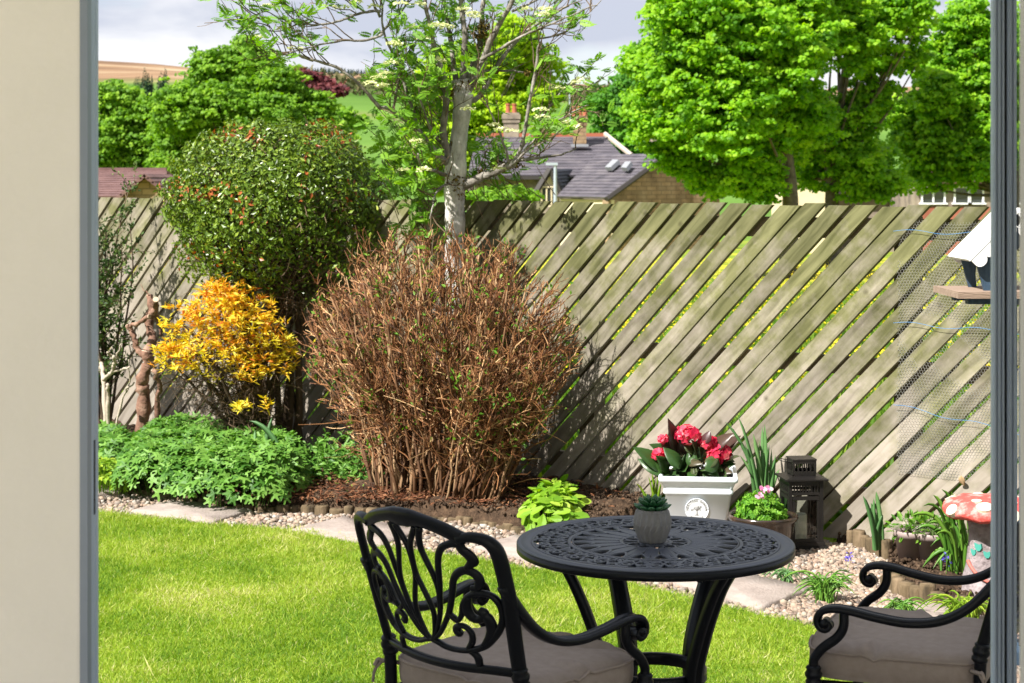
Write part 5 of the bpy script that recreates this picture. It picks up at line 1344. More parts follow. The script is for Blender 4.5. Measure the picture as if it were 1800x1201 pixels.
# ================================================================== POTS, LANTERN, ORNAMENTS
def lathe(prof, c, seg=32, sx=1.0, sy=1.0):
    p = np.asarray(prof, float); n_ = len(p); an = np.arange(seg) * 2 * PI / seg
    v = np.stack([np.outer(p[:, 0], np.cos(an)) * sx, np.outer(p[:, 0], np.sin(an)) * sy, np.repeat(p[:, 1][:, None], seg, 1)], -1).reshape(-1, 3) + np.asarray(c, float)
    i_ = np.arange(n_ - 1)[:, None] * seg; s_ = np.arange(seg)[None]; s2 = (s_ + 1) % seg
    f = np.stack([i_ + s_, i_ + s2, i_ + seg + s2, i_ + seg + s_], -1).reshape(-1, 4)
    return Acc().add(v, f)
def text_mesh(ch, size, depth):
    cu = bpy.data.curves.new("letter", 'FONT'); cu.body = ch; cu.size = size; cu.extrude = depth; cu.align_x = 'CENTER'; cu.resolution_u = 2
    o = bpy.data.objects.new("letter_tmp", cu); COL.objects.link(o); bpy.context.view_layer.update()
    me = bpy.data.meshes.new_from_object(o.evaluated_get(bpy.context.evaluated_depsgraph_get())); bpy.data.objects.remove(o); bpy.data.curves.remove(cu)
    return me

# --- white square planter
wp = np.array([.905, 8.58, 0.0]); wrot = -.10
t = thing("white_planter", "white glazed square planter with a round embossed emblem", "planter", wp)
M_glaze = noise_mat("white_glaze", [(.74,.79,.86),(.79,.84,.90)], 3, 4, .22, .0, spec=.6)
cs, sn = math.cos(wrot), math.sin(wrot); Rz = np.array([[cs, -sn, 0], [sn, cs, 0], [0, 0, 1]])
def sq(r, z, rd=.18, n_=5):
    out = []
    for cx, cy, a0 in ((1, 1, 0), (-1, 1, PI / 2), (-1, -1, PI), (1, -1, 1.5 * PI)):
        for a_ in np.linspace(a0, a0 + PI / 2, n_): out.append(((cx * (1 - rd) + math.cos(a_) * rd) * r, (cy * (1 - rd) + math.sin(a_) * rd) * r, z))
    return np.array(out)
levels = [(.118, 0), (.122, .006), (.1585, .248), (.1645, .252), (.168, .262), (.1645, .272), (.1625, .276), (.176, .306), (.187, .314), (.190, .325), (.188, .336), (.182, .340), (.171, .338), (.166, .330), (.160, .27), (.158, .262)]
vs = np.concatenate([sq(r, z, .10 if r < .17 else .08) for r, z in levels]) @ Rz.T + wp; m_ = 20
f = []
for l_ in range(len(levels) - 1):
    ii = np.arange(m_); jj = (ii + 1) % m_; f.append(np.stack([l_ * m_ + ii, l_ * m_ + jj, (l_ + 1) * m_ + jj, (l_ + 1) * m_ + ii], 1))
ac = Acc().add(vs, [np.concatenate(f), np.stack([np.arange(m_)[::-1]])])
me = ac.mesh("pot", True)
obj("pot", me, M_glaze, t)
obj("compost", Acc().prism([tuple(v[:2]) for v in (sq(.158, 0, .1) @ Rz.T + wp)], .262, .322), M_soil, t)
# emblem on the front face: disc, ring of letters, small tree
slope = math.atan2(.1585 - .122, .242)
fr_o = wp + Rz @ np.array([0.0, -.1475 - .0035, .178]); ax = Rz @ np.array([1.0, 0, 0]); az_ = Rz @ np.array([0, -math.sin(slope), math.cos(slope)]); an_ = np.cross(ax, az_)
fr_o = fr_o + ax * -.006
M_emb = flat_mat("emblem_white", (.70, .72, .74), .35); M_embtx = flat_mat("emblem_grey", (.16, .15, .14), .7)
a = Acc()
c_ = [(math.cos(q) * .0555, math.sin(q) * .0555) for q in np.linspace(0, 2 * PI, 41)[:-1]]
a.prism(c_, 0, .0030, (fr_o, ax, az_, an_))
em = obj("emblem", a, M_emb, t)
Vv, Ff, _ = tubes(np.array([fr_o + ax * math.cos(q) * .0550 + az_ * math.sin(q) * .0550 + an_ * .003 for q in np.linspace(0, 2 * PI, 49)]), np.full(49, .0022), 6)
obj("emblem_rim", Acc().add(Vv, Ff), M_glaze, em, True)
def letters(word, r, a0, a1, flip, size):
    for ch, q in zip(word, np.linspace(a0, a1, len(word))):
        if ch == ' ': continue
        lm = text_mesh(ch, size, .0004)
        rr_ = r if not flip else r
        pos_ = fr_o + ax * math.cos(q) * rr_ + az_ * math.sin(q) * rr_ + an_ * .0036
        up = (ax * math.cos(q) + az_ * math.sin(q)) * (-1 if flip else 1)
        rt = np.cross(up, an_)
        M4 = Matrix(((rt[0], up[0], an_[0], pos_[0]), (rt[1], up[1], an_[1], pos_[1]), (rt[2], up[2], an_[2], pos_[2]), (0, 0, 0, 1)))
        lm.transform(M4); obj("letter", lm, M_embtx, em)
letters("HERITAGE GARDEN", .0405, math.radians(178), math.radians(2), False, .0135)
letters("POTTERY", .0490, math.radians(233), math.radians(307), True, .0125)
tv_ = []
def stroke(pts, r_):
    q = cr(np.array([fr_o + ax * u_ + az_ * v_ + an_ * .0034 for u_, v_ in pts]), 4); tv_.append((q, np.linspace(r_, r_ * .6, len(q))))
stroke([(0, -.026), (.0005, -.015), (0, -.004)], .0022); stroke([(-.010, -.026), (0, -.025), (.010, -.026)], .001)
for q in np.linspace(.35, 2.8, 7): stroke([(0, -.005), (math.cos(q) * .010, math.sin(q) * .008), (math.cos(q) * .018, math.sin(q) * .016)], .0009)
a = Acc()
for q, r_ in tv_:
    Vv, Ff, _ = tubes(q, r_, 5); a.add(Vv, Ff)
for q in rng.uniform(-.1, PI + .1, 34):
    rr_ = rng.uniform(.012, .029); a.box(fr_o + ax * math.cos(q) * rr_ + az_ * (math.sin(q) * rr_ - .002) + an_ * .0034, (.0028, .0012, .002))
obj("emblem_tree", a, M_embtx, em)

# --- hydrangea in it
hb = wp + [0, 0, .318]
t = thing("hydrangea", "hydrangea with crimson pink flower heads and dark leaves in the white planter", "plant", hb)
M_hyd = var_mat("hydrangea_leaf", [(.018,.05,.014),(.04,.095,.02),(.075,.07,.035),(.07,.03,.03)], .35, .2, .5, noise=.2)
M_pink = var_mat("crimson_petal", [(.42,.012,.05),(.62,.025,.085),(.74,.07,.12),(.80,.22,.25)], .5, .3, .3)
M_hstem = flat_mat("green_plant_stem", (.08, .13, .03), .6)
def big_leaf(base, d, n_, L, w, name, mat_, par, curl=.25, seg=6, v=None, toothed=False):
    d = nv(np.asarray(d, float)); s_ = nv(np.cross(n_, d)); u_ = np.cross(d, s_); tq = np.linspace(0, 1, seg + 1)
    ww = w * np.sin(np.clip(tq, 0, 1) ** .75 * PI) ** .85
    c = np.asarray(base) + np.outer(tq * L, d) - np.outer(curl * L * tq ** 2, u_)
    th = u_ * .0009
    L_ = c - s_ * ww[:, None] + u_ * (.30 * ww)[:, None]; R_ = c + s_ * ww[:, None] + u_ * (.30 * ww)[:, None]
    V = np.concatenate([L_ + th, c + th, R_ + th, L_ - th, c - th, R_ - th]); m_ = seg + 1; i_ = np.arange(seg)
    f = [np.stack([a_ * m_ + i_, b_ * m_ + i_, b_ * m_ + i_ + 1, a_ * m_ + i_ + 1], 1) for a_, b_ in ((0, 1), (1, 2), (4, 3), (5, 4), (2, 5), (3, 0))]
    return obj(name, mesh_np(name, V, np.concatenate(f), True, np.full(6 * m_, rng.random() if v is None else v)), mat_, par)
HYY = 8.54
lv = [((1190,812),(1152,783),.085,.2),((1182,808),(1168,772),.07,.85),((1190,800),(1182,748),.075,.95),((1205,810),(1195,780),.06,.9),((1170,830),(1125,790),.09,.3),((1165,836),(1128,808),.08,.25),((1180,838),(1140,820),.08,.2),
      ((1250,795),(1282,764),.075,.9),((1262,800),(1292,770),.07,.9),((1240,780),(1246,760),.05,1),((1215,820),(1232,800),.07,.3),((1225,822),(1212,795),.075,.15),((1240,828),(1262,810),.07,.2),((1255,828),(1285,815),.065,.3),
      ((1200,830),(1205,805),.075,.1),((1210,832),(1188,822),.06,.25),((1232,830),(1250,822),.06,.2),((1175,828),(1160,806),.07,.35),((1195,825),(1172,790),.08,.2),((1220,815),(1240,785),.07,.35),((1268,822),(1290,798),.06,.5),((1216,800),(1206,775),.06,.5),((1186,836),(1166,836),.05,.3),((1246,832),(1268,832),.05,.2),((1228,808),(1222,778),.06,.6)]
for (b_, e_, L, v) in lv:
    B_, E_ = P(*b_, HYY + rng.normal(0, .05)), P(*e_, HYY - rng.uniform(0, .10)); d = E_ - B_
    big_leaf(B_, d, nv(np.array([rng.normal(0, .3), -.75, .65])), np.linalg.norm(d) * 1.15, L * .50, "leaf", M_hyd, t, .12, 6, v)
for k_ in range(64):
    q = rdir(1, .55)[0]; q[1] -= .25; q = nv(q); B_ = hb + np.r_[rng.normal(0, .05, 2), .02 + .05 * rng.random()]; E_ = hb + [0, 0, .045] + q * np.array([.165, .15, .13]) * rng.uniform(.75, 1.1)
    E_[2] = max(E_[2], hb[2] + .005) if k_ < 40 else hb[2] + rng.uniform(.0, .05); d = E_ - B_; n_ = nv(np.array([rng.normal(0, .35) - .2, -.6, .75]) + .3 * q)
    big_leaf(E_ - nv(d) * .06, d, n_, rng.uniform(.065, .095), rng.uniform(.022, .032), "leaf", M_hyd, t, .18, 6, np.clip(rng.normal(.35, .25), 0, 1))
for (px, py, r, m_) in ((1209, 764, .058, 74), (1264, 797, .052, 64), (1243, 778, .040, 38), (1158, 798, .034, 30), (1254, 808, .036, 30), (1166, 772, .022, 14)):
    c = P(px, py, HYY - .03); pos, nn = [], []
    q = rdir(m_, .4); q = nv(q + [0, -.4, 0]); fp = c + q * r * np.array([1.08, .8, .66]) * rng.uniform(.62, 1.2, (m_, 1))
    st_ = hb + np.r_[rng.normal(0, .04, 2), 0]
    Vv, Ff, _ = tubes(cr([st_, (st_ + c) / 2 + [0, 0, .02], c], 4), np.linspace(.004, .0025, 9), 6); obj("stem", Acc().add(Vv, Ff), M_hstem, t, True)
    pp, dd, n_, vv_ = [], [], [], []
    for k_ in range(m_):
        bx = nv(np.cross(q[k_], [.3, .2, .9])); by = np.cross(q[k_], bx); a0 = rng.uniform(0, 1.5); hue = np.clip(rng.normal(.45, .25), 0, 1)
        for j_ in range(4):
            a_ = a0 + j_ * PI / 2; pp.append(fp[k_]); dd.append(bx * math.cos(a_) + by * math.sin(a_) + q[k_] * .15); n_.append(q[k_]); vv_.append(np.clip(hue + rng.normal(0, .08), 0, 1))
    V, F, vv = leaves(np.array(pp), np.array(dd), np.array(n_), .020, [(0,0,0),(.5,.48,.06),(1,.2,0),(1,-.2,0),(.5,-.48,.06)], [(0,1,2),(0,2,3),(0,3,4)], np.array(vv_))
    obj("flower_head", mesh_np("flower_head", V, F, False, vv), M_pink, t)

# --- black glazed bowl with a pelargonium
bp = P(1341, 905, 8.22) * [1, 1, 0]
t = thing("black_bowl", "wide black brown glazed bowl planter in front of the lantern", "planter", bp)
M_bowl = noise_mat("dark_brown_glaze", [(.008,.006,.005),(.03,.018,.012),(.07,.035,.02)], 11, 7, .18, 0, spec=.7)
obj("bowl", lathe([(.0, .002), (.105, .0), (.115, .01), (.138, .10), (.150, .165), (.158, .172), (.164, .186), (.161, .196), (.150, .196), (.146, .185), (.138, .15)], bp, 40), M_bowl, t, True)
obj("compost", lathe([(.0, .150), (.07, .155), (.140, .148)], bp, 24), M_soil, t, True)
t = thing("pelargonium", "bright green bushy plant with small pink white flowers in the black bowl", "plant", bp + [0, 0, .15])
M_pel = var_mat("pelargonium_leaf", [(.06,.19,.015),(.12,.30,.02),(.22,.42,.05)], .5, .35, .3)
n_ = 900; q = rdir(n_, .5); q = q[q[:, 2] > -.1]; n_ = len(q)
pos = bp + [-.01, 0, .175] + q * np.array([.118, .11, .125]) * (rng.uniform(.6, 1.05, (n_, 1)))
nn = nv(q + rng.normal(0, .5, (n_, 3)))
FR = ([(0,0,0)] + [(math.cos(a_) * (1 if k_ % 2 else .72), math.sin(a_) * (1 if k_ % 2 else .72), .22 * (k_ % 2)) for k_, a_ in enumerate(np.linspace(-2.6, 2.6, 11))], [(0, k_, k_ + 1) for k_ in range(1, 11)])
V, F, vv = leaves(pos, np.cross(nn, rng.normal(size=nn.shape)), nn, rng.uniform(.010, .02, n_), *FR)
obj("foliage", mesh_np("foliage", V, F, False, vv), M_pel, t)
M_pelfl = var_mat("pink_white_petal", [(.72,.22,.45),(.80,.45,.62),(.85,.74,.80)], .5, .35, .3)
for px, py in ((1336, 873), (1340, 862), (1349, 861)):
    c = P(px, py, 8.17); b_ = bp + [rng.normal(0, .02), 0, .17]
    Vv, Ff, _ = tubes([b_, (b_ + c) / 2, c], [.002, .002, .0016], 5); fl = obj("flower", Acc().add(Vv, Ff), M_hstem, t, True)
    m_ = 9; q = nv(rng.normal(0, .6, (m_, 3)) + [0, -.8, .4]); V, F, vv = leaves(np.tile(c, (m_, 1)) + rng.normal(0, .003, (m_, 3)), q * [1, .4, 1], np.tile([0, -1.0, .3], (m_, 1)), .021, [(0,0,0),(.5,.4,.05),(1,.22,0),(1,-.22,0),(.5,-.4,.05)], [(0,1,2),(0,2,3),(0,3,4)]); obj("petals", mesh_np("petals", V, F, False, vv), M_pelfl, fl)

# --- lantern
lp = np.array([1.378, 8.40, .0]); lrot = .12
t = thing("lantern", "black metal candle lantern standing on the gravel against the fence", "lantern", lp)
M_lan = noise_mat("black_lantern_metal", [(.006,.0055,.005),(.013,.011,.010)], 12, 4, .42, .05, 80, .4)
cs, sn = math.cos(lrot), math.sin(lrot); LR = np.array([[cs, -sn, 0], [sn, cs, 0], [0, 0, 1]])
def lbox(a, c, d): 
    a.box(LR @ np.array(c, float) + lp, d, LR); return a
hw = .082
a = Acc(); lbox(a, (0, 0, .012), (.205, .205, .024)); lbox(a, (0, 0, .034), (.178, .178, .020)); obj("base", a, M_lan, t)
a = Acc()
for sx2 in (-1, 1):
    for sy2 in (-1, 1): lbox(a, (sx2 * (hw - .007), sy2 * (hw - .007), .190), (.016, .016, .292))
obj("posts", a, M_lan, t)
for nm, (nx, ny) in (("front", (0, -1)), ("back", (0, 1)), ("left", (-1, 0)), ("right", (1, 0))):
    a = Acc(); tx2, ty2 = (1, 0) if nx == 0 else (0, 1)
    def fb(du, dz, wu, wz, off=0):
        c = (nx * (hw - .004 + off) + tx2 * du, ny * (hw - .004 + off) + ty2 * du, dz); lbox(a, c, (wu if tx2 else .009, wu if ty2 else .009, wz))
    fb(0, .052, 2 * hw - .034, .016); fb(0, .252, 2 * hw - .034, .018); fb(0, .322, 2 * hw - .034, .022); fb(-.0595, .15, .012, .18, .001); fb(.0595, .15, .012, .18, .001); fb(0, .273, 2 * hw - .034, .012, .0015)
    for k_ in range(9): fb(-.056 + k_ * .014, .295, .0055, .032, -.001)
    fr = obj("side_frame", a, M_lan, t)
    a = Acc(); c = (nx * (hw - .006), ny * (hw - .006), .152); lbox(a, c, (.112 if tx2 else .002, .112 if ty2 else .002, .184))
    mg = bpy.data.materials.get("lantern_glass")
    if mg is None:
        mg, ntg, bg_ = base_mat("lantern_glass"); bg_.inputs['Base Color'].default_value = (.95, .97, .96, 1); bg_.inputs['Roughness'].default_value = .02; bg_.inputs['Transmission Weight'].default_value = 0; 
        tr = ntg.nodes.new("ShaderNodeBsdfTransparent"); tr.inputs['Color'].default_value = (.90, .93, .91, 1); mxg = ntg.nodes.new("ShaderNodeMixShader"); fg = ntg.nodes.new("ShaderNodeFresnel"); fg.inputs['IOR'].default_value = 1.5
        gl = ntg.nodes.new("ShaderNodeBsdfGlossy"); gl.inputs['Roughness'].default_value = .02
        ntg.links.new(fg.outputs[0], mxg.inputs['Fac']); ntg.links.new(tr.outputs[0], mxg.inputs[1]); ntg.links.new(gl.outputs[0], mxg.inputs[2]); ntg.links.new(mxg.outputs[0], ntg.nodes['Material Output'].inputs['Surface'])
    obj("pane", a, mg, fr)
a = Acc()
# sloping roof tray and small vented chimney
v = []
for r_, z_ in ((.103, .336), (.103, .343), (.060, .352), (.060, .346)):
    v += [LR @ np.array((sx2 * r_, sy2 * r_, z_)) + lp for sx2, sy2 in ((-1, -1), (1, -1), (1, 1), (-1, 1))]
f = [[l_ * 4 + i_, l_ * 4 + (i_ + 1) % 4, l_ * 4 + 4 + (i_ + 1) % 4, l_ * 4 + 4 + i_] for l_ in range(2) for i_ in range(4)] + [[3, 2, 1, 0], [8, 9, 10, 11]]
a.add(np.array(v), np.array(f)); obj("roof", a, M_lan, t)
a = Acc()
for sx2 in (-1, 1):
    for sy2 in (-1, 1): lbox(a, (sx2 * .052, sy2 * .052, .394), (.010, .010, .072))
for (nx, ny) in ((0, -1), (0, 1), (-1, 0), (1, 0)):
    for z_, hh in ((.362, .024), (.418, .014)): lbox(a, (nx * .053, ny * .053, z_), (.094 if nx == 0 else .0075, .094 if ny == 0 else .0075, hh))
    for k_ in range(4): lbox(a, (nx * .0525 + (-.03 + k_ * .02 if nx == 0 else 0), ny * .0525 + (-.03 + k_ * .02 if ny == 0 else 0), .3925), (.006, .006, .040))
lbox(a, (0, 0, .4285), (.118, .118, .007)); obj("vent", a, M_lan, t)
q = cr([LR @ np.array(v_) + lp for v_ in ((-.055, -.04, .415), (-.10, -.05, .424), (-.115, 0, .425), (-.10, .05, .424), (-.055, .04, .415))], 5)
Vv, Ff, _ = tubes(q, np.full(len(q), .0022), 6); obj("handle", Acc().add(Vv, Ff), M_lan, t, True)
t = obj("candle", lathe([(.0, .045), (.036, .045), (.0365, .05), (.036, .160), (.033, .166), (.024, .164), (.020, .158), (.0, .157)], lp + LR @ np.array([-.012, -.005, 0]), 24), noise_mat("white_wax", [(.78,.76,.70),(.82,.80,.75)], 6, 3, .5), smooth=True)
tag(t, "white pillar candle standing inside the black lantern", "candle")

# --- plastic pots by the fence with young plants
M_plpot = flat_mat("mauve_brown_plastic", (.30, .235, .22), .5)
for k_, (px, lb, pb) in enumerate(((1604, "mauve brown plastic pot, the fuller lit one left of the day lily", "sprawling young plant filling the left plastic pot"), (1640, "mauve brown plastic pot half hidden by the day lily leaves", "young plant in the plastic pot behind the day lily"))):
    c = P(px, 985, 7.96 - k_ * .05) * [1, 1, 0] + [0, 0, .045]
    t = thing("plastic_pot", lb, "pot", c, "plastic pots by the fence")
    obj("pot", lathe([(.0, 0), (.062, 0), (.078, .10), (.084, .10), (.087, .128), (.083, .131), (.079, .128), (.074, .10)], c, 28), M_plpot, t, True)
    obj("compost", lathe([(.0, .116), (.078, .113)], c, 20), M_soil, t)
    t = thing("young_plant", pb, "plant", c + [0, 0, .115], "young plants in plastic pots")
    n_ = 110; q = rdir(n_, .4); pos = c + [0, 0, .135] + q * np.array([.10, .08, .05]); nn = nv(rng.normal(0, .4, (n_, 3)) + [0, -.2, 1])
    V, F, vv = leaves(pos, nv(q + rng.normal(0, .3, (n_, 3))), nn, rng.uniform(.02, .045, n_), *LEAF6); obj("foliage", mesh_np("foliage", V, F, False, vv), M_green, t)
    b_ = np.tile(c + [0, 0, .11], (40, 1)); e_ = pos[:40]; Vv, Ff, nq = tubes(np.stack([b_, (b_ + e_) / 2 + [0, 0, .03], e_], 1), np.full((40, 3), .0015), 3, False); obj("stems", Acc().add(Vv, Ff), M_hstem, t)

# --- toadstool ornament
tp = np.array([1.993, 7.36, .03])
t = thing("toadstool_ornament", "painted stone toadstool with red white spotted cap beside the door frame", "ornament", tp)
def red_cap():
    return noise_mat("worn_red_paint", [(.64,.30,.27),(.55,.075,.062),(.62,.10,.085)], 16, 7, .6, .4, 50, .3, pos=[.38, .50, .7])
M_stonegrey = noise_mat("painted_grey_stone", [(.15,.12,.12),(.25,.21,.215),(.33,.28,.28)], 18, 7, .9, .6, 50, .2)
pr = [(.0, .312), (.10, .308), (.165, .322), (.186, .329), (.194, .343), (.186, .368), (.160, .386), (.10, .397), (.0, .400)]
ac = lathe(pr, tp, 40); V_ = ac.V[0]; V_[:, 2] += .006 * np.sin(np.arctan2(V_[:, 1] - tp[1], V_[:, 0] - tp[0]) * 7) * (np.hypot(V_[:, 0] - tp[0], V_[:, 1] - tp[1]) > .12)
cap = obj("cap", ac, red_cap(), t, True)
M_spot = flat_mat("cream_spot_paint", (.75, .66, .50), .7)
for an, el, r_ in ((-2.75, .35, .030), (-1.95, .62, .034), (-1.35, .30, .036), (-2.35, .93, .022), (-.6, .4, .032), (-1.0, .85, .026), (.4, .5, .03), (1.6, .5, .03), (2.6, .6, .03)):
    rr_ = np.interp(el, [0, .35, .6, .95], [.193, .188, .165, .10]); zz = np.interp(el, [0, .35, .6, .95], [.335, .360, .384, .397])
    n_ = nv(np.array([math.cos(an) * (1 - el), math.sin(an) * (1 - el), .15 + el])); c = tp + [math.cos(an) * rr_, math.sin(an) * rr_, zz]
    u_ = nv(np.cross(n_, [0, 0, 1.0])); v_ = np.cross(n_, u_)
    ri = [(math.cos(q), math.sin(q)) for q in np.linspace(0, 2 * PI, 15)[:-1]]
    a = Acc(); a.prism([(x_ * r_, y_ * r_ * .85) for x_, y_ in ri], -.02, .004, (c, u_, v_, n_)); obj("spot", a, M_spot, cap)
ac = lathe([(.0, -.03), (.125, -.03), (.122, .02), (.108, .06), (.095, .12), (.088, .20), (.086, .26), (.095, .305), (.05, .31)], tp, 36); V_ = ac.V[0]
an = np.arctan2(V_[:, 1] - tp[1], V_[:, 0] - tp[0]); rr_ = 1 + .03 * np.sin(an * 5 + V_[:, 2] * 9) + .02 * np.sin(an * 11 + V_[:, 2] * 31)
V_[:, :2] = tp[:2] + (V_[:, :2] - tp[:2]) * rr_[:, None]
stem = obj("stalk", ac, M_stonegrey, t, True)
M_teal = flat_mat("teal_paint", (.05, .30, .24), .7); M_coral = flat_mat("coral_paint", (.48, .13, .10), .7)
for an, z_, s_ in ((-2.35, .205, .017), (-1.95, .178, .015), (-1.55, .205, .018), (-1.2, .180, .016), (-2.6, .180, .014)):
    rr_ = .0925; n_ = np.array([math.cos(an), math.sin(an), .05]); u_ = nv(np.cross([0, 0, 1.0], n_)); c = tp + [math.cos(an) * rr_, math.sin(an) * rr_, z_]
    a = Acc(); a.prism([(-s_, s_ * .9), (-s_ * .8, -s_ * .2), (-s_ * .2, -s_), (s_ * .5, -s_ * .9), (s_, -.1 * s_), (s_ * .8, s_ * .9), (0, s_ * .55)], -.01, .003, (c, u_, np.array([0, 0, 1.0]), n_)); obj("painted_leaf", a, M_teal, stem)
q = np.array([tp + [math.cos(a_) * r_, math.sin(a_) * r_, z_] for a_, r_, z_ in zip(np.linspace(-2.9, -.2, 24), np.interp(np.linspace(0, 1, 24), [0, .5, 1], [.099, .113, .103]), np.interp(np.linspace(0, 1, 24), [0, .25, .5, .75, 1], [.14, .085, .055, .085, .14]))])
Vv, Ff, _ = tubes(q, np.full(24, .008), 6); obj("painted_band", Acc().add(Vv, Ff), M_coral, stem, True)

# --- chicken wire pinned to the fence, with blue twine
s0 = (P(1580, 0, 1)[0]); 
def fence_s_at(px):
    k_ = (px - 900) / FPX; Y = FB / (1 + FK * k_); return (k_ * Y) * FN
sA = fence_s_at(1580); sB = fence_s_at(1835); W_ = sB - sA
t = thing("wire_netting", "hexagonal chicken wire netting pinned over the slats by the bird table", "netting", fpos(sA, -.0, .3))
cw, chh = .0150, .0130
zs, ze = .38, 1.575
segs = []
nx_, nz_ = int(W_ / cw), int((ze - zs) / chh)
for j_ in range(nz_):
    z_ = zs + j_ * chh; off = (j_ % 2) * cw / 2
    for i_ in range(nx_):
        x_ = i_ * cw + off
        segs.append(((x_, z_), (x_ + cw / 2, z_ + chh * .38))); segs.append(((x_ + cw / 2, z_ + chh * .38), (x_ + cw, z_))); segs.append(((x_ + cw / 2, z_ + chh * .38), (x_ + cw / 2, z_ + chh)))
sg = np.array(segs)
wav = lambda s_, z_: .021 + .008 * np.sin(s_ * 7 + z_ * 3) + .006 * np.sin(z_ * 11 + s_ * 2)
sg[..., 0] += .004 * np.sin(sg[..., 1] * 23); sg[..., 1] += .005 * np.sin(sg[..., 0] * 17)
PT = np.array(o0)[None, None] + FE * (sA + sg[..., :1]) + FO * wav(sg[..., :1], sg[..., 1:]) + np.array([0, 0, 1.0]) * sg[..., 1:]
Vv, Ff, nq = tubes(PT, np.full(PT.shape[:2], .0008), 3, False)
M_wire = flat_mat("galvanised_wire", (.50, .50, .47), .45, .5, .3)
tag(obj("wire", Acc().add(Vv, Ff), M_wire, t), None, None, kind="stuff")
M_twine = flat_mat("blue_twine", (.06, .22, .46), .7)
for z_, sag in ((1.515, .004), (1.085, .008), (.70, .045)):
    ss = np.linspace(-.01, W_, 40); q = np.array([np.array(o0) + FE * (sA + s_) + FO * .036 + np.array([0, 0, z_ - sag * s_ / W_ * 2 + .008 * math.sin(s_ * 19)]) for s_ in ss])
    Vv, Ff, _ = tubes(q, np.full(40, .0011), 5); obj("twine", Acc().add(Vv, Ff), M_twine, t, True)
c = np.array(o0) + FE * (fence_s_at(1699)) + FO * .040 + np.array([0, 0, CAMH - (843 - HZ) / FPX * 8.08])
t = thing("dead_leaf", "single dry tan leaf caught in the wire above the toadstool", "leaf", c)
big_leaf(c + [-.008, 0, .025], [.25, .1, -1], FO, .055, .015, "leaf_blade", var_mat("dry_leaf", [(.42,.27,.14),(.52,.36,.2)], .8, .2, .1), t, .15)

# --- bird table
bt = np.array([1.830, 6.5, 0])
t = thing("bird_table", "blue bird table with white scalloped roof beside the door frame", "bird table", bt)
M_navy = noise_mat("navy_blue_paint", [(.022,.045,.075),(.04,.075,.12)], 14, 6, .55, .2, 60, .4, stretch=(4, 4, .6))
M_wpaint = flat_mat("white_gloss_paint", (.80, .80, .79), .4)
M_deck = noise_mat("tan_board", [(.20,.14,.10),(.34,.25,.19)], 9, 6, .85, .3, 50, stretch=(.5, 5, 5))
zt = 1.352
obj("post", Acc().box((bt[0], bt[1], .65), (.05, .05, 1.30)), M_navy, t)
obj("foot", Acc().box((bt[0], bt[1], .03), (.34, .05, .05)).box((bt[0], bt[1], .031), (.05, .34, .052)), M_navy, t)
obj("platform", Acc().box((bt[0], bt[1], zt - .012), (.464, .38, .024)), M_deck, t)
obj("bearer", Acc().box((bt[0], bt[1] - .10, zt - .0365), (.36, .045, .024)).box((bt[0], bt[1] + .10, zt - .0365), (.36, .045, .024)), M_navy, t)
hw_, ez_, az2 = .176, 1.463, 1.640
for yo in (-.105, .105):
    # arched front and back boards
    out = [(-.120, 0), (-.148, .105)] + [(-.148 + .0, .115), (0, .262), (.148, .115)] + [(.148, .105), (.120, 0), (.098, 0)] + [(.098 * math.cos(q) ** .8 if math.cos(q) > 0 else -.098 * (-math.cos(q)) ** .8, .075 + .10 * math.sin(q)) for q in np.linspace(.05, PI - .05, 13)] + [(-.098, 0)]
    n_ = len(out)
    # build as a strip between the outer outline and the arch
    oi_ = np.array([(-.120, 0), (-.134, .05), (-.148, .105), (-.120, .145), (-.075, .19), (-.03, .232), (0, .262), (.03, .232), (.075, .19), (.120, .145), (.148, .105), (.134, .05), (.120, 0)])
    ii_ = np.array([(-.092, 0), (-.096, .05), (-.09, .10), (-.075, .128), (-.055, .148), (-.028, .160), (0, .164), (.028, .160), (.055, .148), (.075, .128), (.09, .10), (.096, .05), (.092, 0)])
    V_ = []
    for arr, yy_ in ((oi_, -.0075), (ii_, -.0075), (ii_, .0075), (oi_, .0075)): V_.append(np.stack([bt[0] + arr[:, 0], np.full(13, bt[1] + yo + yy_), zt + arr[:, 1]], 1))
    i_ = np.arange(12); f = [np.stack([a_ * 13 + i_, b_ * 13 + i_, b_ * 13 + i_ + 1, a_ * 13 + i_ + 1], 1) for a_, b_ in ((0, 1), (1, 2), (2, 3), (3, 0))]
    f.append(np.array([[0, 39, 26, 13], [12, 25, 38, 51]])); obj("arch_panel", Acc().add(np.concatenate(V_), np.concatenate(f)), M_navy, t)
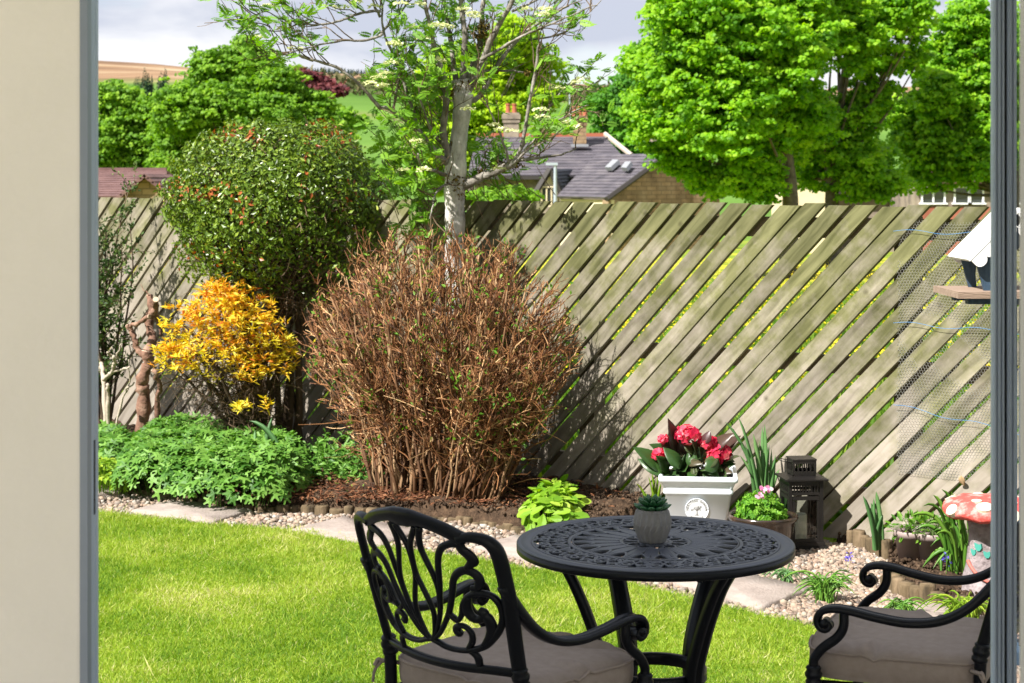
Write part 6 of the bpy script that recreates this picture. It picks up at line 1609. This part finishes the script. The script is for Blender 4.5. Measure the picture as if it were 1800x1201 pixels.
for sg_ in (-1, 1):
    e_ = np.array([bt[0] + sg_ * hw_, bt[1], ez_]); r_ = np.array([bt[0], bt[1], az2]); d = nv(r_ - e_); n_ = np.array([d[2] * sg_ * 1.0, 0, -d[0] * sg_]); n_ = n_ if n_[2] > 0 else -n_
    L = np.linalg.norm(r_ - e_)
    a = Acc(); a.box((e_ + r_) / 2 + n_ * .006, (L + .012, .30, .010), np.stack([d, [0, 1.0, 0], n_], 1)); obj("roof_board", a, M_wpaint, t)
    # scalloped bargeboards, front and back
    for yo in (-.142, .142):
        sc_n = 5; top = [(L * q, .0) for q in (1, 0)]; sc = []
        for k_ in range(sc_n):
            for q in np.linspace(PI, 0, 8)[(0 if k_ == 0 else 1):]: sc.append((L * (k_ + .5 + .5 * math.cos(q)) / sc_n, -.026 - .020 * math.sin(q)))
        m_ = len(sc); topv = [(x_, .012) for x_, _ in sc]
        V_ = []
        for arr, yy_ in ((topv, -.006), (sc, -.006), (sc, .006), (topv, .006)):
            V_.append(np.array([e_ + d * x_ + n_ * y_ + [0, yo + yy_, 0] for x_, y_ in arr]))
        i_ = np.arange(m_ - 1); f = [np.stack([a_ * m_ + i_, b_ * m_ + i_, b_ * m_ + i_ + 1, a_ * m_ + i_ + 1], 1) for a_, b_ in ((0, 1), (1, 2), (2, 3), (3, 0))]
        f.append(np.array([[0, 3 * m_, 2 * m_, m_], [m_ - 1, 2 * m_ - 1, 3 * m_ - 1, 4 * m_ - 1]])); obj("scalloped_edge", Acc().add(np.concatenate(V_), np.concatenate(f)), M_wpaint, t)

# ================================================================== CAST IRON CHAIRS
M_cush = noise_mat("taupe_cushion_fabric", [(.28,.23,.20),(.335,.28,.245)], 40, 5, .95, .15, 500, .15)
# the chair's own axes: x to its right, y forward, z up; origin between the rear legs
HWR, BOW, REC, ZC = .235, .055, math.radians(18), .53
def bs(u, v, w=0.0):
    u, v = np.asarray(u, float), np.asarray(v, float)
    y = -v * math.sin(REC) - BOW * (1 - np.clip((u / HWR) ** 2, 0, 1.3)) - w * math.cos(REC)
    return np.stack([u, y, ZC + v * math.cos(REC) - w * math.sin(REC)], -1)
def stroke_back(a, pts, rad, th=.0075, n=6, closed=False):
    p = cr(np.array(pts), n, closed); k_ = len(p)
    rad = np.interp(np.linspace(0, len(rad) - 1, k_), np.arange(len(rad)), rad) * (1.25 if th < .01 else 1)
    T = nv(np.gradient(p, axis=0)); Nn = np.stack([-T[:, 1], T[:, 0]], 1)
    ring = [(math.cos(q), math.sin(q)) for q in np.linspace(0, 2 * PI, 9)[:-1]]
    V_ = []
    for cx, sy in ring:
        # flattened cast section: wide in the plane, softly domed
        o2 = p + Nn * (rad * cx)[:, None]; V_.append(bs(o2[:, 0], o2[:, 1], sy * th))
    V_ = np.stack(V_, 1).reshape(-1, 3); i_ = np.arange(k_ - 1)[:, None] * 8; s_ = np.arange(8)[None]; s2 = (s_ + 1) % 8
    f = np.stack([i_ + s_, i_ + s2, i_ + 8 + s2, i_ + 8 + s_], -1).reshape(-1, 4)
    a.add(V_, [f, np.array([np.arange(8)[::-1], (k_ - 1) * 8 + np.arange(8)])])
def mir(pts): return [(-u, v) for u, v in pts]
def cyl_collar(a, c, d, r):
    d = nv(np.asarray(d, float)); c = np.asarray(c, float)
    q = np.array([c + d * z_ for z_ in (-.028, -.024, -.016, -.012, -.004, .004, .012, .018, .024)]); Vv, Ff, _ = tubes(q, np.array([1.0, 1.28, 1.32, 1.1, 1.4, 1.42, 1.12, 1.3, 1.0]) * r, 14); a.add(Vv, Ff)
def make_chair(label):
    t = thing("garden_chair", label, "chair", (0, 0, 0), "cast metal garden chairs")
    def part(name, a, m_=M_iron): return obj(name, a, m_, t, True, local=True)
    # --- pierced back
    a = Acc(); S = lambda *k_, **kw: stroke_back(a, *k_, **kw)
    fan4 = [(.036,.384),(.017,.353),(.005,.327),(.001,.293),(.002,.25),(.014,.211),(.028,.169),(.030,.135),(.016,.084),(.002,.066)]
    fan5 = [(.052,.386),(.042,.353),(.041,.324),(.050,.290),(.060,.258),(.066,.219),(.059,.1735),(.046,.132),(.020,.085),(.002,.066)]
    fan6 = [(.155,.354),(.130,.348),(.108,.337),(.094,.318),(.084,.288),(.075,.238),(.064,.190),(.0575,.160)]
    fan7 = [(.164,.232),(.180,.236),(.189,.2545),(.182,.272),(.161,.280),(.138,.272),(.119,.250),(.106,.212),(.088,.167),(.068,.132),(.034,.088),(.002,.066)]
    big9 = [(.082,.153),(.092,.142),(.104,.136),(.120,.156),(.131,.186),(.153,.210),(.185,.221),(.213,.2135),(.2265,.1885),(.225,.158),(.212,.126),(.191,.099),(.163,.073),(.127,.057),(.085,.0505),(.048,.053),(.022,.062),(.0,.068)]
    in10 = [(.150,.207),(.137,.180),(.143,.154),(.160,.1455),(.176,.154),(.180,.166),(.170,.172)]
    lf11 = [(.172,.168),(.186,.154),(.192,.130),(.184,.104),(.158,.074)]
    sc12 = [(.116,.060),(.131,.082),(.134,.103),(.124,.1185),(.107,.1216),(.093,.112),(.096,.100),(.105,.104)]
    ft13 = [(.112,.054),(.128,.047),(.136,.034),(.134,.006)]
    bl8 = [(.158,.356),(.162,.338),(.177,.323),(.183,.309),(.173,.296),(.163,.286)]
    jn14 = [(.178,.224),(.168,.216),(.166,.206)]
    for fl in (lambda p_: p_, mir):
        S(fl(fan4), [.0065,.007,.0065,.006,.0055,.0055,.0055,.005,.0045,.004]); S(fl(fan5), [.0085,.0075,.0065,.006,.0055,.0055,.0055,.005,.0045,.004])
        S(fl(fan6), [.011,.008,.008,.0075,.0065,.006,.0055,.005]); S(fl(fan7), [.006,.008,.0105,.0105,.0095,.0085,.0075,.007,.0068,.006,.0055,.0045])
        S(fl(big9), [.004,.006,.005,.0055,.0065,.0068,.0065,.0065,.0065,.0065,.007,.0075,.0075,.007,.0055,.0055,.006,.006], th=.0085)
        S(fl(in10), [.006,.0115,.0105,.0085,.009,.011,.008], th=.009); S(fl(lf11), [.007,.012,.012,.0105,.004], th=.009)
        S(fl(sc12), [.006,.007,.0058,.005,.0065,.0085,.0095,.006]); S(fl(ft13), [.004,.0075,.0085,.0075]); S(fl(bl8), [.011,.0105,.0125,.013,.008,.007]); S(fl(jn14), [.008,.011,.007])
        S(fl([(.16,.366),(.182,.372),(.206,.372),(.228,.366),(.243,.350),(.2495,.322),(.2505,.257),(.249,.195),(.243,.12),(.236,.03),(.235,0)]), [.012,.013,.0135,.0145,.016,.0165,.0165,.0165,.0165,.016,.0155], th=.0145)
    # broad crest rail: outline lofted between its upper and lower edges
    us = np.linspace(-.172, .172, 49); au = np.abs(us)
    top = np.interp(au, [0, .03, .094, .134, .166, .18], [.4305, .4295, .4145, .402, .385, .378]); bot = np.interp(au, [0, .012, .034, .052, .066, .096, .115, .148, .18], [.3815, .380, .386, .388, .386, .3785, .372, .358, .350])
    tq = np.array([0, .12, .5, .88, 1.0]); dome = np.array([.2, .9, 1.0, 1.15, .5]) * .010
    V_ = []
    for sgn in (1, -1):
        for q, w_ in zip(tq if sgn > 0 else tq[::-1], dome if sgn > 0 else dome[::-1]): V_.append(bs(us, bot * (1 - q) + top * q, sgn * w_))
    V_ = np.stack(V_, 1).reshape(-1, 3); i_ = np.arange(48)[:, None] * 10; s_ = np.arange(10)[None]; s2 = (s_ + 1) % 10
    a.add(V_, [np.stack([i_ + s_, i_ + 10 + s_, i_ + 10 + s2, i_ + s2], -1).reshape(-1, 4), np.array([np.arange(10), 480 + np.arange(10)[::-1]])])
    # bottom rail of the back
    S([(-.235, .004), (-.17, .006), (-.08, .003), (0, .002), (.08, .003), (.17, .006), (.235, .004)], [.0125] * 7, th=.0105)
    part("backrest", a)
    # --- legs
    for sg_ in (-1, 1):
        a = Acc(); q = cr([(sg_ * .235, .0, ZC), (sg_ * .233, .004, .40), (sg_ * .236, -.01, .2), (sg_ * .250, -.065, 0.0)], 7); Vv, Ff, _ = tubes(q, np.interp(np.linspace(0, 1, len(q)), [0, .3, 1], [.016, .0165, .0125]), 12); a.add(Vv, Ff); cyl_collar(a, (sg_ * .235, 0, ZC - .005), (0, -.2, 1), .0165); part("rear_leg", a)
        a = Acc(); q = cr([(sg_ * .285, .43, .455), (sg_ * .286, .432, .38), (sg_ * .29, .435, .25), (sg_ * .30, .455, .1), (sg_ * .315, .50, .0)], 7); Vv, Ff, _ = tubes(q, np.interp(np.linspace(0, 1, len(q)), [0, .25, .8, 1], [.015, .019, .0125, .015]), 12); a.add(Vv, Ff); cyl_collar(a, (sg_ * .285, .43, .432), (0, 0, 1), .0165); part("front_leg", a)
        # --- arm: a grooved bar from the back post, dipping, up and over into a scroll
        cl = cr([(sg_ * .246, -.075, .765), (sg_ * .250, -.035, .708), (sg_ * .256, .03, .640), (sg_ * .263, .10, .602), (sg_ * .270, .18, .590), (sg_ * .278, .26, .598), (sg_ * .284, .33, .611), (sg_ * .286, .375, .6135), (sg_ * .286, .407, .603), (sg_ * .286, .419, .581), (sg_ * .286, .412, .562), (sg_ * .286, .396, .556), (sg_ * .286, .384, .566), (sg_ * .286, .388, .577)], 6)
        k_ = len(cl); T = nv(np.gradient(cl, axis=0)); sd = nv(np.cross(T, [0, 0, 1.0]) + 1e-9); sd = np.tile([1.0, 0, 0], (k_, 1)) ; up = nv(np.cross(sd, T))
        hw2 = np.interp(np.linspace(0, 1, k_), [0, .1, .3, .6, .75, 1], [.013, .016, .019, .022, .021, .018]); ht = np.interp(np.linspace(0, 1, k_), [0, .15, .6, .8, 1], [.016, .012, .0095, .009, .006])
        prof = [(-1, -.6), (-.9, .55), (-.62, 1.0), (-.5, .82), (.5, .82), (.62, 1.0), (.9, .55), (1, -.6), (.6, -1), (-.6, -1)]
        V_ = np.stack([cl + sd * (hw2 * px_)[:, None] + up * (ht * py_)[:, None] for px_, py_ in prof], 1).reshape(-1, 3); m_ = len(prof)
        i_ = np.arange(k_ - 1)[:, None] * m_; s_ = np.arange(m_)[None]; s2 = (s_ + 1) % m_
        a = Acc(); a.add(V_, [np.stack([i_ + s_, i_ + s2, i_ + m_ + s2, i_ + m_ + s_], -1).reshape(-1, 4), np.array([np.arange(m_)[::-1], (k_ - 1) * m_ + np.arange(m_)])])
        Vv, Ff, _ = tubes([(sg_ * .286 - .023, .398, .574), (sg_ * .286 + .023, .398, .574)], [.011, .011], 12); a.add(Vv, Ff)
        Vv, Ff, _ = tubes([(sg_ * .286 - .027, .398, .574), (sg_ * .286 + .027, .398, .574)], [.006, .006], 10); a.add(Vv, Ff)
        part("arm", a)
        a = Acc(); q = cr([(sg_ * .285, .43, .45), (sg_ * .285, .428, .474), (sg_ * .285, .405, .505), (sg_ * .285, .368, .535), (sg_ * .285, .350, .565), (sg_ * .285, .348, .606)], 7); Vv, Ff, _ = tubes(q, np.interp(np.linspace(0, 1, len(q)), [0, .5, 1], [.0125, .0135, .0125]), 12); a.add(Vv, Ff); part("arm_support", a)
    # --- seat frame and cushion
    a = Acc()
    ring = [(-.235, .0, .40), (.235, .0, .40), (.285, .43, .395), (.12, .46, .395), (-.12, .46, .395), (-.285, .43, .395)]
    for k_ in range(6): Vv, Ff, _ = tubes([ring[k_], ring[(k_ + 1) % 6]], [.012, .012], 8); a.add(Vv, Ff)
    for k_ in range(7):
        x_ = -.2 + k_ * .0667; Vv, Ff, _ = tubes([(x_ * .95, .0, .402), (x_ * 1.15, .45, .397)], [.007, .007], 6); a.add(Vv, Ff)
    part("seat_frame", a)
    nu_, nv_ = 30, 26
    uu, vv_ = np.meshgrid(np.linspace(-1, 1, nu_), np.linspace(-1, 1, nv_), indexing='ij')
    # squircle outline, trapezoid plan
    e_ = 6.0; rr_ = (np.abs(uu) ** e_ + np.abs(vv_) ** e_) ** (1 / e_); mx_ = np.maximum(np.abs(uu), np.abs(vv_)); sc = np.where(rr_ > 0, mx_ / np.maximum(rr_, 1e-6), 1)
    U_, W2 = uu * sc, vv_ * sc; x_ = U_ * (.238 + .028 * (W2 + 1) / 2 + .0 * U_); y_ = .228 + W2 * .232 + .012 * (1 - U_ ** 2) * (W2 > 0) * W2
    edge = np.clip((1 - mx_) / .28, 0, 1); hgt = .487 + .020 * np.sqrt(1 - (1 - edge) ** 2)
    # buttonless puckers near the front and sides
    pk = 0
    for cx_, cy_, ang_, L_ in ((-.5, .78, .9, .25), (.1, .80, 1.1, .28), (.55, .76, .7, .2), (.86, -.1, .1, .25), (-.86, .2, -.1, .2), (.3, -.8, 1.3, .2)):
        dx_, dy_ = U_ - cx_, W2 - cy_; al = dx_ * math.cos(ang_) + dy_ * math.sin(ang_); ac_ = -dx_ * math.sin(ang_) + dy_ * math.cos(ang_); pk = pk - .017 * np.exp(-(al / L_) ** 2 - (ac_ / .055) ** 2) + .011 * np.exp(-(al / L_) ** 2 - ((ac_ - .11) / .07) ** 2)
    hgt = hgt + pk + .003 * (vnoise(U_ * 3, W2 * 3, 1.7, 3) - .5)
    topv = np.stack([x_, y_, hgt], -1); 
    idx = np.arange(nu_ * nv_).reshape(nu_, nv_)
    f = np.stack([idx[:-1, :-1], idx[1:, :-1], idx[1:, 1:], idx[:-1, 1:]], -1).reshape(-1, 4)
    bd = np.concatenate([idx[:, 0], idx[-1, 1:], idx[::-1, -1][1:], idx[0, ::-1][1:-1]]); flat = topv.reshape(-1, 3); cen = np.array([0, .228, .455])
    r1 = flat[bd]; lay = [cen + (r1 - cen) * s_ * [1, 1, 0] + np.array([0, 0, z_]) * 1.0 for s_, z_ in ((1.012, 0.022), (1.016, .0), (1.008, -.022), (.97, -.036))]
    lay = [np.c_[l_[:, :2], np.full(len(bd), .455 + z_)] for l_, z_ in zip(lay, (.022, .0, -.024, -.040))]
    V_ = np.concatenate([flat] + lay); nb = len(bd); ff = [f]; prev = bd; o_ = nu_ * nv_
    for l_ in range(4):
        cur = o_ + l_ * nb + np.arange(nb); ff.append(np.stack([prev, np.roll(prev, -1), np.roll(cur, -1), cur], 1)[:, ::-1]); prev = cur
    cm = Acc().add(V_, [np.concatenate(ff), prev[None]])
    cu = part("cushion", cm, M_cush)
    ringp = np.concatenate([r1 + (r1 - cen) * [.012, .012, 0], (r1 + (r1 - cen) * [.012, .012, 0])[:1]]); Vv, Ff, _ = tubes(ringp, np.full(len(ringp), .0042), 6); obj("piping", Acc().add(Vv, Ff), M_cush, cu, True, local=True)
    for sg_ in (-1, 1):
        a = Acc(); q = cr([(sg_ * .225, .03, .47), (sg_ * .262, .0, .475), (sg_ * .27, -.008, .478), (sg_ * .276, -.015, .462)], 4)
        for k_ in range(len(q) - 1): pass
        Vv, Ff, _ = tubes(q, np.full(len(q), .006), 4); a.add(Vv, Ff); q = cr([(sg_ * .262, .0, .475), (sg_ * .275, -.015, .452), (sg_ * .278, -.02, .42)], 4); Vv, Ff, _ = tubes(q, np.full(len(q), .0055), 4); a.add(Vv, Ff); part("tie", a, M_cush)
    return t
def copy_tree(o, parent=None):
    c = o.copy(); COL.objects.link(c)
    if parent is not None: c.parent = parent
    for ch in list(o.children): copy_tree(ch, c)
    return c
ch1 = make_chair("black cast metal garden chair seen from behind, its ornate back towards us")
ch2 = copy_tree(ch1)
ch2["label"] = "black cast metal garden chair seen side on, cut off by the glass door"
ch1.location = (-.1515, 4.51, 0); ch1.rotation_euler = (0, 0, math.atan2(.736, .677) - PI / 2)
ch2.location = (1.313, 4.802, 0); ch2.rotation_euler = (0, 0, math.atan2(.395, -.919) - PI / 2)

# ================================================================== TABLE
tc_ = np.array([.413, 5.09, 0]); TZ = .71
t = thing("garden_table", "round black cast metal table with pierced lattice top", "table", tc_)
def ring_tube(a, r, z, hw_, th, seg=96, dome=.25):
    an = np.linspace(0, 2 * PI, seg + 1)[:-1]; prof = [(-hw_, -th), (-hw_, th * (1 - dome)), (-hw_ * .6, th), (hw_ * .6, th), (hw_, th * (1 - dome)), (hw_, -th)]
    v = np.stack([np.stack([np.cos(an) * (r + px_) + tc_[0], np.sin(an) * (r + px_) + tc_[1], np.full(seg, z + pz_)], 1) for px_, pz_ in prof], 1).reshape(-1, 3); m_ = 6
    i_ = np.arange(seg)[:, None] * m_; j_ = ((np.arange(seg) + 1) % seg)[:, None] * m_; s_ = np.arange(m_)[None]; s2 = (s_ + 1) % m_
    a.add(v, np.stack([i_ + s_, j_ + s_, j_ + s2, i_ + s2], -1).reshape(-1, 4))
def ribbon(a, pts, hw_, z, th=.0032, closed=False):
    p = np.asarray(pts, float); k_ = len(p); T = nv(np.gradient(p, axis=0)); Nn = np.stack([-T[:, 1], T[:, 0]], 1)
    hw_ = np.broadcast_to(hw_, (k_,))
    prof = [(-.8, -.0085), (-1, th * .75), (-.72, th), (-.3, th * .9), (.3, th * .9), (.72, th), (1, th * .75), (.8, -.0085)]
    v = np.stack([np.c_[p + Nn * (hw_ * px_)[:, None] + tc_[:2], np.full(k_, z + pz_)] for px_, pz_ in prof], 1).reshape(-1, 3); m_ = 8
    i_ = np.arange(k_ - 1)[:, None] * m_; s_ = np.arange(m_)[None]; s2 = (s_ + 1) % m_
    a.add(v, [np.stack([i_ + s_, i_ + s2, i_ + m_ + s2, i_ + m_ + s_], -1).reshape(-1, 4), np.array([np.arange(m_)[::-1], (k_ - 1) * m_ + np.arange(m_)])])
a = Acc()
an = np.linspace(0, 2 * PI, 129)[:-1]
prof_top = [(.357, TZ - .008), (.357, TZ - .0035), (.3595, TZ - .002), (.363, TZ - .002), (.366, TZ), (.384, TZ + .0005), (.387, TZ - .0012), (.3895, TZ - .0012), (.393, TZ + .0005), (.398, TZ - .001), (.400, TZ - .004)]
prof_band = [(.400, TZ - .004), (.400, TZ - .026), (.397, TZ - .028), (.393, TZ - .028), (.391, TZ - .010)]
for nm_, prof, mm_ in (('rim', prof_top, M_top_sheen), ('edge_band', prof_band, M_iron)):  # sky sheen coloured into the top only; the side keeps the plain coat
    a = Acc()
    v = np.stack([np.stack([np.cos(an) * r_ + tc_[0], np.sin(an) * r_ + tc_[1], np.full(128, z_)], 1) for r_, z_ in prof], 1).reshape(-1, 3); m_ = len(prof)
    i_ = np.arange(128)[:, None] * m_; j_ = ((np.arange(128) + 1) % 128)[:, None] * m_; s_ = np.arange(m_)[None]; s2 = (s_ + 1) % m_
    a.add(v, np.stack([i_ + s_, j_ + s_, j_ + s2, i_ + s2], -1).reshape(-1, 4)); obj(nm_, a, mm_, t, True)
a = Acc(); zt2 = TZ - .0045
for r_, w_ in ((.3545, .0035), (.2475, .0055), (.0985, .005), (.2385, .002), (.045, .006)): ring_tube(a, r_, zt2, w_, .0042)
pol = lambda r_, q: np.stack([np.asarray(r_) * np.cos(q), np.asarray(r_) * np.sin(q)], -1)
n_ = 24
for k_ in range(n_):                                    # outer band: interlaced hearts and curls
    q0 = k_ * 2 * PI / n_; dq = 2 * PI / n_; z_ = zt2 + (k_ % 2) * .0005
    tq = np.linspace(0, 1, 22)
    for sg_, zz in ((1, 0), (-1, .0009)):
        ribbon(a, pol(.252 + .097 * np.sin(tq * PI * .5), q0 + sg_ * dq * (.5 * np.sin(tq * PI) + .12 * tq)), .0042, z_ + zz)
        sp = tq * 4.6; rad_ = .021 * (1 - .13 * sp); c_ = pol(.325, q0 + sg_ * dq * .27); ph = q0 + PI * .5 * sg_
        ribbon(a, c_ + np.stack([np.cos(ph + sg_ * sp), np.sin(ph + sg_ * sp)], 1) * rad_[:, None], .0036, z_ + .0004 + zz)
        sp = tq * 4.2; rad_ = .018 * (1 - .14 * sp); c_ = pol(.280, q0 + dq * .5 + sg_ * dq * .23); ph = q0 + PI + PI * .5 * sg_
        ribbon(a, c_ + np.stack([np.cos(ph - sg_ * sp), np.sin(ph - sg_ * sp)], 1) * rad_[:, None], .0034, z_ + .0002 + zz)
    ribbon(a, pol(np.linspace(.250, .354, 10), q0 + dq * .5 + .012 * np.sin(np.linspace(0, PI * 2, 10))), np.interp(np.linspace(0, 1, 10), [0, .3, .6, 1], [.0035, .006, .0025, .004]), zt2 - .0003)
    # wavy interlace round the band
    qq = q0 + dq * tq; ribbon(a, pol(.300 + .030 * np.sin(tq * 2 * PI), qq), .0034, zt2 + .0011)
    ribbon(a, pol(.300 - .030 * np.sin(tq * 2 * PI), qq), .0034, zt2 + .0015)
n_ = 22
for k_ in range(n_):                                    # fronds from the centre ring to the middle ring
    q0 = k_ * 2 * PI / n_; dq = 2 * PI / n_; tq = np.linspace(0, 1, 16)
    for j_, o_ in enumerate((-.34, -.12, .12, .34)):
        rr_ = .102 + .140 * tq * (1 - .12 * abs(o_)); bend = dq * o_ * (1 - .85 * tq ** 2 * (1 if j_ in (0, 3) else -.2)); ribbon(a, pol(rr_, q0 + bend), .0042 + .0026 * np.sin(tq * PI), zt2 + .0003 * j_)
    tq2 = np.linspace(0, 1, 18); ribbon(a, pol(.235 - .055 * np.sin(tq2 * PI), q0 + dq * (tq2 - 0.0)), .0042, zt2 + .0016)
n_ = 12
for k_ in range(n_):
    q0 = k_ * 2 * PI / n_; tq = np.linspace(0, 1, 14); ribbon(a, pol(.046 + .050 * np.sin(tq * PI), q0 + .36 * (tq - .5) * 2), .0034, zt2 + .0004 * (k_ % 2))
c_ = [(math.cos(q) * .041, math.sin(q) * .041) for q in np.linspace(0, 2 * PI, 33)[:-1]]
a.prism([(x_ + tc_[0], y_ + tc_[1]) for x_, y_ in c_], zt2 - .004, zt2 + .003)
obj("lattice_top", a, M_top_sheen, t, True)
for k_ in range(4):                                     # legs sweep in to a ring and out to the floor
    q = math.radians((172, 116, 42, -50)[k_]); D_ = np.array([math.cos(q), math.sin(q), 0])
    c = cr([tc_ + D_ * .30 + [0, 0, TZ - .03], tc_ + D_ * .245 + [0, 0, .60], tc_ + D_ * .185 + [0, 0, .46], tc_ + D_ * .155 + [0, 0, .34], tc_ + D_ * .175 + [0, 0, .2], tc_ + D_ * .26 + [0, 0, .06], tc_ + D_ * .33 + [0, 0, .0]], 7); n_ = len(c)
    sd = np.tile(np.cross(D_, [0, 0, 1.0]), (n_, 1)); T = nv(np.gradient(c, axis=0)); up = nv(np.cross(sd, T)); wq = np.interp(np.linspace(0, 1, n_), [0, .4, 1], [.022, .026, .021])
    prof = [(-1, -.5), (-1, .5), (-.35, .62), (-.2, .35), (.2, .35), (.35, .62), (1, .5), (1, -.5), (.35, -.62), (-.35, -.62)]
    v = np.stack([c + sd * (wq * px_)[:, None] + up * (wq * py_)[:, None] for px_, py_ in prof], 1).reshape(-1, 3); m_ = 10; i_ = np.arange(n_ - 1)[:, None] * m_; s_ = np.arange(m_)[None]; s2 = (s_ + 1) % m_
    obj("leg", Acc().add(v, [np.stack([i_ + s_, i_ + s2, i_ + m_ + s2, i_ + m_ + s_], -1).reshape(-1, 4), np.array([np.arange(m_)[::-1], (n_ - 1) * m_ + np.arange(m_)])]), M_iron, t, True)
a = Acc(); ring_tube(a, .138, .335, .011, .017, 64)
obj("leg_ring", a, M_iron, t, True)
for k_ in range(4):
    q = math.radians(195 + 90 * k_); obj("bolt", lathe([(0, -.012), (.008, -.012), (.008, 0), (.0, .001)], tc_ + [math.cos(q) * .355, math.sin(q) * .355, TZ - .028], 10), M_iron, t, True)

# --- succulent in a faceted concrete pot, on the table
sp_ = np.array([.405, 5.085, TZ + .0012])
t = thing("concrete_pot", "small grey faceted concrete pot on the garden table", "pot", sp_)
M_conc = noise_mat("grey_concrete", [(.20,.195,.20),(.26,.255,.26)], 30, 6, .9, .15, 200, .2)
nf = 18; rows = [(.037, 0.0, 0), (.0385, .002, 0), (.0545, .044, 1), (.0505, .049, 0), (.0545, .060, 0), (.0495, .088, 0), (.043, .0935, 0), (.040, .0925, 0), (.039, .082, 0)]
V_ = []
for r_, z_, k_ in rows:
    for j_ in range(2 * nf):
        q = j_ * PI / nf; amp = {0: 0, 1: 1}[0]
        if z_ <= .002: rr_, zz = r_ * (1 + .03 * (-1) ** j_), z_
        elif z_ == .044: rr_, zz = (.0545, .040) if j_ % 2 == 0 else (.0475, .030)
        elif z_ == .049: rr_, zz = (.0515, .049) if j_ % 2 == 0 else (.0555, .056)
        elif z_ == .060: rr_, zz = (.0505, .062) if j_ % 2 == 0 else (.0550, .064)
        elif z_ == .088: rr_, zz = (.0455, z_) if j_ % 2 == 0 else (.0485, z_)
        else: rr_, zz = r_, z_
        V_.append(sp_ + [math.cos(q) * rr_, math.sin(q) * rr_, zz])
m_ = 2 * nf; i_ = np.arange(len(rows) - 1)[:, None] * m_; s_ = np.arange(m_)[None]; s2 = (s_ + 1) % m_
obj("pot", Acc().add(np.array(V_), [np.stack([i_ + s_, i_ + s2, i_ + m_ + s2, i_ + m_ + s_], -1).reshape(-1, 4), np.arange(m_)[::-1][None]]), M_conc, t, False)
obj("grit", lathe([(.0, .088), (.0395, .086)], sp_, 18), M_soil, t)
t = thing("succulent", "small green rosette succulent in the faceted concrete pot", "plant", sp_ + [0, 0, .087])
M_succ = var_mat("succulent_leaf", [(.008,.055,.022),(.018,.095,.035),(.05,.16,.06)], .32, .08, .5)
k_ = 0
for tier, (n_, tilt, L, z_) in enumerate(((11, .26, .050, .002), (9, .62, .044, .008), (7, .98, .036, .012), (4, 1.3, .028, .014))):
    for j_ in range(n_):
        q = (j_ + .5 * (tier % 2)) * 2 * PI / n_ + .13 * tier; d = np.array([math.cos(q) * math.cos(tilt), math.sin(q) * math.cos(tilt), math.sin(tilt)]); b_ = sp_ + [math.cos(q) * .007, math.sin(q) * .007, .086 + z_]
        c = np.array([b_ + d * L * s_ + np.array([0, 0, .10 * L * s_ ** 2]) for s_ in (0, .2, .45, .7, .88, .97, 1.0)]); rad_ = np.array([.0055, .0075, .0098, .0100, .0066, .0028, .0006]) * (L / .044)
        T = nv(np.gradient(c, axis=0)); sd = np.cross(T, [0, 0, 1.0]); sd = nv(sd); up = np.cross(sd, T); rg = [(math.cos(w_), math.sin(w_)) for w_ in np.linspace(0, 2 * PI, 9)[:-1]]
        v = np.stack([c + sd * (rad_ * cx_)[:, None] + up * (rad_ * .55 * sy_)[:, None] for cx_, sy_ in rg], 1).reshape(-1, 3); i_ = np.arange(6)[:, None] * 8; s_ = np.arange(8)[None]; s2 = (s_ + 1) % 8
        obj("leaf", Acc().add(v, np.stack([i_ + s_, i_ + s2, i_ + 8 + s2, i_ + 8 + s_], -1).reshape(-1, 4), np.repeat(np.array([.1, .2, .4, .55, .7, .9, .95]), 8)), M_succ, t, True)
